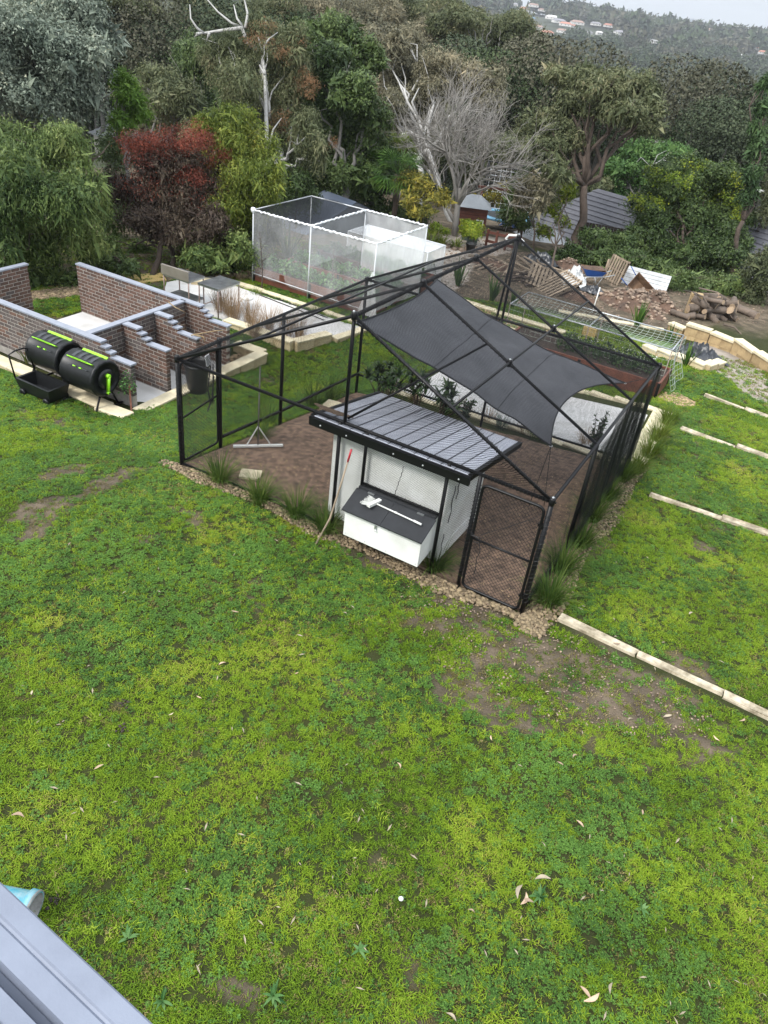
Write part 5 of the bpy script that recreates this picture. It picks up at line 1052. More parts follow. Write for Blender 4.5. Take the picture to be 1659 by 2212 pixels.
# log pile
M['log_bark'] = mat('log_bark', (.15, .115, .09), .9, .5, 4, rand=.3, bump=.6, bscale=18); M['log_end'] = mat('sawn_log_end', (.40, .29, .19), .85, .3, 10, rand=.15)
def log(c, L, r, rot, label, seed=0, e=True):
    me = MB(); n = 10; V = []; F = []; rr2 = random.Random(seed); m = 4
    for i in range(m+1):
        for k in range(n): a = 2*pi*k/n; R_2 = r*(1+.09*sin(2*a+seed)+rr2.uniform(-.05, .05)); V.append((-L/2+L*i/m, R_2*cos(a), R_2*sin(a)))
    for i in range(m):
        for k in range(n): k2 = (k+1) % n; F.append((i*n+k, (i+1)*n+k, (i+1)*n+k2, i*n+k2))
    me.add(V, F+[tuple(range(n)), tuple(m*n+k for k in range(n))[::-1]]); d_ = me.data('log', True); d_.materials.append(M['log_bark']); d_.materials.append(M['log_end'])
    for p_ in d_.polygons:
        if len(p_.vertices) > 4: p_.material_index = 1; p_.use_smooth = False
    o = D.objects.new('log', d_); o.location = tuple(map(float, c)); o.rotation_euler = rot; return tag(link(o), label, 'log', 'logs of the firewood pile')
used_ = set(); r_ = random.Random(8); side = ['left end', 'left middle', 'middle', 'right middle', 'right end']; nlog = 0
for lay, (z, cnt, xs_) in enumerate(((.12, 13, 1.35), (.34, 11, 1.1), (.56, 8, .85), (.74, 5, .55))):
    for k in range(cnt):
        t = (k+.5)/cnt*2-1; base_ = gp(*c6(1010+260*t*xs_/1.35+20, 820)); a = r_.uniform(-.9, 1.9); L = r_.uniform(.35, .75); rr_ = r_.uniform(.08, .145)
        tone = r_.choice(['short thick', 'thin crooked', 'split', 'stubby', 'long', 'knotty']); lvl = ['bottom row', 'second layer', 'third layer', 'top'][lay]
        while (tone, lvl, min(4, int((t+1)/2*5))) in used_: tone = r_.choice(['short thick', 'thin crooked', 'split', 'stubby', 'long', 'knotty', 'smooth', 'tapering'])
        used_.add((tone, lvl, min(4, int((t+1)/2*5))))
        log(base_+[r_.uniform(-.25, .25), .3+r_.uniform(-.35, .35), z+.0], L, rr_, (r_.uniform(-.2, .2), r_.uniform(-.45, .45), a), f'{tone} grey log in the {lvl} of the firewood pile, {side[min(4, int((t+1)/2*5))]}', nlog); nlog += 1
for k, (u, v, L, a, lb) in enumerate(((800,640,1.3,2.2,'forked pale branch lying on the left of the firewood pile'), (900,690,1.2,-.9,'thin branch slanting down the left of the firewood pile'), (1050,640,1.5,-.35,'long branch lying over the top of the firewood pile'), (1190,700,.9,-.8,'dark branch leaning at the right of the firewood pile'), (1300,820,1.0,-.6,'thin branch lying on the ground right of the firewood pile'))):
    q = gp(*c6(u, v+120)); mb = MB(); z_ = .75 if k < 3 else .3 if k == 3 else .05; dx, dy = cos(a)*L/2, sin(a)*L/2; mb.tube([q+[-dx, -dy, z_], q+[0, .05, z_+.06], q+[dx, dy, z_-.08]], [.035, .03, .018], 7); tag(mb.build('branch', M['log_bark'], None, True), lb, 'branch')
q = gp(*c6(1365, 750)); log(q+[0, 0, .14], 1.5, .15, (0, 0, -.5), 'long fallen log on the ground right of the firewood pile', 77); 
mb = MB(); q = gp(*c6(815, 760))
for k in range(7):
    for j in range(2): mb.box(q+np.array([j*.22, .05*j, .06+.115*k]), (.20, .28, .10), .3+.05*sin(k))
tag(mb.build('paver_stack', M['sandblock']), 'square stack of yellow pavers at the left end of the firewood pile', 'paver stack')

# ================================================================== GRAVEL BORDER ROUND THE RUN
M['pebble'] = mat('yellow_brown_river_pebble', (.31, .24, .14), .8, .5, 30, c2=(.10, .075, .05), rand=.45, spec=.3)
def pebble_border():
    e = empty('pebble_border', (3, -.25, .12), 0, 'strip of yellow brown pebbles along the front and right side of the bird run', 'gravel strip'); o = np.array(e.location); r = np.random.default_rng(4)
    P = []
    for i in range(9000):
        if r.uniform() < .5: x, y = r.uniform(-.35, 6.5), -abs(r.normal(0, .19))-.02
        else: x, y = 6.12+abs(r.normal(0, .22)), r.uniform(-.35, 5.9)
        lim = .26+.08*sin(x*3+y*2)+.12*(x > 6.12)
        if (y < -lim) or (x > 6.12+lim): continue
        P.append((x, y))
    P = np.array(P); sc = r.uniform(.010, .036, len(P)); Z = g(P[:, 0], P[:, 1]); dist = np.hypot(P[:, 0]-CAM[0], P[:, 1]-CAM[1]); order = np.argsort(dist/sc)
    ico = bmesh.new(); bmesh.ops.create_icosphere(ico, subdivisions=1, radius=1)
    for v in ico.verts: v.co.x *= 1.25; v.co.z *= .55; v.co += Vector([random.uniform(-.1, .1) for _ in range(3)])
    base = D.meshes.new('pebble'); ico.to_mesh(base); ico.free(); base.materials.append(M['pebble']); base.polygons.foreach_set('use_smooth', np.ones(len(base.polygons), bool))
    iv = np.array([v.co[:] for v in base.vertices]); iff = np.array([p.vertices[:] for p in base.polygons])
    big = order[:290]
    for i in big:
        q = D.objects.new('pebble', base); q.location = (P[i, 0]-o[0], P[i, 1]-o[1], Z[i]+.012+r.uniform(0, .02)-o[2]); s = sc[i]*1.15; q.scale = (s, s*r.uniform(.7, 1), s); q.rotation_euler = (r.uniform(-.4, .4), r.uniform(-.4, .4), r.uniform(0, 6.28)); link(q, e)
    V = []; F = []; k = 0
    for i in order[290:]:
        a = r.uniform(0, 6.28); R = np.array([[cos(a), -sin(a), 0], [sin(a), cos(a), 0], [0, 0, 1]]); V.append((iv*sc[i]*[1, r.uniform(.6, 1), r.uniform(.8, 1.2)])@R.T+[P[i, 0]-o[0], P[i, 1]-o[1], Z[i]+r.uniform(0, .03)-o[2]]); F.append(iff+k); k += len(iv)
    q = link(D.objects.new('small_pebbles', mesh_np('small_pebbles', np.concatenate(V), np.concatenate(F), M['pebble2'], True)), e); q['kind'] = 'stuff'
M['pebble2'] = mat('mixed_pebbles', (.31, .24, .145), .8, .5, 30, c2=(.10, .07, .05), island=.5, spec=.3)
pebble_border()
def stone_patch(name, label, px, n, size, m='pebble2', seed=2, kind='stuff'):
    poly = [gp(u, v)[:2] for u, v in px]; A = np.array(poly); r = np.random.default_rng(seed); P = r.uniform(A.min(0), A.max(0), (n, 2)); P = P[inpoly(P[:, 0], P[:, 1], [tuple(a) for a in poly])]
    o = stones(name, label, np.stack([P[:, 0], P[:, 1], g(P[:, 0], P[:, 1])+.02], 1), size, M[m], seed); tag(o, label, None, None, kind); return o
stone_patch('pebbles', 'river stones lying in the bed behind the brick bays', [(60,650),(70,635),(130,625),(185,615),(190,635),(130,645)], 1200, .07)
stone_patch('pebbles', 'river stones along the bed near the white cage', [(380,590),(440,580),(560,592),(560,604),(500,600),(440,598)], 900, .07)
M['chip'] = mat('pale_wood_chips', (.40, .29, .17), .9, .5, 20, c2=(.22, .15, .09), island=.4)
stone_patch('wood_chips', 'pale wood chips on the lawn at the end of the red bed', [c6(500,1640), c6(590,1590), c6(720,1600), c6(890,1700), c6(870,1740), c6(760,1740), c6(600,1690)], 900, .035, 'chip', 3)
stone_patch('wood_chips', 'wood chip mulch between the brick bays and the limestone edging', [(432,800),(500,770),(520,765),(555,760),(470,810),(430,830)], 900, .03, 'chip', 4)
stone_patch('wood_chips', 'wood chips among the stones of the garden bed behind the run', [(1000,650),(1150,712),(1220,722),(1220,745),(1140,720),(1000,672)], 900, .05, 'chip', 5)
stone_patch('small_stones', 'loose stones scattered over the yard', YARD, 2600, .035, 'rubble', 6)
stone_patch('clods', 'small clods and stones on the worn earth before the gate', [(840,1230),(960,1260),(1120,1340),(1300,1400),(1560,1560),(1500,1620),(1200,1560),(980,1480),(880,1330)], 1500, .012, 'rubble', 31)
# litter of the run floor
r = np.random.default_rng(9); P = np.stack([r.uniform(.1, 6, 6500), r.uniform(.1, 5.5, 6500)], 1); P = P[fbm(P[:, 0], P[:, 1], 1.2, 3, 4)+r.uniform(-.2, .2, len(P)) > .42]; o = stones('litter', '', np.stack([P[:, 0], P[:, 1], g(P[:, 0], P[:, 1])+.045], 1), .012, M['chip'], 8); tag(o, 'small pale chips strewn over the run floor', None, None, 'stuff')

# ================================================================== GRASS TUFTS, FLAX, VEGETABLES
M['tuft'] = leafmat('lomandra_blade', [(.1, (.035, .075, .016)), (.5, (.085, .145, .028)), (.95, (.18, .23, .055))], .5, 2, .2)
M['tuft_y'] = leafmat('yellow_green_blade', [(.1, (.06, .10, .015)), (.5, (.12, .17, .025)), (.95, (.22, .24, .05))], .5, 2, .2)
M['tuft_dry'] = leafmat('dry_grass_blade', [(.1, (.17, .11, .06)), (.5, (.30, .21, .12)), (.95, (.42, .30, .22))], .8, 2, .1)
M['tuft_blue'] = leafmat('blue_grey_blade', [(.1, (.05, .08, .06)), (.9, (.15, .20, .15))], .6, 2, .1)
M['flax'] = leafmat('flax_blade', [(.1, (.022, .055, .014)), (.6, (.055, .115, .022)), (1, (.11, .18, .035))], .4, 2, .2)
def tuft(label, q, n=170, L=.55, w=.010, m='tuft', spread=.85, droop=.75, r0=.10, seed=0, group='strappy grass tufts along the run', cat='grass tuft', nm='grass_clump'):
    o = blades(nm, np.array(q)-[0, 0, .02], n, L, w, M[m], spread, droop, r0, seed); return tag(o, label, cat, group)
FR = [(475,1042,'first tuft from the far left corner of the front netting'), (560,1085,'tuft beside the pale stone block at the front netting'), (640,1118,'large dark tuft left of the coop'), (703,1150,'tuft where the red handled pole stands'), (938,1232,'tuft at the corner of the nest box and gate post')]
for k, (u, v, lb) in enumerate(FR): tuft('green strappy grass, '+lb, gp(u, v), 260, .60, .010, seed=k, r0=.11)
RT_ = [(1172,1300,'tuft at the foot of the gate corner post',.62), (1200,1232,'second tuft up the right side netting',.62), (1242,1175,'third tuft up the right side netting',.5), (1265,1120,'fourth tuft up the right side netting, tall',.62), (1300,1075,'fifth tuft up the right side netting',.5), (1330,1035,'sixth tuft up the right side netting',.55), (1362,1018,'seventh tuft where the pale stone edge begins',.55), (1392,985,'yellow tuft beside the pale stone edge',.6), (1410,950,'second yellow tuft beside the pale stone edge',.6), (1432,915,'farthest yellow tuft by the pale stone edge',.6)]
for k, (u, v, lb, L) in enumerate(RT_): tuft(('yellow green' if k > 6 else 'green')+' strappy grass, '+lb, gp(u, v)+[.08, 0, 0], 330, L*1.02, .011, 'tuft_y' if k > 5 else 'tuft', seed=20+k, r0=.13)
for k, (x, y, L, m_, lb) in enumerate(((1.3,5.2,.5,'tuft','dark tuft inside the run by the back netting, left'), (2.2,5.75,.45,'tuft','low green tuft behind the coop roof'), (3.4,5.9,.4,'tuft_blue','grey green tuft below the shade sail tip'), (4.2,5.85,.4,'tuft','tuft below the sail at the back netting'), (5.1,6.3,.4,'tuft_dry','pinkish dry tuft on the slab edge'), (.2,1.9,.5,'tuft','tuft against the left netting near the rake'), (-.35,2.8,.55,'tuft','wispy tuft outside the left netting'), (-.3,4.3,.75,'tuft','tall rushes outside the left netting'), (-.2,4.9,.8,'tuft','tall rushes near the back left post'))):
    tuft(lb, (x, y, G(x, y)), 130, L, .009, m_, .8, .7, .14, 50+k, 'garden grass clumps')
for k, (u, v) in enumerate(((470,680),(500,700),(535,706),(575,722),(612,735),(640,742),(545,735),(490,690))):
    tuft(['dry russet grass clump, leftmost of the row below the steel table','dry russet grass clump, second below the steel table','tall dry grass clump with pink heads in the row','dry russet grass clump, fourth in the row','dry dark grass clump behind the limestone pier','bare twiggy grass clump behind the limestone pier, right','dry grass clump beside the front limestone edge','short dry clump beside the last brick pier'][k], gp(u, v)+[0, .1, .1], 150, .85, .008, 'tuft_dry', .55, .5, .16, 70+k, 'dry grasses beside the concrete path')
for k, (x, y) in enumerate(((1.2,6.1),(2.4,6.1),(3.0,6.15),(3.9,6.0),(-2.9,10.05),(-3.9,9.7),(-6.0,9.6))):
    tuft(['dry brown clump behind the coop, left','dry brown clump behind the coop, middle','brown clump seen under the sail edge','brown clump below the sail','small tuft in the strip by the cage, right','small tuft in the strip by the cage, middle','small tuft behind the steel table'][k], (x, y, G(x, y)), 100, .42 if k < 4 else .25, .008, 'tuft_dry' if k < 4 else 'tuft', .8, .6, .14, 90+k, 'small garden tufts')
FX = [((185,578),1.6,34,'big dark flax with sword leaves beyond the brick bays'), ((990,618),1.0,22,'green flax seen through the roof netting'), ((1062,650),.95,20,'flax left of the netted tunnel end'), ((1375,705),.95,22,'bright flax standing behind the netted tunnel'), ((1445,742),.7,18,'small flax at the right end of the netted tunnel'), ((1482,790),.75,18,'flax beside the black tarp'), ((1105,662),.7,16,'low flax before the tilted pallet'), ((622,560),1.4,26,'flax seen through the white net cage')]
for k, ((u, v), L, n, lb) in enumerate(FX): tag(blades('flax_plant', gp(u, v)-[0, 0, .03], n, L, .085*L**.5, M['flax'], .75, .22, .08, 300+k, 5), lb, 'flax', 'sword leaved flax plants')
# broad leaved rosettes
M['veg'] = leafmat('vegetable_leaf', [(.1, (.03, .09, .025)), (.5, (.075, .17, .05)), (.95, (.16, .27, .10))], .5, 3, .2)
M['veg_dark'] = leafmat('glossy_dark_leaf', [(.1, (.012, .030, .010)), (.6, (.035, .070, .020)), (.95, (.075, .12, .035))], .3, 3, .1, .5)
def leafcloud(name, c, n, rad, h, s, m, seed=0, aspect=.5, parent=None, up=.4):
    r = np.random.default_rng(seed); a = r.uniform(0, 2*pi, n); q = rad*np.sqrt(r.uniform(0, 1, n)); z = h*r.uniform(.1, 1, n)*(1-.6*(q/rad)**2); P = np.stack([q*np.cos(a), q*np.sin(a), z], 1)
    return leafmesh(name, P, r, s, aspect, m, c, parent, np.array([0, 0, up]))
def leafmesh(name, P, r, s, aspect, m, c=(0, 0, 0), parent=None, bias=None, droop=0.0, N0=None, fold=.25, tri=False):
    """bent two-quad leaves at P; N0 outward directions"""
    n = len(P); N = r.normal(0, 1, (n, 3)); 
    if N0 is not None: N = N*.75+N0*1.0
    if bias is not None: N += bias
    N /= np.linalg.norm(N, axis=1, keepdims=True); T = r.normal(0, 1, (n, 3)); T[:, 2] -= droop; T -= N*(T*N).sum(1, keepdims=True); T /= np.maximum(np.linalg.norm(T, axis=1, keepdims=True), 1e-6); B = np.cross(N, T)
    S = (s if np.isscalar(s) else s[:, None])*r.uniform(.6, 1.35, (n, 1)); W = S*aspect*.5; mid = P+T*S*.45+N*S*fold*.35
    if tri:
        V = np.stack([P+T*S*.15-B*W*1.15, P+T*S, P+T*S*.15+B*W*1.15+N*S*fold*.3], 1).reshape(-1, 3); o = D.objects.new(name, mesh_np(name, V, np.arange(3*n).reshape(n, 3), m)); o.location = tuple(map(float, c)); return link(o, parent)
    V = np.stack([P, mid-B*W, P+T*S, mid+B*W], 1).reshape(-1, 3)
    F = np.arange(4*n).reshape(n, 4); o = D.objects.new(name, mesh_np(name, V, F, m)); o.location = tuple(map(float, c)); return link(o, parent)
def plant_rows(lab, cells, m, seed, n=260, s=.10):
    for k, (x, y, z, rad, h, lb) in enumerate(cells): tag(leafcloud('leafy_plant', (x, y, z), n, rad, h, s, M[m], seed+k, .6), lb, 'vegetable plant', lab)
cells = []; wd = ['first', 'second', 'third', 'fourth', 'fifth', 'sixth', 'seventh', 'eighth']
for k in range(8): cells.append((-6.4+k*.5, 10.9, -.44, .30, .38 if k < 3 else .3, f'leafy greens in the front cage bed, {wd[k]} plant from the cage corner'))
for k in range(7): cells.append((-6.3+k*.55, 12.4, -.48, .28, .3, f'leafy greens in the second cage bed, {wd[k]} from the left'))
for k in range(6): cells.append((-6.2+k*.6, 14.15, -.55, .3, .35, f'leafy greens in the third bed behind the cage, {wd[k]} from the left'))
plant_rows('vegetables in the white net cage', cells, 'veg', 400, 240, .13)
for k in range(5): tag(leafcloud('bean_bush', (3.05+.5*k, 11.2, -.30), 420, .36, .48, .07, M['veg_dark'], 440+k, .6), f'dark green bushy plant with white flowers in the red bed, {wd[k]} from its middle', 'bush', 'bushes in the red bed')
fl = stones('blossoms', '', [(3.0+2.3*random.random(), 11.0+.5*random.random(), .05+.12*random.random()) for _ in range(60)], .014, M['white_board'], 4); tag(fl, 'tiny white blossoms on the bushes of the red bed', None, None, 'stuff')
# seedling stakes / bare saplings before the cage
def sapling(label, q, H, seed, lean=.1, m='bark_brown', nb=12):
    mb = MB(); r = random.Random(seed); q = np.array(q); pts = [q+np.array([lean*t*t*H, .03*sin(5*t), H*t]) for t in np.linspace(0, 1, 8)]; mb.tube(pts, [.022*(1-.75*i/7) for i in range(8)], 6)
    for i in range(nb):
        t = r.uniform(.3, .95); p = q+np.array([lean*t*t*H, .03*sin(5*t), H*t]); a = r.uniform(0, 2*pi); l = H*r.uniform(.15, .4)*(1.2-t); d = np.array([cos(a), sin(a), r.uniform(.5, 1.2)]); d /= np.linalg.norm(d)
        mb.tube([p, p+d*l*.5, p+d*l+[0, 0, l*.1]], [.009, .006, .003], 4)
    return tag(mb.build('bare_sapling', M[m], None, True), label, 'sapling', 'young bare fruit trees')
sapling('bare forked sapling on the grass before the cage corner', gp(385*0+638*0+ (950+205/2.552)/1.8229, (750+1000/2.552)/1.8229), 1.7, 3, -.05)
sapling('bare sapling with a white tag before the middle of the cage', gp((950+892/2.552)/1.8229, (750+1100/2.552)/1.8229), 1.6, 5, .02)
# loquat like plant behind the coop
def rosette_plant(label, q, H, nst, seed, m='veg_dark', L=.32, name='broad_leaf_shrub', wleaf=.085, group=None):
    e = empty(name, q, 0, label, 'shrub', group); r = random.Random(seed); mb = MB(); tips = []
    for i in range(nst):
        a = r.uniform(0, 2*pi); sp = r.uniform(.05, .4)*H; h = H*r.uniform(.45, 1); p = [(0, 0, 0), (cos(a)*sp*.4, sin(a)*sp*.4, h*.5), (cos(a)*sp, sin(a)*sp, h)]; mb.tube(p, [.018, .013, .008], 5); tips.append(p[2])
    mb.build('stem', M['bark_brown'], e, True)
    for i, t in enumerate(tips): o = blades('leaf_whorl', (0, 0, 0), 14, L, wleaf, M[m], 1.5, .8, .02, seed*50+i, 4, 1.0, e); o.location = t
    return e
for k, (x, y, H, lb) in enumerate(((1.15,4.95,1.0,'broad leaved plant just left behind the coop roof'), (1.75,5.1,.95,'broad leaved plant behind the coop roof, middle'), (2.35,5.0,.85,'broad leaved plant behind the coop roof, right'), (.75,5.25,.8,'broad leaved plant at the back left netting'))):
    rosette_plant(lb, (x, y, G(x, y)), H, 7, 60+k)
for k, (u, v, H, lb) in enumerate(((1280,985,.85,'small citrus tree with upright dark leaves on the slab edge'), (1002,915,.55,'small orange tree seen under the sail'), (490,780,.55,'silvery shrub by the last brick pier'))):
    q = gp(u, v); e = empty('small_tree', q, 0, lb, 'small tree'); sap = MB(); rr = random.Random(k)
    Pn = []
    for i in range(9):
        a = rr.uniform(0, 2*pi); h = H*rr.uniform(.6, 1.05); sp = rr.uniform(.08, .3)*H; pts = [np.array([cos(a)*sp*t, sin(a)*sp*t, h*t]) for t in (0, .35, .7, 1)]; sap.tube(pts, [.012, .009, .007, .004], 5)
        for t in np.linspace(.25, 1, 16): Pn.append(np.array([cos(a)*sp*t, sin(a)*sp*t, h*t]))
    sap.build('stem', M['bark_brown'], e, True); rn = np.random.default_rng(k); Pn = np.repeat(np.array(Pn), 2, 0); leafmesh('leaves', Pn, rn, .085, .45, M['veg_dark'] if k < 2 else M['tuft_blue'], (0, 0, 0), e)
# plants at the brick bays
tag(blades('strappy_plant', gp(40, 790)+[0, .25, 0], 40, .42, .03, M['tuft_y'], .9, .5, .12, 501), 'strappy green plant against the grey brick wall near the picture edge', 'plant')
tag(blades('strappy_plant', gp(112, 772)+[0, .1, .05], 30, .5, .03, M['flax'], .8, .4, .1, 502), 'strappy plant with red flowers left of the first tumbler', 'plant')
M['flower'] = mat('orange_red_petal', (.75, .10, .03), .5, .1); tag(leafcloud('red_flower', gp(100, 770)+[0, .1, .32], 14, .06, .08, .06, M['flower'], 4), 'orange red flower beside the first tumbler', 'flower')
tag(leafcloud('creeper', (-3.2, 1.9, -.35), 160, .16, .5, .06, M['veg'], 7), 'small green creeper on the low end of the front brick wall', 'creeper')

# fallen leaves and scraps on the lawn
M['dryleaf'] = mat('pinkish_dry_leaf', (.50, .36, .25), .7, .3, 10, rand=.3); M['paleleaf'] = mat('pale_dry_leaf', (.50, .42, .30), .7, .3, 10, rand=.3)
def fallen(u, v, L, m, seed, a=None):
    r = random.Random(seed); q = gp(u, v)+[0, 0, .045]; n = 6; V = []; cv = r.uniform(-.25, .25)
    for i in range(n+1):
        t = i/n; w = L*.13*sin(pi*min(1, t*.92+.06)); V += [(t*L-L/2, cv*L*sin(pi*t)-w, .004+w*.5), (t*L-L/2, cv*L*sin(pi*t), 0), (t*L-L/2, cv*L*sin(pi*t)+w, .004+w*.5)]
    F = []
    for i in range(n):
        for j in (0, 1): F.append((3*i+j, 3*i+j+1, 3*i+4+j, 3*i+3+j))
    o = D.objects.new('fallen_leaf', mesh_np('fallen_leaf', V, F, M[m], True)); o.location = tuple(map(float, q)); o.rotation_euler = (r.uniform(-.2, .2), r.uniform(-.2, .2), r.uniform(0, 6.28) if a is None else a); return link(o)
LV = [(1121,1932,.15,'curled leaf in the leaf group at the lower right'),(1128,1946,.15,'second leaf of the group at the lower right'),(1138,1957,.12,'lowest leaf of the group at the lower right'),(1170,1905,.16,'long pale leaf above the dandelion at the lower right'),(1275,2160,.16,'largest pinkish leaf near the bottom right'),(1262,2150,.12,'leaf touching the largest pinkish leaf near the bottom'),(1317,2140,.1,'single brown leaf near the bottom right'),(508,1327,.10,'pale stick like leaf in the middle left lawn'),(480,1440,.1,'brown leaf below the clover patch'),(70,1503,.08,'brown leaf at the left edge of the lawn'),(215,1663,.1,'pale leaf in the lower left lawn'),(1208,1655,.08,'small pale leaf, centre right'),(1440,1552,.13,'pale leaf on the worn earth at right'),(1060,1600,.07,'pale leaf left of the worn earth'),(1545,1600,.09,'pale leaf at the far right lawn'),(1360,1560,.08,'brown leaf on the worn earth, middle'),(1250,1785,.1,'pale curved leaf at the right'),(1385,1760,.08,'thin pale leaf at the right of the lawn'),(370,1548,.06,'small leaf left of centre'),(430,1512,.07,'small brown leaf left of centre'),(860,1660,.08,'leaf in the middle of the lawn'),(972,2203,.1,'pale leaf at the bottom edge'),(1016,1975,.07,'brown leaf left of the leaf group'),(40,1770,.12,'pale leaf at the left edge low down'),(745,1330,.06,'leaf on the clover patch'),(640,1460,.06,'small leaf under the clover patch'),(1330,1395,.1,'pale leaf on bare soil below the stone strip'),(1490,1330,.12,'thin pale leaf beyond the stone strip'),(1600,1560,.1,'leaf on the soil by the stone strip'),(1110,1440,.08,'pale leaf on the bare soil, left'),(1180,1500,.07,'leaf on the bare soil, middle'),(1240,1640,.08,'leaf under the worn patch')]
for k, (u, v, L, lb) in enumerate(LV): tag(fallen(u, v, L, 'dryleaf' if k % 3 else 'paleleaf', k), 'dry eucalypt '+lb if 'leaf' in lb else lb, 'fallen leaf', 'fallen gum leaves on the lawn')
r = np.random.default_rng(77); UV = np.stack([r.uniform(0, 1659, 110), r.uniform(1150, 2212, 110)], 1); n_ = 0; V = []; F = []
for u, v in UV:
    if u < 330 and v > 1880: continue
    q = gp(u, v); a = r.uniform(0, 6.28); L = r.uniform(.02, .05); d = np.array([cos(a), sin(a), 0])*L; s = np.array([-sin(a), cos(a), 0])*L*.2; b = q+[0, 0, .04]; V += [b-d, b+s+[0, 0, .008], b+d, b-s+[0, 0, .004]]; F.append((n_, n_+1, n_+2, n_+3)); n_ += 4
tag(link(D.objects.new('leaf_litter', mesh_np('leaf_litter', V, F, M['paleleaf']))), 'tiny dry leaf scraps over the lawn', None, None, 'stuff')
pt = MB(); q = gp(865, 1947); pt.lathe([(0, 0), (.02, .005), (.024, .016), (.014, .026), (0, .03)], q+[0, 0, .03], 10); tag(pt.build('white_scrap', M['white_board'], None, True), 'white round scrap lying on the lawn at lower centre', 'scrap')
for k, (u, v, n, L, lb) in enumerate(((1165,1940,14,.12,'grey green thistle rosette beside the fallen leaves'),(1385,1968,7,.10,'pale broad leaved weed at the lower right'),(590,2155,10,.13,'grey green rosette weed near the bottom'),(350,2165,9,.12,'thistle rosette near the gutter'),(775,2055,8,.1,'small thistle at the bottom middle'),(275,2030,8,.1,'pale rosette weed near the blue bucket'))):
    tag(blades('rosette_weed', gp(u, v)+[0, 0, .03], n, L, .035, M['veg'], 2.3, .25, .01, 600+k), lb, 'weed', 'rosette weeds in the lawn')
for k, (u, v, lb) in enumerate(((265,1525,'small dark scrap of charred bark in the left lawn'), (262,1577,'larger dark bark scrap in the left lawn'), (118,2005-60,'brown clod beside the blue bucket'))):
    q = gp(u, v); o = stones('dark_scrap', '', [q+[r.normal(0, .03), r.normal(0, .03), .03] for _ in range(14)], .015, M['dark_timber'], 40+k); tag(o, lb, 'scrap')
# house gutter / roof edge at the lower left and the blue bucket below it
M['gutter'] = mat('blue_grey_gutter_steel', (.20, .225, .285), .55, .12, 5, metal=.0, bump=.25, c2=(.155, .175, .225))
d0 = 2.15
A0 = atd(-420, 1514, d0); A1 = atz(900, 2742, A0[2])
d_ = A1-A0; d_[2] = 0
_u = d_/np.linalg.norm(d_); side_ = np.array([-_u[1], _u[0], 0]); 
if side_@(CAM-A0) < 0: side_ = -side_
gt = empty('roof_gutter', (A0+A1)/2, 0, 'blue grey metal gutter edge of the house at the lower left corner', 'gutter')
prof = [(0, -.10), (0, 0), (.004, .004), (.045, .004), (.049, -.002), (.055, -.004), (.060, .002), (.105, .002), (.110, -.05), (.125, -.055), (.135, -.012), (.175, -.012), (.18, -.004), (.30, .03), (.30, .0), (.18, -.04), (.02, -.10)]
mb = MB(); L_ = np.linalg.norm(A1-A0); c0 = (A0+A1)/2; n = len(prof); V = []
for s in (-1, 1):
    for a, z in prof: V.append(_u*s*L_/2+side_*a+np.array([0, 0, z]))
mb.add(V, [tuple(range(n))[::-1], tuple(range(n, 2*n))]+[(i, (i+1) % n, n+(i+1) % n, n+i) for i in range(n)]); mb.build('gutter_profile', M['gutter'], gt)
bk = empty('paint_bucket', gp(75, 1990)+[0, 0, .15], 0, 'blue bucket with a grimy rim lying on its side by the house', 'bucket'); bk.rotation_euler = (0, radians(4), radians(20))
M['cyan'] = mat('turquoise_plastic', (.02, .30, .42), .4, .3, 10, c2=(.30, .42, .45)); M['grime'] = mat('dried_cement_residue', (.30, .30, .29), .9, .5, 14)
mb = MB(); mb.lathe([(0, -.34), (.125, -.34), (.15, .0), (.158, .0), (.158, -.06), (.165, -.06), (.168, .01), (.15, .01)], (0, 0, 0), 28, 'x'); mb.build('bucket_body', M['cyan'], bk, True)
mb = MB(); mb.lathe([(0, -.30), (.118, -.30), (.147, .008), (.168, .012), (.170, -.004)], (0, 0, 0), 28, 'x'); mb.build('inside', M['grime'], bk, True)

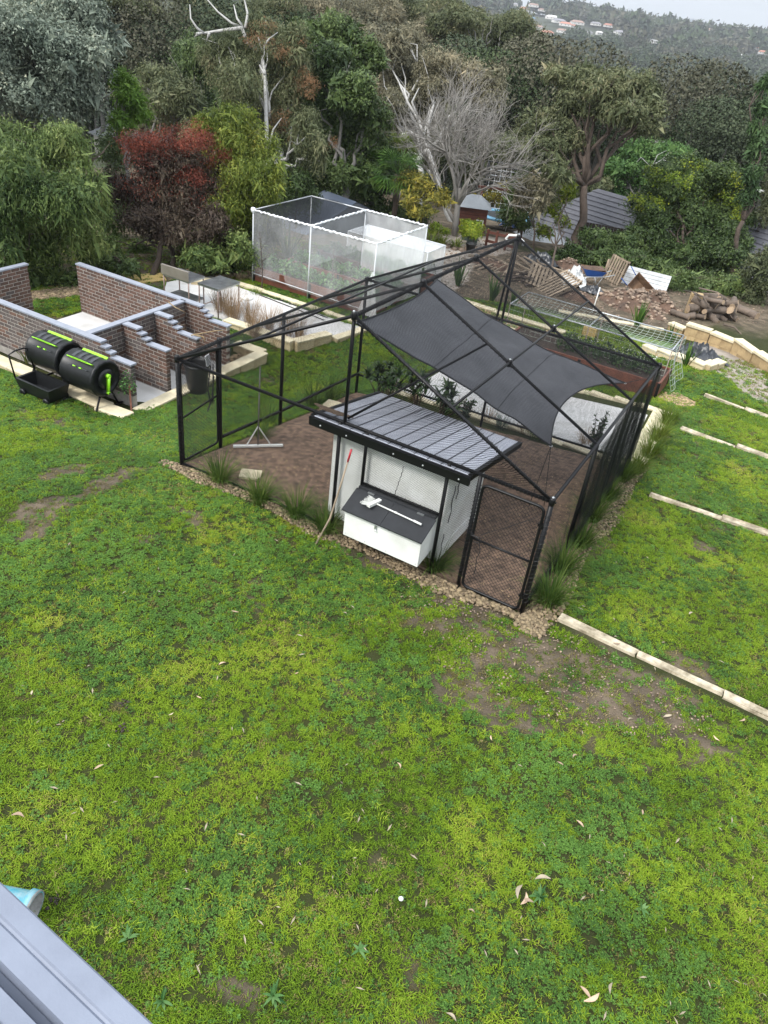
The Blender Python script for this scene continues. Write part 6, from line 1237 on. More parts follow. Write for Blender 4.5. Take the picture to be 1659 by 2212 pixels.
# ================================================================== TREES
def crown(clumps, dens, s, aspect, m, seed, parent=None, droop=.8, inner=.25, bias=.3, name='foliage', squash=1.0, ragged=.35):
    """clumps: (centre, rx, ry, rz); leaves on the lumpy outside plus larger shaded ones within"""
    r = np.random.default_rng(seed); PP = []; NN = []; SS = []
    sub_ = []
    for c, rx, ry, rz in clumps:                                   # every clump breaks up into boughs of its own
        sub_.append((c, rx*.72, ry*.72, rz*.72)); nb_ = 5 if max(rx, rz) > .5 else 3
        for j in range(nb_): d_ = r.normal(0, 1, 3); d_[1] *= .8; d_[2] = abs(d_[2])*.8-.15; d_ /= np.linalg.norm(d_); f_ = r.uniform(.34, .58); sub_.append((np.array(c)+d_*[rx, ry, rz]*r.uniform(.55, .85), rx*f_, ry*f_, rz*f_))
    for c, rx, ry, rz in sub_:
        area = 4*pi*((rx*ry)**1.6/3+(rx*rz)**1.6/3+(ry*rz)**1.6/3)**(1/1.6); n = int(area*dens*.92*(.125/s)**.5 if s < .2 else area*dens*.72); s_ = s*.74
        d = r.normal(0, 1, (n, 3)); d[:, 2] *= 1; d /= np.linalg.norm(d, axis=1, keepdims=True); keep = d[:, 2] > -.75; d = d[keep]; n = len(d)
        # twig groups: leaves gather round sub-centres
        k = max(8, int(area*2.2)); sub = r.normal(0, 1, (k, 3)); sub /= np.linalg.norm(sub, axis=1, keepdims=True); sr = 1+r.uniform(-ragged, ragged*.7, k); wh = r.integers(0, k, n)
        mixw = r.uniform(0, 1, n) < .72; rad = 1-np.abs(r.normal(0, .13, n)); P = d*rad[:, None]
        gs = .34/np.sqrt(max(area/12, .5)); P[mixw] = sub[wh[mixw]]*sr[wh[mixw], None]*.93+r.normal(0, 1, (mixw.sum(), 3))*gs*.55
        P[:, 2] -= np.abs(r.normal(0, .05, n))*droop; Nn = P/np.maximum(np.linalg.norm(P, axis=1, keepdims=True), .01); P = P*[rx, ry, rz]+c; PP.append(P); NN.append(Nn); SS.append(np.full(n, s_))
        ni = int(n*inner*.35); di = r.normal(0, 1, (ni, 3)); di /= np.linalg.norm(di, axis=1, keepdims=True); PP.append(di*r.uniform(.35, .8, (ni, 1))*[rx, ry, rz]+c); NN.append(di); SS.append(np.full(ni, s*2.4))
    P, N0, S = np.concatenate(PP), np.concatenate(NN), np.concatenate(SS)
    return leafmesh(name, P, r, S, aspect, m, (0, 0, 0), parent, np.array([0, 0, bias]), droop, N0, tri=True)
def pxc(L, dist, jit, seed, flat=1.0):
    """picture-sized clumps at a distance -> (centre, rx, ry, rz)"""
    r = random.Random(seed); out = []
    for c in L:
        u, v, ru = c[:3]; rv = c[3] if len(c) > 3 else ru*.8; dz = c[4] if len(c) > 4 else r.uniform(-jit, jit); dd_ = dist+dz; out.append((atd(u, v, dd_), ru*dd_/FPX, ru*dd_/FPX*flat, rv*dd_/FPX))
    return out
def limb(mb, p0, p1, r0, r1, seed, wob=.06, n=6):
    r = np.random.default_rng(seed); p0, p1 = np.array(p0, float), np.array(p1, float); L = np.linalg.norm(p1-p0); t = np.linspace(0, 1, n+1); P = p0+t[:, None]*(p1-p0); P[1:-1] += r.normal(0, wob*L*.5, (n-1, 3)); P[:, 2] += np.sin(t*pi)*L*.05
    mb.tube(P, r0+(r1-r0)*t, 7); return P
LM = {
 'blue': leafmat('blue_grey_gum_leaf', [(.05, (0.055, 0.077, 0.058)), (.45, (0.155, 0.191, 0.146)), (.8, (0.309, 0.346, 0.264)), (1, (0.473, 0.455, 0.309))], .45, .5, .12, .5),
 'olive': leafmat('olive_willow_leaf', [(.05, (0.027, 0.053, 0.018)), (.45, (0.084, 0.126, 0.039)), (.8, (0.166, 0.219, 0.066)), (1, (0.297, 0.333, 0.122))], .45, .5, .15),
 'lime': leafmat('lime_green_leaf', [(.05, (.06, .12, .02)), (.6, (.12, .22, .035)), (1, (.21, .32, .06))], .5, .8, .3),
 'plum': leafmat('plum_brown_leaf', [(.05, (0.022, 0.017, 0.014)), (.45, (0.059, 0.042, 0.034)), (.8, (0.105, 0.084, 0.059)), (1, (0.182, 0.140, 0.098))], .5, .6, .1),
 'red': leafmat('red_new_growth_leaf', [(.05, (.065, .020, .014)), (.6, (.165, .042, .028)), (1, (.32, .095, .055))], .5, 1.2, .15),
 'ygreen': leafmat('yellow_green_willow_leaf', [(.05, (0.042, 0.067, 0.014)), (.45, (0.119, 0.161, 0.031)), (.8, (0.238, 0.266, 0.049)), (1, (0.392, 0.336, 0.070))], .45, .5, .2),
 'gum': leafmat('dull_gum_leaf', [(.05, (0.046, 0.059, 0.030)), (.45, (0.108, 0.127, 0.062)), (.8, (0.189, 0.197, 0.103)), (1, (0.324, 0.270, 0.162))], .5, .35, .15),
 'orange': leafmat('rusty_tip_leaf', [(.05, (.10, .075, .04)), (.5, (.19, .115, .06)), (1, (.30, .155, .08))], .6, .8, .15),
 'deep': leafmat('dark_glossy_tree_leaf', [(.05, (0.021, 0.039, 0.014)), (.45, (0.055, 0.090, 0.028)), (.8, (0.109, 0.155, 0.048)), (1, (0.172, 0.230, 0.081))], .45, .4, .15, .4),
 'brown': leafmat('brownish_gum_leaf', [(.05, (0.070, 0.070, 0.045)), (.45, (0.166, 0.158, 0.101)), (.8, (0.289, 0.254, 0.166)), (1, (0.420, 0.350, 0.227))], .55, .3, .1),
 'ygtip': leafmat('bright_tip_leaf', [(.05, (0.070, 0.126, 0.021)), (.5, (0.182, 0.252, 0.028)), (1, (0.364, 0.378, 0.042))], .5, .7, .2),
 'wattle': leafmat('yellow_blossom_leaf', [(.05, (.06, .08, .02)), (.5, (.19, .18, .04)), (1, (.44, .34, .05))], .6, .8, .2),
 'pine': leafmat('pine_needle', [(.05, (0.024, 0.047, 0.020)), (.6, (0.054, 0.097, 0.034)), (1, (0.101, 0.151, 0.059))], .6, .3, .05),
 'mid': leafmat('fresh_green_tree_leaf', [(.05, (0.034, 0.080, 0.024)), (.5, (0.083, 0.160, 0.047)), (1, (0.160, 0.253, 0.080))], .5, .5, .15)}
def tree(name, label, base, clumps, leaf, dens, s, aspect, seed, bark='bark_grey', tr=.16, droop=.8, limbs=8, extra=None, group=None, inner=.25, cat='tree', bias=.3, trunk_top=None, ragged=.35, lvis=1.0):
    base = np.array(base, float); e = empty(name, base, 0, label, cat, group)
    cl = [(c-base, a, b, d) for c, a, b, d in clumps]; cc = np.mean([c for c, *_ in cl], 0)
    mb = MB(); fk = np.array([cc[0]*.35, cc[1]*.35, max(cc[2]*.45, .5)]) if trunk_top is None else np.array(trunk_top)-base
    P = limb(mb, (0, 0, -.2), fk, tr, tr*.7, seed, .05)
    rs = random.Random(seed); order = cl[:]; rs.shuffle(order)
    for i, (c, a, b, d) in enumerate(order[:limbs]):
        P = limb(mb, fk if i else fk*.999, c+np.array([0, 0, -d*.1]), tr*.5, tr*.12, seed+i+1, .09); 
        for j in range(3): k = rs.randrange(2, 6); q = P[k]; limb(mb, q, c+np.array([rs.uniform(-a, a), rs.uniform(-b, b), rs.uniform(-d*.3, d*.9)])*.85, tr*.22, tr*.05, seed*7+i*5+j, .1, 4)
    mb.build('trunk', M[bark], e, True); crown(cl, dens, s, aspect, LM[leaf], seed, e, droop, inner, bias, ragged=ragged)
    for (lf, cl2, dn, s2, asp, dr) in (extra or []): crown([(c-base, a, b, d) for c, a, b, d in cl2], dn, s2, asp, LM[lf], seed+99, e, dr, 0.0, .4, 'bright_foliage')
    return e
def gb(x_or_p, y=None):
    x, y = (x_or_p[0], x_or_p[1]) if y is None else (x_or_p, y); return np.array([x, y, G(x, y)])
def under(u, v, dist):
    """ground point below the place seen at (u, v) at a distance"""
    p = atd(u, v, dist); return gb(p[0], p[1])
E_ = {}
# left group
tree('gum_tree', 'tall silvery blue gum filling the upper left corner', under(90, 200, 27), pxc([(20,60,110,80),(120,30,110,70),(70,150,100,80),(150,130,85,75),(190,200,60,60),(110,230,85,60),(30,240,80,70),(200,70,60,70),(-40,150,80,100)], 26, 1.6, 1), 'blue', 300, .16, .40, 11, 'bark_grey', .25, .9)
tree('willow_tree', 'drooping olive green willow leaved tree at the left edge', under(90, 400, 21.5), pxc([(60,330,95,60),(150,330,75,60),(30,420,90,80),(130,430,85,75),(190,430,45,80),(80,510,100,70),(180,520,45,60),(10,520,60,70),(-60,400,80,100)], 20.5, 1.2, 2), 'olive', 420, .17, .20, 12, 'bark_brown', .14, 2.2, bias=.0)
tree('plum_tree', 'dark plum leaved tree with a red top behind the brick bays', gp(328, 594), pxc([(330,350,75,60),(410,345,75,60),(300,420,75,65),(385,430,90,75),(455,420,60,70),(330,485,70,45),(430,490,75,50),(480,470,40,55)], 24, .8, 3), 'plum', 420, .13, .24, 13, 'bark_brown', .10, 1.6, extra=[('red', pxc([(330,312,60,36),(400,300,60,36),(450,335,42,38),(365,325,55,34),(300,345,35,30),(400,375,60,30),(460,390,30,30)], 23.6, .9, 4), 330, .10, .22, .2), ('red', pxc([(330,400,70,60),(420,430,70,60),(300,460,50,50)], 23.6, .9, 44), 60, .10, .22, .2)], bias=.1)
tree('young_gum', 'slender trunked tree whose foliage mixes into the plum tree', gp(385, 590), pxc([(300,540,40,26),(410,530,60,28),(470,530,50,34),(250,470,50,80),(235,540,50,40)], 25.5, .8, 5), 'olive', 380, .14, .2, 14, 'bark_brown', .09, 2.0, bias=0)
tree('willow_tree', 'yellow green drooping tree right of the plum tree', under(520, 480, 24.5), pxc([(500,265,60,50),(550,320,55,60),(480,330,50,60),(520,390,70,60),(580,400,35,60),(560,450,50,50),(500,470,60,60),(450,280,30,40)], 24, 1.0, 6), 'ygreen', 420, .16, .20, 15, 'bark_brown', .12, 2.2, bias=0)
tree('lime_tree', 'small bright lime green tree between the silvery gum and plum tree', under(275, 420, 29), pxc([(262,175,26,30),(270,210,42,34),(285,245,40,34),(262,270,34,26)], 29, .6, 7), 'lime', 420, .14, .35, 16, 'bark_grey', .09, .8)
tree('gum_tree', 'grey green tree behind the lime green tree', under(330, 400, 38), pxc([(330,170,45,38),(300,215,50,45),(360,220,60,50),(340,270,60,40),(400,240,40,60)], 38, 1.5, 8), 'gum', 240, .2, .25, 17, 'bark_grey', .15, 1.2)
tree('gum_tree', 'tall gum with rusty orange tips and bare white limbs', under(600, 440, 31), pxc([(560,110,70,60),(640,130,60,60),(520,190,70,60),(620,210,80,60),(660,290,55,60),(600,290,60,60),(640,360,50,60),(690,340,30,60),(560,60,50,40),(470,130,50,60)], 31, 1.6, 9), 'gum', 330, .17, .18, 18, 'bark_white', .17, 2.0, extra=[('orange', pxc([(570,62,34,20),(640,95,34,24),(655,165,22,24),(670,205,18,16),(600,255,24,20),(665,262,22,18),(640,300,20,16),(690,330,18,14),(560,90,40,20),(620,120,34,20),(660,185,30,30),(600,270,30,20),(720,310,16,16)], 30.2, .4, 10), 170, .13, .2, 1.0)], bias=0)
tree('gum_tree', 'dark green gum behind the lime tree at the top left', under(430, 300, 40), pxc([(420,130,60,60),(480,170,50,60),(440,220,70,60),(430,290,60,50),(500,250,40,70)], 40, 1.5, 11), 'deep', 230, .2, .3, 19, 'bark_grey', .16, 1.0)
tree('evergreen_tree', 'tall dark glossy evergreen at the upper middle', under(750, 460, 33), pxc([(670,80,42,36),(730,75,50,40),(780,130,45,45),(700,150,60,50),(760,210,60,55),(690,230,50,50),(810,250,35,50),(740,300,75,60),(800,340,45,60),(730,380,70,50),(810,400,45,40),(650,330,30,50)], 33, 1.5, 12), 'deep', 330, .19, .42, 20, 'bark_grey', .2, .7)
tree('gum_tree', 'pale brownish gum with a leaning white trunk', under(900, 470, 42), pxc([(830,110,50,50),(880,90,40,36),(900,160,55,50),(850,190,50,50),(960,150,60,50),(940,200,50,50),(1020,170,50,46),(830,250,50,60),(900,250,60,60),(1060,200,45,50)], 43, 2, 13), 'brown', 230, .21, .24, 21, 'bark_white', .2, 1.6)
tree('gum_tree', 'large rounded grey green gum below the far hillside', under(1070, 380, 62), pxc([(1010,50,60,34),(1080,65,60,45),(1130,110,50,60),(1050,110,80,60),(1150,180,45,70),(1080,200,70,70),(1170,260,30,60),(960,60,40,30)], 64, 3, 14), 'gum', 190, .24, .35, 22, 'bark_grey', .3, .8)
tree('gum_tree', 'spreading gum with many forked limbs, right of the bare tree', under(1245, 520, 34)if False else gp(1248, 560), pxc([(1225,165,50,30),(1290,180,60,38),(1360,190,55,42),(1400,240,42,34),(1250,230,55,36),(1320,235,65,34),(1200,270,46,34),(1180,330,44,32),(1240,300,50,30),(1385,275,40,22),(1205,375,34,24)], 33, 1.4, 15), 'gum', 330, .20, .28, 23, 'bark_brown', .22, 1.0, limbs=11, trunk_top=atd(1262, 400, 33.5))
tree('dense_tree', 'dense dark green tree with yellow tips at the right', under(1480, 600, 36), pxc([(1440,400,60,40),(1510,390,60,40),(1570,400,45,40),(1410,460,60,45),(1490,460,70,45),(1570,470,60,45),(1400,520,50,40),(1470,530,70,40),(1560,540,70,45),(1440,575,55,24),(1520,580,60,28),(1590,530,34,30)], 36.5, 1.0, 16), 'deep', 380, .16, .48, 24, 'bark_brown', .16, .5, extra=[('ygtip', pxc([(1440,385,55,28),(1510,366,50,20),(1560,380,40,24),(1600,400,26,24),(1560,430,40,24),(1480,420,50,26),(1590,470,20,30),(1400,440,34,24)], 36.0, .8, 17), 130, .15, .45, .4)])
tree('tree', 'mid green rounded tree behind the right hand roof', under(1400, 430, 44), pxc([(1380,340,50,32),(1440,330,50,30),(1340,380,46,34),(1400,390,50,30),(1350,425,34,22)], 46, 1.5, 18), 'mid', 230, .2, .45, 25, 'bark_grey', .15, .5)
tree('pine_tree', 'flat layered dark pine at the right', under(1550, 400, 60), pxc([(1500,300,36,10),(1550,290,50,10),(1580,320,46,10),(1530,330,56,12),(1500,350,40,12),(1570,355,50,12),(1590,300,30,10)], 60, 2, 19), 'pine', 260, .26, .3, 26, 'bark_brown', .25, .2)
tree('cypress_tree', 'leaning dark columnar cypress at the right edge', under(1615, 500, 34), pxc([(1650,190,14,26),(1645,235,18,30),(1637,285,20,32),(1630,330,21,34),(1622,380,21,34),(1617,425,20,32)], 34, .3, 20), 'pine', 420, .16, .3, 27, 'bark_brown', .14, 1.2)
tree('shrub_tree', 'yellow green tipped shrub at the foot of the spreading gum', under(1200, 560, 31), pxc([(1222,425,20,24),(1225,398,16,16),(1200,455,20,20),(1172,500,24,18),(1215,480,18,20)], 36, .8, 21), 'ygtip', 260, .13, .4, 28, 'bark_brown', .06, .4, cat='shrub')
tree('wattle_tree', 'small wattle with yellow blossom and curved trunks before the bare tree', under(910, 520, 31), pxc([(890,400,34,28),(920,420,36,30),(880,435,24,20),(950,430,26,26),(905,455,34,18)], 31, .7, 22), 'wattle', 260, .12, .4, 29, 'bark_brown', .05, .4)
tree('ornamental_tree', 'tiny wiry bush under the bare tree with orange leaves', under(1040, 470, 37), pxc([(1010,440,30,20),(1070,430,30,24),(1100,400,20,20)], 37, .5, 23), 'wattle', 110, .11, .4, 30, 'bark_brown', .04, .4)
tree('shrub', 'potted yellow green bush beside the green bins', under(1025, 522, 33), pxc([(1010,490,22,14),(1030,488,24,16),(1022,505,28,14)], 33, .3, 24), 'ygtip', 420, .10, .4, 31, 'bark_brown', .03, .3, cat='shrub')
tree('shrub', 'low yellow flowering bush left of the bare tree trunk', under(945, 500, 33), pxc([(945,492,18,10),(930,498,16,9),(958,500,14,8)], 33, .3, 25), 'ygtip', 420, .08, .4, 32, 'bark_brown', .03, .3, cat='shrub')
# dark screening shrubs behind the garden
SH = [('deep',(30,610),[(10,600,50,34),(50,600,40,30)],21,'dark low shrub at the far left picture edge'),('olive',(90,600),[(90,560,60,40),(60,590,50,34),(140,600,40,24)],22,'olive scrub left of the big flax'),('deep',(250,585),[(240,560,40,34),(270,580,30,20)],23,'dark shrub behind the end of the tallest brick wall'),
 ('olive',(440,585),[(430,560,50,30),(480,570,50,30),(520,540,40,50)],23.5,'dark olive shrub behind the steel bench'),('deep',(560,590),[(530,560,40,50),(500,520,50,60),(560,500,50,60)],25,'tall dark shrub left behind the net cage'),('deep',(640,470),[(610,440,40,50),(660,430,40,40),(640,400,50,40)],31,'dark shrub above the net cage corner'),
 ('deep',(820,500),[(790,440,40,34),(850,460,40,30),(830,480,50,20),(900,470,30,30)],34,'dark green shrub behind the shed roof'),('mid',(760,480),[(700,400,40,24),(760,410,30,30)],36,'green shrub left of the palms'),('deep',(1130,500),[(1120,440,40,50),(1150,400,40,50),(1100,470,40,30)],36,'dark hedge behind the playground'),
 ('brown',(1170,470),[(1160,430,34,60),(1130,420,20,60)],34,'tall dull brown shrub left of the spreading gum'),('deep',(1290,570),[(1270,560,46,26),(1285,512,44,20),(1350,520,34,18),(1330,560,50,28),(1230,555,34,30),(1310,525,40,14),(1370,560,44,24),(1420,575,40,24),(1200,560,30,22)],33.6,'dark hedge behind the wheelbarrow and white sheet'),
 ('gum',(1640,640),[(1640,600,40,60),(1620,650,30,34),(1655,560,24,34)],32,'grey green scrub at the right edge'),('olive',(1600,640),[(1600,620,30,34),(1580,625,30,20)],33,'olive undergrowth right of the firewood pile'),('gum',(1660,430),[(1660,420,30,40),(1650,470,24,30)],36,'bushy grey tree beyond the cypress'),('deep',(1420,655),[(1400,600,50,24),(1460,610,50,28),(1530,620,60,28),(1590,625,50,24)],32.6,'low dark undergrowth behind the firewood pile'),('deep',(150,600),[(120,590,60,50),(170,560,50,60)],26,'dark bushes behind the big flax')]
for k, (lf, (u, v), cl, dist, lb) in enumerate(SH): tree('screening_shrub', lb, under(u, v, dist), pxc(cl, dist, .6, 40+k), lf, 330 if dist < 28 else 220, .15, .38, 50+k, 'bark_brown', .05, .9, limbs=3, cat='shrub', group='screening shrubs round the garden')
# second line of trees up the slope, filling between the named ones
BG = [('gum',(560,20),[(560,20,60,40),(620,40,60,50),(500,40,60,50),(580,80,60,40)],58,'brownish gum at the top edge beside the dead limbs'),('gum',(330,60),[(300,40,60,60),(360,90,60,60),(270,110,40,60),(330,130,60,40)],56,'dull gum right of the silvery gum at the top'),('brown',(700,20),[(690,10,60,40),(760,30,60,50),(820,40,50,50),(730,60,60,40)],66,'brown gum at the top, above the dark evergreen'),('gum',(860,30),[(850,20,60,50),(900,50,60,50),(950,30,50,50),(880,80,60,40)],72,'grey gum at the top middle'),('brown',(960,50),[(940,70,50,50),(1000,110,50,50),(900,110,50,50)],68,'pale brown gum between the rounded gum and the top middle gum'),
 ('gum',(420,40),[(400,20,60,40),(440,70,50,50),(380,80,50,40)],62,'dim gum with bare twigs at the top left'),('gum',(200,20),[(230,0,60,50),(180,40,50,50)],52,'gum behind the silvery gum crown'),('gum',(480,360),[(460,300,40,60),(430,330,40,70),(600,440,40,50),(660,420,50,50)],36,'gum filling the gap behind the yellow green tree'),('gum',(870,340),[(860,290,50,60),(920,320,50,60),(960,280,50,60),(880,370,50,50)],48,'dull gum behind the bare tree, left'),('gum',(1080,330),[(1060,320,60,50),(1120,350,50,60),(1150,300,40,60),(1020,360,50,50),(1100,420,50,40)],50,'dull gum behind the bare tree, right'),
 ('gum',(1300,420),[(1280,390,40,24),(1330,375,40,24),(1220,430,40,50)],46,'scrubby gum behind the spreading gum limbs'),('deep',(250,400),[(250,330,40,60),(230,420,40,60),(280,330,40,40)],31,'dark tree between the willow and plum tree'),('gum',(1480,420),[(1460,330,50,40),(1600,380,40,50),(1640,330,40,50)],70,'grey gum beyond the pine')]
for k, (lf, (u, v), cl, dist, lb) in enumerate(BG): tree('slope_gum', lb, under(u, v, dist), pxc(cl, dist, 2, 70+k), lf, 210 if dist > 40 else 280, .19 if dist > 40 else .17, .3, 90+k, 'bark_grey', .2, 1.2, limbs=4, group='gum trees up the slope')
# roofs, palms, bare tree, dead limbs --------------------------------------------------------
def bare_tree(label, base, top_px, dist, seed):
    e = empty('bare_tree', base, 0, label, 'tree'); e.scale = (.84, .84, .88); r = np.random.default_rng(seed); segs = {'t': MB(), 'b': MB()}; cnt = [0]
    def grow(p, d, L, rad, lv):
        n = 3; P = [p]; dd2 = d.copy()
        for i in range(n): dd2 = dd2+r.normal(0, .10, 3)+np.array([0, 0, .05]); dd2 /= np.linalg.norm(dd2); P.append(P[-1]+dd2*L/n)
        segs['t' if lv < 2 else 'b'].tube(P, np.linspace(rad, rad*.68, n+1), 7 if lv < 2 else (4 if lv < 4 else 3), lv < 2); cnt[0] += 1
        if lv >= 6: return
        k = {0: 6, 1: 5, 2: 4, 3: 4, 4: 3, 5: 2}[lv]
        for i in range(k):
            a = r.uniform(0, 2*pi); sp = r.uniform(.35, .85) if lv else r.uniform(.25, .62); u1 = np.cross(dd2, [.3, .2, 1]); u1 /= np.linalg.norm(u1); u2 = np.cross(dd2, u1); nd = dd2*cos(sp)+(u1*cos(a)+u2*sin(a))*sin(sp); q = P[-1] if i < 2 else P[r.integers(1, n+1)]
            grow(q, nd, L*r.uniform(.62, .82), rad*.55, lv+1)
    grow(np.zeros(3)-[0, 0, .2], np.array([.0, 0, 1.0]), 2.6, .19, 0)
    segs['t'].build('trunk', M['bark_bare'], e, True); o = segs['b'].build('twigs', M['bark_bare'], e); o['kind'] = 'stuff'; return e
bt = bare_tree('large leafless grey tree in the middle behind the yard', under(985, 505, 35), None, 35, 5)
def dead_limbs(label, px, dist, r0, seed, base=None):
    mb = MB()
    for k, L in enumerate(px):
        P = [atd(u, v, dist+.2*sin(i*2+k)) for i, (u, v) in enumerate(L)]; rr = r0*(1 if k == 0 else .5); mb.tube(P, np.linspace(rr, rr*.25, len(P)), 7)
    return tag(mb.build('dead_limbs', M['bark_white'], None, True), label, 'dead tree')
dead_limbs('bleached dead tree standing with bare white branches at the top', [[(575,440),(578,330),(574,230),(572,160),(566,110),(558,80)],[(574,235),(560,205),(520,190),(470,170)],[(578,330),(590,280),(608,255)],[(566,110),(580,85),(600,70)],[(572,160),(560,140)]], 30.2, .11, 1)
dead_limbs('white dead branch reaching left across the top of the picture', [[(560,112),(534,92),(522,60),(480,66),(440,72),(424,72)],[(440,72),(425,60),(412,40),(410,10)],[(522,60),(500,50),(470,25),(440,-10)],[(528,62),(512,40),(505,10)],[(530,60),(535,30),(528,0),(520,-20)],[(452,72),(446,90)],[(430,72),(420,80)]], 30.6, .12, 2)
dead_limbs('leaning smooth white trunk of the pale brown gum', [[(985,500),(965,460),(955,420),(940,370),(905,260),(880,220),(872,190)],[(955,420),(930,372),(900,350),(880,328)],[(905,260),(890,220),(905,190)],[(880,220),(862,180)]], 40, .16, 3)
dead_limbs('dead grey branches above the mid green tree at the right', [[(1400,380),(1405,360),(1430,345),(1450,350)],[(1405,360),(1385,340),(1375,350)],[(1430,345),(1445,330)],[(1410,358),(1420,335),(1440,325)]], 43, .05, 4)
# palms
def palm(label, base, H, nfr, L, seed, m='flax'):
    e = empty('fan_palm', base, 0, label, 'palm', 'fan palms behind the shed'); mb = MB(); mb.tube([(0, 0, -.1), (.03, 0, H*.5), (0, .02, H)], [.13, .12, .14], 9); mb.build('trunk', M['bark_brown'], e, True); r = np.random.default_rng(seed)
    V = []; F = []
    for i in range(nfr):
        a = r.uniform(0, 2*pi); el = r.uniform(-.5, 1.2); d = np.array([cos(a)*cos(el), sin(a)*cos(el), sin(el)]); c = np.array([0, 0, H])+d*L*.55; s1 = np.cross(d, [0, 0, 1.0]); s1 /= np.linalg.norm(s1); up = np.cross(s1, d)
        for k in range(13):
            b = (k-6)/6*1.5; t = d*cos(b)+s1*sin(b)-up*.2*abs(sin(b)); p1 = c+t*L*.45*(1-.2*abs(b)); w = np.cross(t, up); w /= np.linalg.norm(w); p2 = p1+t*L*.2-np.array([0, 0, .10*L]); j = len(V); V += [c, c+t*L*.3+w*.025, p2, c+t*L*.3-w*.025]; F.append((j, j+1, j+2, j+3))
        j = len(V); V += [np.array([0, 0, H])+s1*.015, c+s1*.01, c-s1*.01, np.array([0, 0, H])-s1*.015]; F.append((j, j+1, j+2, j+3))
    link(D.objects.new('fronds', mesh_np('fronds', V, F, M[m])), e); return e
pb_ = under(850, 470, 33); ph_ = atd(850, 365, 33)[2]-pb_[2]; palm('dark fan palm standing behind the shed roof, larger', pb_, ph_, 34, 1.25, 3)
pb_ = under(856, 400, 35); ph_ = atd(858, 322, 35)[2]-pb_[2]; palm('pale topped fan palm just behind the larger palm', pb_, ph_, 22, .95, 4, 'tuft_y')
pb_ = under(806, 430, 34); ph_ = atd(806, 345, 34)[2]-pb_[2]; palm('small fan palm left of the larger palm', pb_, ph_, 16, .8, 5)
# shed with grey blue gable roof behind the cage
def house(name, label, R1, R2, eave, drop, mroof, mwall, rows=0, hip=0.0, wallh=2.2, group=None, cat='house'):
    """ridge R1-R2, eaves at horizontal distance `eave` either side and `drop` below"""
    R1, R2 = np.array(R1, float), np.array(R2, float); R2[2] = R1[2] = (R1[2]+R2[2])/2; c = (R1+R2)/2; e = empty(name, (c[0], c[1], c[2]-drop-wallh), 0, label, cat, group); o = np.array(e.location)
    d = R2-R1; L = np.linalg.norm(d); d /= L; s = np.array([-d[1], d[0], 0]); 
    for sd in (-1, 1):
        a, b = R1-d*hip*eave, R2+d*hip*eave; mb = MB(); n = max(1, rows)
        for k in range(n):
            t0, t1 = k/n, (k+1)/n; q = lambda t, P, E: (P*(1-t)+(E+s*sd*eave-np.array([0, 0, drop]))*t)-o; lift = np.array([0, 0, .05*(1 if rows else 0)])
            A_, B_, C_, D_ = q(t0, R1, a), q(t0, R2, b), q(t1, R2, b)+lift, q(t1, R1, a)+lift; mb.add([A_, B_, C_, D_, A_-[0, 0, .06], B_-[0, 0, .06], C_-[0, 0, .06], D_-[0, 0, .06]], [(0,1,2,3),(7,6,5,4),(0,4,5,1),(1,5,6,2),(2,6,7,3),(3,7,4,0)])
        mb.build('roof', mroof, e)
    for sgn, P in ((-1, R1), (1, R2)):
        E = P+d*sgn*hip*eave; mb = MB(); x1, x2 = E+s*eave-[0, 0, drop], E-s*eave-[0, 0, drop]; mb.add([P-o+d*sgn*.0, x1-o, x2-o], [(0, 1, 2)]); mb.build('roof_end' if hip else 'gable', mroof if hip else mwall, e)
    W_ = L+2*hip*eave-.5; mb = MB(); mb.box((0, 0, wallh/2), (W_, eave*2-.6, wallh), atan2(d[1], d[0])); mb.build('wall', mwall, e)
    for x in (-.28, .05, .32):
        for sd in (-1, 1): mb = MB(); mb.box(d*W_*x+s*sd*(eave-.29)+[0, 0, wallh*.55], (1.0, .06, .9), atan2(d[1], d[0])); mb.build('window', M['glass'], e)
    return e
M['glass'] = mat('dark_window_glass', (.03, .035, .04), .12, .1); M['shed_roof'] = mat('slate_blue_sheet_roof', (.20, .235, .31), .4, .12, 1.5, metal=.2); M['shed_wall'] = mat('shed_wall', (.16, .17, .19), .7, .15)
M['tile_roof'] = mat('dark_grey_roof_tile', (.10, .10, .115), .7, .3, 3); M['cream_wall'] = mat('cream_render', (.50, .47, .42), .8, .1); M['pale_roof'] = mat('pale_metal_roof', (.34, .36, .38), .5, .15)
R1_, R2_ = atd(700, 426, 33), atd(772, 420, 31.5); house('garden_shed', 'shed with a slate blue sheet roof behind the net cage', R1_, R2_, 3.0, 1.25, M['shed_roof'], M['shed_wall'], 0, 0, 2.0, cat='shed')
R1_, R2_ = atd(1290, 417, 41), atd(1372, 420, 39.5); house('tiled_house', 'house with a dark grey tiled roof behind the spreading gum', R1_, R2_, 3.6, 2.4, M['tile_roof'], M['cream_wall'], 14, .7)
R1_, R2_ = atd(1618, 466, 38), atd(1740, 484, 36); house('tiled_house', 'dark tiled roof at the right picture edge', R1_, R2_, 4.0, 2.2, M['tile_roof'], M['cream_wall'], 12, .5)
R1_, R2_ = atd(380, 240, 55), atd(300, 262, 58); house('pale_house', 'pale roof glimpsed behind the plum tree top', R1_, R2_, 3.5, 1.6, M['pale_roof'], M['cream_wall'], 8, .4)
R1_, R2_ = atd(705, 378, 44), atd(760, 372, 44); house('pale_house', 'pale ribbed roof glimpsed left of the palms', R1_, R2_, 2.4, 1.0, M['pale_roof'], M['cream_wall'], 8, 0)
R1_, R2_ = atd(1155, 500, 38), atd(1200, 488, 38); house('awning_shed', 'low shelter with a pale grey canvas roof by the playground', R1_, R2_, 1.3, .55, M['pale_roof'], M['cream_wall'], 0, .5, 1.3, cat='shelter')
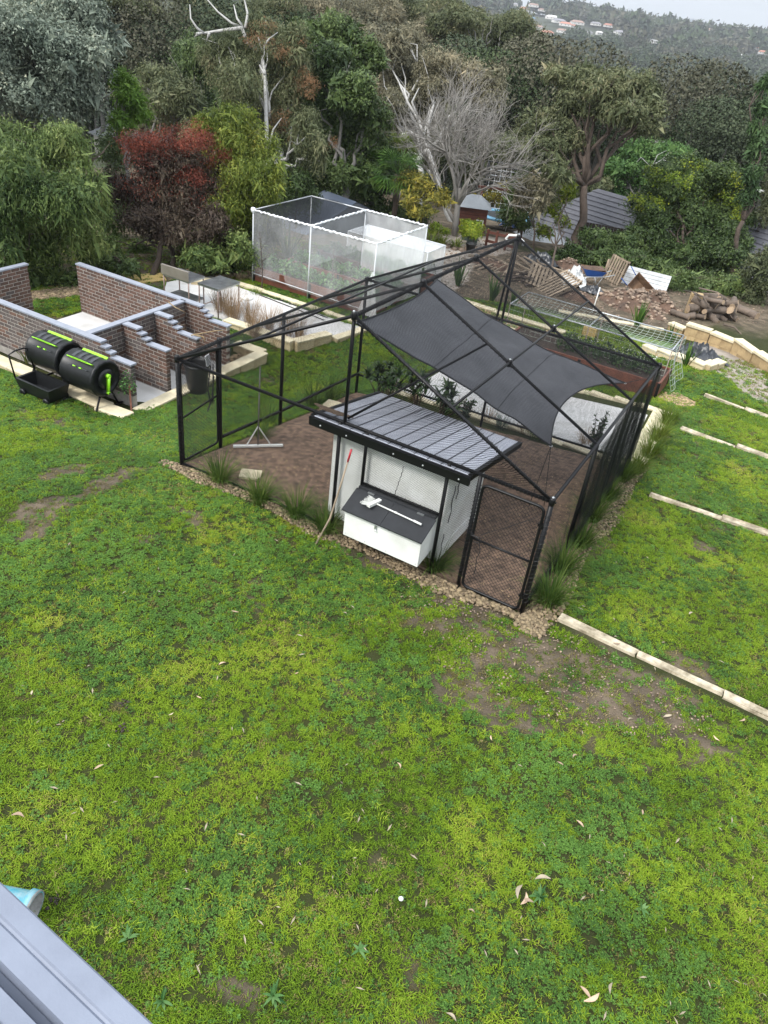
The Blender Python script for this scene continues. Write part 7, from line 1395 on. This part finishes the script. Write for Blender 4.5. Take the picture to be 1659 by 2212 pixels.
M['fence_dark'] = mat('dark_slat_fence', (.05, .055, .06), .7, .3, 3)
# boundary fences behind the shrubs
def fence(label, p0, p1, h, n, m):
    p0, p1 = np.array(p0), np.array(p1); e = empty('paling_fence', p0, 0, label, 'fence'); d = p1-p0; L = np.linalg.norm(d[:2]); ang = atan2(d[1], d[0])
    for i in range(n): c = p0+d*(i+.5)/n; mb = MB(); mb.box((c[0]-p0[0], c[1]-p0[1], G(c[0], c[1])-p0[2]+h/2), (L/n-.012, .02, h), ang); mb.build('paling', M[m], e)
    return e
fence('dark paling fence glimpsed below the left trees', under(20, 480, 29), under(300, 470, 29), 1.6, 60, 'fence_dark')
fence('dark paling fence behind the wheelbarrow hedge', under(1240, 560, 38), under(1660, 600, 36), 1.2, 60, 'dark_timber')
# playground
M['redwood'] = mat('red_brown_play_timber', (.11, .035, .022), .7, .3, 5)
pg = under(1045, 480, 37); ry = atan2(GR[1], GR[0])
e = empty('playhouse', under(1015, 485, 36.5), ry, 'dark red timber playhouse with a grey roof and white window', 'playhouse')
mb = MB()
for k in range(8): mb.box((0, 0, .08+.155*k), (1.4, 1.1, .14))
mb.build('wall', M['redwood'], e); mb = MB(); mb.add([(-.85,-.7,1.25),(.85,-.7,1.25),(.85,.7,1.25),(-.85,.7,1.25),(-.3,0,1.72),(.3,0,1.72)], [(0,1,5,4),(2,3,4,5),(1,2,5),(3,0,4),(3,2,1,0)]); mb.build('roof', M['pale_roof'], e); mb = MB(); mb.box((.4,-.56,.55), (.34,.04,.4)); mb.build('window_frame', M['white_board'], e); mb = MB(); mb.box((.33,-.585,.55), (.11,.02,.32)); mb.box((.47,-.585,.55), (.11,.02,.32)); mb.build('window', M['glass'], e)
e = empty('swing_frame', under(1075, 500, 38), ry, 'red brown timber swing frame with sloping legs', 'swing frame'); 
for x in (-1.1, 1.1):
    for y in (-.7, .7): mb = MB(); mb.beam((x, y, 0), (x, 0, 2.0), .09, .09); mb.build('leg', M['redwood'], e)
mb = MB(); mb.beam((-1.3, 0, 2.02), (1.3, 0, 2.02), .1, .1); mb.build('top_beam', M['redwood'], e)
e = empty('climbing_frame', under(1090, 470, 41), ry, 'tall black metal climbing frame hung with a rope net', 'climbing frame')
for x in (-1.3, 1.3):
    for y in (-.7, .7): mb = MB(); mb.tube([(x, y, 0), (x, y, 3.0)], .04, 7); mb.build('post', M['black_pipe'], e, True)
for a, b in (((-1.3,-.7,3),(1.3,-.7,3)), ((-1.3,.7,3),(1.3,.7,3)), ((-1.3,-.7,3),(-1.3,.7,3)), ((1.3,-.7,3),(1.3,.7,3)), ((-1.3,-.7,2.2),(1.3,-.7,2.2))): mb = MB(); mb.tube([a, b], .035, 7); mb.build('rail', M['black_pipe'], e, True)
for k in range(6): mb = MB(); mb.tube([(1.3, -.7, .4+.4*k), (1.3, .7, .4+.4*k)], .025, 6); mb.build('rung', M['black_pipe'], e, True)
mb = MB()
for i in range(10): mb.tube([(-1.2+.26*i, -.72, 1.0), (-1.2+.26*i, -.72, 2.95)], .012, 4, False)
for j in range(8): mb.tube([(-1.25, -.72, 1.05+.26*j), (1.25, -.72, 1.05+.26*j)], .012, 4, False)
o = mb.build('rope_net', M['white_pipe'], e); o['kind'] = 'stuff'
M['pool'] = mat('pale_blue_padding', (.16, .38, .55), .5, .1); e = empty('trampoline', under(1085, 490, 40), 0, 'round trampoline with pale blue padding by the climbing frame', 'trampoline'); mb = MB(); mb.lathe([(1.0, .62), (1.35, .62), (1.35, .70), (1.0, .70), (1.0, .62)], (0, 0, 0), 28); mb.build('padding', M['pool'], e, True); mb = MB(); mb.lathe([(0, .64), (1.02, .66)], (0, 0, 0), 28); mb.build('mat', M['black_plastic'], e)
for k in range(6): a = k*pi/3; mb = MB(); mb.tube([(1.2*cos(a), 1.2*sin(a), 0), (1.2*cos(a), 1.2*sin(a), .64)], .025, 6); mb.build('leg', M['galv'], e, True)
mb = MB(); q = under(1100, 488, 38.5); o = None
crumple('blue_cover', 'folded blue cover lying on the trampoline', 1100, 492, .5, .4, .5, M['blue'], 12, 'cover')
f0, f1 = under(1052, 515, 34), under(1115, 520, 33.5); e = empty('rail_fence', f0, 0, 'low red brown rail fence before the trampoline', 'fence')
for k in range(4): q = f0+(f1-f0)*k/3; q = gb(q[0], q[1])-f0; mb = MB(); mb.box(q+[0, 0, .35], (.09, .09, .75)); mb.build('post', M['redwood'], e)
for zz in (.22, .6): mb = MB(); mb.beam(np.array([0, 0, zz]), gb(f1[0], f1[1])-f0+[0, 0, zz], .04, .11); mb.build('rail', M['redwood'], e)
for k, (u, v) in enumerate(((1034, 502), (1046, 510))):
    q = under(u-25, v, 34.5-k*.6); e = empty('compost_bin', q, ry, ['green lidded bin beside the bare tree trunk', 'second green lidded bin, nearer the potted bush'][k], 'bin', 'green lidded bins'); mb = MB(); mb.add([(x*s_, y*s_, z) for z, s_ in ((0, .8), (.55, 1)) for x, y in ((-.26,-.26),(.26,-.26),(.26,.26),(-.26,.26))], [(3,2,1,0),(4,5,6,7),(0,1,5,4),(1,2,6,5),(2,3,7,6),(3,0,4,7)]); mb.build('bin_body', M['bin'] if 'bin' in M else M.setdefault('bin', mat('grey_green_bin', (.07, .10, .09), .5, .1)), e); mb = MB(); mb.box((0, 0, .585), (.58, .58, .06)); mb.box((0, 0, .625), (.44, .44, .03)); mb.build('lid', M['bin'], e)
mb = MB(); mb.lathe([(0, 0), (.16, 0), (.22, .35), (.24, .35), (.24, .38), (.19, .38), (.18, .3), (0, .3)], under(1018, 528, 32.2), 18); tag(mb.build('plant_pot', M['black_plastic'], None, True), 'black plastic pot under the yellow green bush', 'pot')
for k, (u, v, lb) in enumerate(((955, 520, 'agapanthus clump at the foot of the bare tree, left'), (985, 522, 'agapanthus clump before the green bins'), (935, 512, 'small agapanthus clump by the low yellow bush'))): tag(blades('agapanthus', under(u, v, 32.5), 60, .65, .04, M['tuft_y'], 1.0, .7, .15, 700+k), lb, 'agapanthus', 'agapanthus by the driveway')
stone_patch('garden_stones', 'rough stones edging the raised bed along the driveway', [(925,520),(960,535),(1000,545),(1060,548),(1060,540),(1000,535),(950,522)], 260, .12, 'rubble', 12)
# street lamps
for (u, v, dist, lb) in ((1419, 308, 60, 'white headed street lamp above the mid green tree'), (1627, 413, 48, 'white headed street lamp at the right edge')):
    p = atd(u, v, dist); gz = G(p[0], p[1]); e = empty('street_lamp', (p[0], p[1], gz), ry, lb, 'street lamp'); h = p[2]-gz; mb = MB(); mb.tube([(-1.2, 0, 0), (-1.2, 0, h-.3), (-1.0, 0, h), (0, 0, h+.05)], .06, 6); mb.build('pole', M['galv'], e, True); mb = MB(); mb.box((.25, 0, h+.06), (.9, .28, .12)); mb.build('lamp_head', M['white_board'], e)

# ================================================================== FAR HILLSIDE: crowns, houses, towers, haze
FL = [leafmat('distant_gum_a', [(.1, (.028, .042, .024)), (.5, (.055, .074, .042)), (.9, (.095, .115, .065))], .7, .06, 0), leafmat('distant_gum_b', [(.1, (.038, .042, .026)), (.5, (.072, .074, .048)), (.9, (.115, .110, .075))], .7, .06, 0), leafmat('distant_evergreen', [(.1, (.014, .026, .013)), (.5, (.034, .052, .024)), (.9, (.064, .088, .038))], .7, .06, 0)]
def far_crown(k, n, s):
    r = np.random.default_rng(900+k); P = []; NN = []
    for j in range(7): c = np.array([r.uniform(-.55, .55), r.uniform(-.55, .55), r.uniform(-.2, .35)]); d = r.normal(0, 1, (n//7, 3)); d /= np.linalg.norm(d, axis=1, keepdims=True); d[:, 2] = np.abs(d[:, 2])-.25; P.append(c+d*[.5, .5, .38]*(1+r.normal(0, .08, (n//7, 1)))); NN.append(d)
    P = np.concatenate(P); P[:, 2] += .55; o = leafmesh('crown', P, r, s, .8, FL[k % 3], (0, 0, 0), None, np.array([0, 0, .3]), 0.2, np.concatenate(NN), tri=True); COL.objects.unlink(o); return o.data
FC = [far_crown(k, 7000, .034) for k in range(6)]; TK = MB(); TK.tube([(0, 0, -.9), (.02, 0, -.2), (0, .02, .6)], [.035, .03, .015], 5); TKM = TK.data('trunk'); TKM.materials.append(M['bark_grey'])
M['pale2'] = mat('dull_pale_roof', (.30, .30, .29), .7, .1); M['orange_roof'] = mat('terracotta_tile_roof', (.46, .20, .14), .8, .2); M['grey_roof'] = mat('grey_tile_roof', (.26, .25, .27), .8, .2); M['brown_roof'] = mat('brown_tile_roof', (.34, .22, .18), .8, .2); M['blue_roof'] = mat('blue_roof', (.08, .22, .40), .5, .1); M['white_wall'] = mat('white_house_wall', (.66, .64, .62), .8, .1)
def crc(x_, y_): return (1924+x_/1.508)/1.8229, (y_/1.508)/1.8229
HS = [(240,95,'blue_roof','blue roofed house high on the far hill'),(285,145,'brown_roof','brown roofed house on the far hill'),(350,180,'orange_roof','orange roofed house among trees on the far hill'),(440,170,'brown_roof','low brown roofed house on the far hill, middle'),(505,145,'orange_roof','long orange roof on the far hill'),(530,120,'brown_roof','brown roof above the long orange roof'),(420,110,'grey_roof','grey roofed house near the ridge'),(320,50,'brown_roof','small brown roof at the ridge'),(210,40,'orange_roof','orange roof at the ridge, left'),(150,15,'grey_roof','grey roofed house at the top edge of the hill'),(640,130,'grey_roof','pale house right of the dark conifers on the hill'),(720,140,'orange_roof','orange roof right of the pale house'),(540,70,'grey_roof','grey roof just below the ridge'),(460,130,'orange_roof','orange roof above the low brown roof'),(380,90,'white','white walled house near the ridge'),(600,185,'grey_roof','dark grey roof at the tree edge'),(270,20,'brown_roof','brown roof at the skyline left'),(985,235,'pale','flat pale roof alone in the forest'),(1300,165,'brown_roof','brown roof at the skyline right'),(1070,170,'pale','tiny pale roof under the skyline'),(1590,275,'orange_roof','orange roof at the right edge, upper'),(1640,300,'orange_roof','orange roof at the right edge, lower'),(660,185,'white','white gable below the conifers'),(790,180,'grey_roof','grey roof at the tree line'),(1495,320,'white','white two storey house among the trees at the right')]
HPOS = []
for k, (hx, hy, c_, lb) in enumerate(HS):
    uu, vv_ = crc(hx, hy); d_r = ray(uu, vv_); ts_ = np.geomspace(350, 1500, 400); Pq = CAM+ts_[:, None]*d_r; hq = Pq[:, 2]-farz(Pq[:, 0], Pq[:, 1])-9; kq = int(np.argmax(hq < 0)); hp = Pq[kq] if hq[kq] < 0 else atd(uu, vv_, 1250)
    HPOS.append((hp, uu, vv_))
r = np.random.default_rng(31); pts = []
for i in range(150000):
    d = 62*(1600/62)**(r.uniform()**.75); a = r.uniform(radians(-30), radians(30)); pts.append((d, a))
pts = np.array(pts); x = CAM[0]+pts[:, 0]*(np.cos(pts[:, 1])*GF[0]+np.sin(pts[:, 1])*GR[0]); y = CAM[1]+pts[:, 0]*(np.cos(pts[:, 1])*GF[1]+np.sin(pts[:, 1])*GR[1]); z = farz(x, y)
R_c = 3.6+1.6*r.uniform(size=len(x))+np.minimum(pts[:, 0]/500, 1.6); H_c = R_c*1.5; u, v, dd_ = pj(np.stack([x, y, z+H_c], 1)); vis = (u > -60) & (u < 1720) & (v > -80) & (v < 520) & ((u > 880-(pts[:, 0] < 120)*900) | (pts[:, 0] > 300) & (u > 500))
dens = fbm(x, y, 1/90., 3, 12); urban = (pts[:, 0] > 950); vis &= ~((pts[:, 0] > 950) & (pts[:, 0] < 1400) & (dens < .42) & (u < 1320))
for hp, hu, hv in HPOS: vis &= ~((np.abs(u-hu) < 17) & (v > hv-6) & (v < hv+30) & (dd_ < (hp-CAM)@FW+12) & (dd_ > 150))
R_c = R_c*(1+smooth(500, 1400, pts[:, 0])*.9); cell = {}; keep = []
for i in np.where(vis)[0]:
    k = (int(x[i]//(R_c[i]*1.25)), int(y[i]//(R_c[i]*1.25)))
    if k in cell: continue
    cell[k] = 1; keep.append(i)
keep = np.array(sorted(keep, key=lambda i: pts[i, 0])); near, rest = keep[:290], keep[290:290+2600]; farther = keep[2890:2890+14000]
SW = ['above the silvery gum', 'above the plum tree', 'above the rusty tipped gum', 'above the net cage', 'above the palms', 'behind the bare tree', 'right of the bare tree', 'behind the spreading gum', 'right of the spreading gum', 'above the mid green tree', 'above the dense right tree', 'beside the cypress']
side_w = lambda u_: SW[int(min(11, max(0, u_/1659*12)))]
nm3 = ['grey green', 'brownish', 'dark green']
lab_used = {}
for n_i, i in enumerate(near):
    k = int(r.integers(0, 6)); e = empty('forest_gum', (x[i], y[i], z[i]), float(r.uniform(0, 6.28)), None, 'tree', 'gum trees of the valley forest'); e['label'] = f'{["small","middling","large"][int(min(2, max(0, (R_c[i]-3.8)/.5)))]} {nm3[k % 3]} gum on the {["nearest","near","middle","upper"][int(min(3, n_i//73))]} forest slope, {side_w(u[i])}'
    if e['label'] in lab_used:                              # tell look-alikes apart by where they stand to each other
        pu = lab_used[e['label']]; e['label'] = e['label'].replace(' on the ', (' farther right on the ' if u[i] > pu else ' farther left on the '))
        w_ = 0
        while e['label'] in lab_used and w_ < 4: w_ += 1; e['label'] = e['label'].replace('gum', ['broad gum', 'narrow gum', 'tall gum', 'squat gum'][w_-1], 1) if w_ == 1 else e['label'].replace(['broad gum', 'narrow gum', 'tall gum', 'squat gum'][w_-2], ['broad gum', 'narrow gum', 'tall gum', 'squat gum'][w_-1])
        wx, wz = [(1.25, 1), (.8, 1), (1, 1.25), (1.1, .75)][w_-1] if w_ else (1, 1)
        e.scale = (wx, wx, wz)
    if len(e['label'].split()) > 15: e['label'] = e['label'].replace(' forest slope', ' slope').replace(' farther right', ' righter').replace(' farther left', ' lefter').replace(' righter', ' further right').replace(' lefter', ' further left')
    lab_used[e['label']] = u[i]
    c = link(D.objects.new('crown', FC[k]), e); s = float(R_c[i]*1.15); c.scale = (s, s, s*1.05); c.location = (0, 0, float(H_c[i]*.55)); t = link(D.objects.new('trunk', TKM), e); t.scale = (s, s, s); t.location = (0, 0, float(H_c[i]*.55))
FS = [far_crown(10+k, 200, .20) for k in range(3)]
for k in range(3):
    me = FS[k]; vv = np.zeros(len(me.vertices)*3); me.vertices.foreach_get('co', vv); vv = vv.reshape(-1, 3); sel = rest[k::3]; V = []; F = []; nv = len(vv); 
    for j, i in enumerate(sel): a = r.uniform(0, 6.28); R = np.array([[cos(a), -sin(a), 0], [sin(a), cos(a), 0], [0, 0, 1]]); V.append((vv*[R_c[i]*1.3, R_c[i]*1.3, R_c[i]*1.5])@R.T+[x[i], y[i], z[i]+H_c[i]*.4])
    V = np.concatenate(V); F = np.arange(len(V)).reshape(-1, 3); tag(link(D.objects.new('forest', mesh_np('forest', V, F, FL[(10+k) % 3]))), ['grey green','brownish','dark green'][k]+' crowns of the forest covering the far hillside', None, None, 'stuff')
FS = [far_crown(20+k, 42, .46) for k in range(3)]
for k in range(3):
    me = FS[k]; vv = np.zeros(len(me.vertices)*3); me.vertices.foreach_get('co', vv); vv = vv.reshape(-1, 3); sel = farther[k::3]; V = []
    for j, i in enumerate(sel): a = r.uniform(0, 6.28); R = np.array([[cos(a), -sin(a), 0], [sin(a), cos(a), 0], [0, 0, 1]]); V.append((vv*[R_c[i]*1.2, R_c[i]*1.2, R_c[i]*r.uniform(1.0, 1.7)])@R.T+[x[i], y[i], z[i]+H_c[i]*.3])
    V = np.concatenate(V); F = np.arange(len(V)).reshape(-1, 3); tag(link(D.objects.new('forest', mesh_np('forest', V, F, FL[(20+k) % 3]))), ['grey green','brownish','dark green'][k]+' treetops along the ridge of the far hill', None, None, 'stuff')
print('forest', len(near), len(rest), len(farther), pts[near[-1], 0], pts[rest[-1], 0])
for k, (hx, hy, c_, lb) in enumerate(HS):
    p, uu, vv_ = HPOS[k]; dist = (p-CAM)@FW; rr_ = random.Random(k); a = YAW+rr_.uniform(-.6, .6); wpx = {17: 18, 19: 9, 24: 13, 20: 22, 21: 26, 4: 12}.get(k, rr_.uniform(16, 34)); wd_ = wpx*dist/FPX; dp = wd_*rr_.uniform(.22, .32)
    mr = M.get(c_, None) or (M['pale2'] if c_ == 'pale' else M['white_wall']); d2 = np.array([cos(a), sin(a), 0]); house('hill_house', lb, p-d2*wd_*.3, p+d2*wd_*.3, dp, wd_*.09+.4, mr, M['white_wall'], 0, .6, max(2.5, wd_*.16) if k != 24 else wd_*.9, 'houses on the far hill')
M['tower'] = mat('hazy_tower_block', (.10, .12, .16), .5, .1)
TW = [(1347, 17, 8, 'leftmost slim tower on the skyline'), (1364, 20, 8, 'second slim tower on the skyline'), (1399, 30, 7, 'third tower on the skyline'), (1409, 34, 5, 'low tower right beside the third skyline tower'), (1418, 32, 6, 'small tower, fifth from the left on the skyline'), (1495, 40, 11, 'wide tower with a notch on the skyline'), (1511, 45, 9, 'tower right of the wide tower'), (1520, 47, 5, 'thin tower among the right group'), (1533, 49, 9, 'rightmost tower on the skyline')]
for k, (tu, tv, tw_, lb) in enumerate(TW):
    dist = 4500; p = atd(tu, tv, dist); w = tw_*dist/FPX; e = empty('city_tower', (p[0], p[1], p[2]-134), YAW, lb, 'tower', 'city towers on the skyline'); mb = MB(); mb.box((0, 0, 65), (w, w, 130)); mb.build('shaft', M['tower'], e); mb = MB(); mb.box((w*.15, 0, 132), (w*.5, w*.5, 4)); mb.build('crown', M['tower'], e)
# haze over the whole place, up to just above the towers
hz = MB(); C_h = CAM+GF*2350; zb_, zt_ = float(Zf.min())-1.0, 110.0; hz.box((C_h[0], C_h[1], (zb_+zt_)/2), (10000, 5400, zt_-zb_), atan2(GR[1], GR[0])); ho = hz.build('haze', [], None); ho.data.materials.clear()
mh = D.materials.new('thin_air_haze'); mh.use_nodes = True; nt = mh.node_tree; nt.nodes.clear(); pv = nt.nodes.new('ShaderNodeVolumePrincipled'); ou = nt.nodes.new('ShaderNodeOutputMaterial'); pv.inputs['Density'].default_value = .00021; pv.inputs['Color'].default_value = (.86, .90, .96, 1); pv.inputs['Anisotropy'].default_value = .2
nt.links.new(pv.outputs[0], ou.inputs['Volume']); ho.data.materials.append(mh); tag(ho, 'thin pale air haze', None, None, 'stuff')
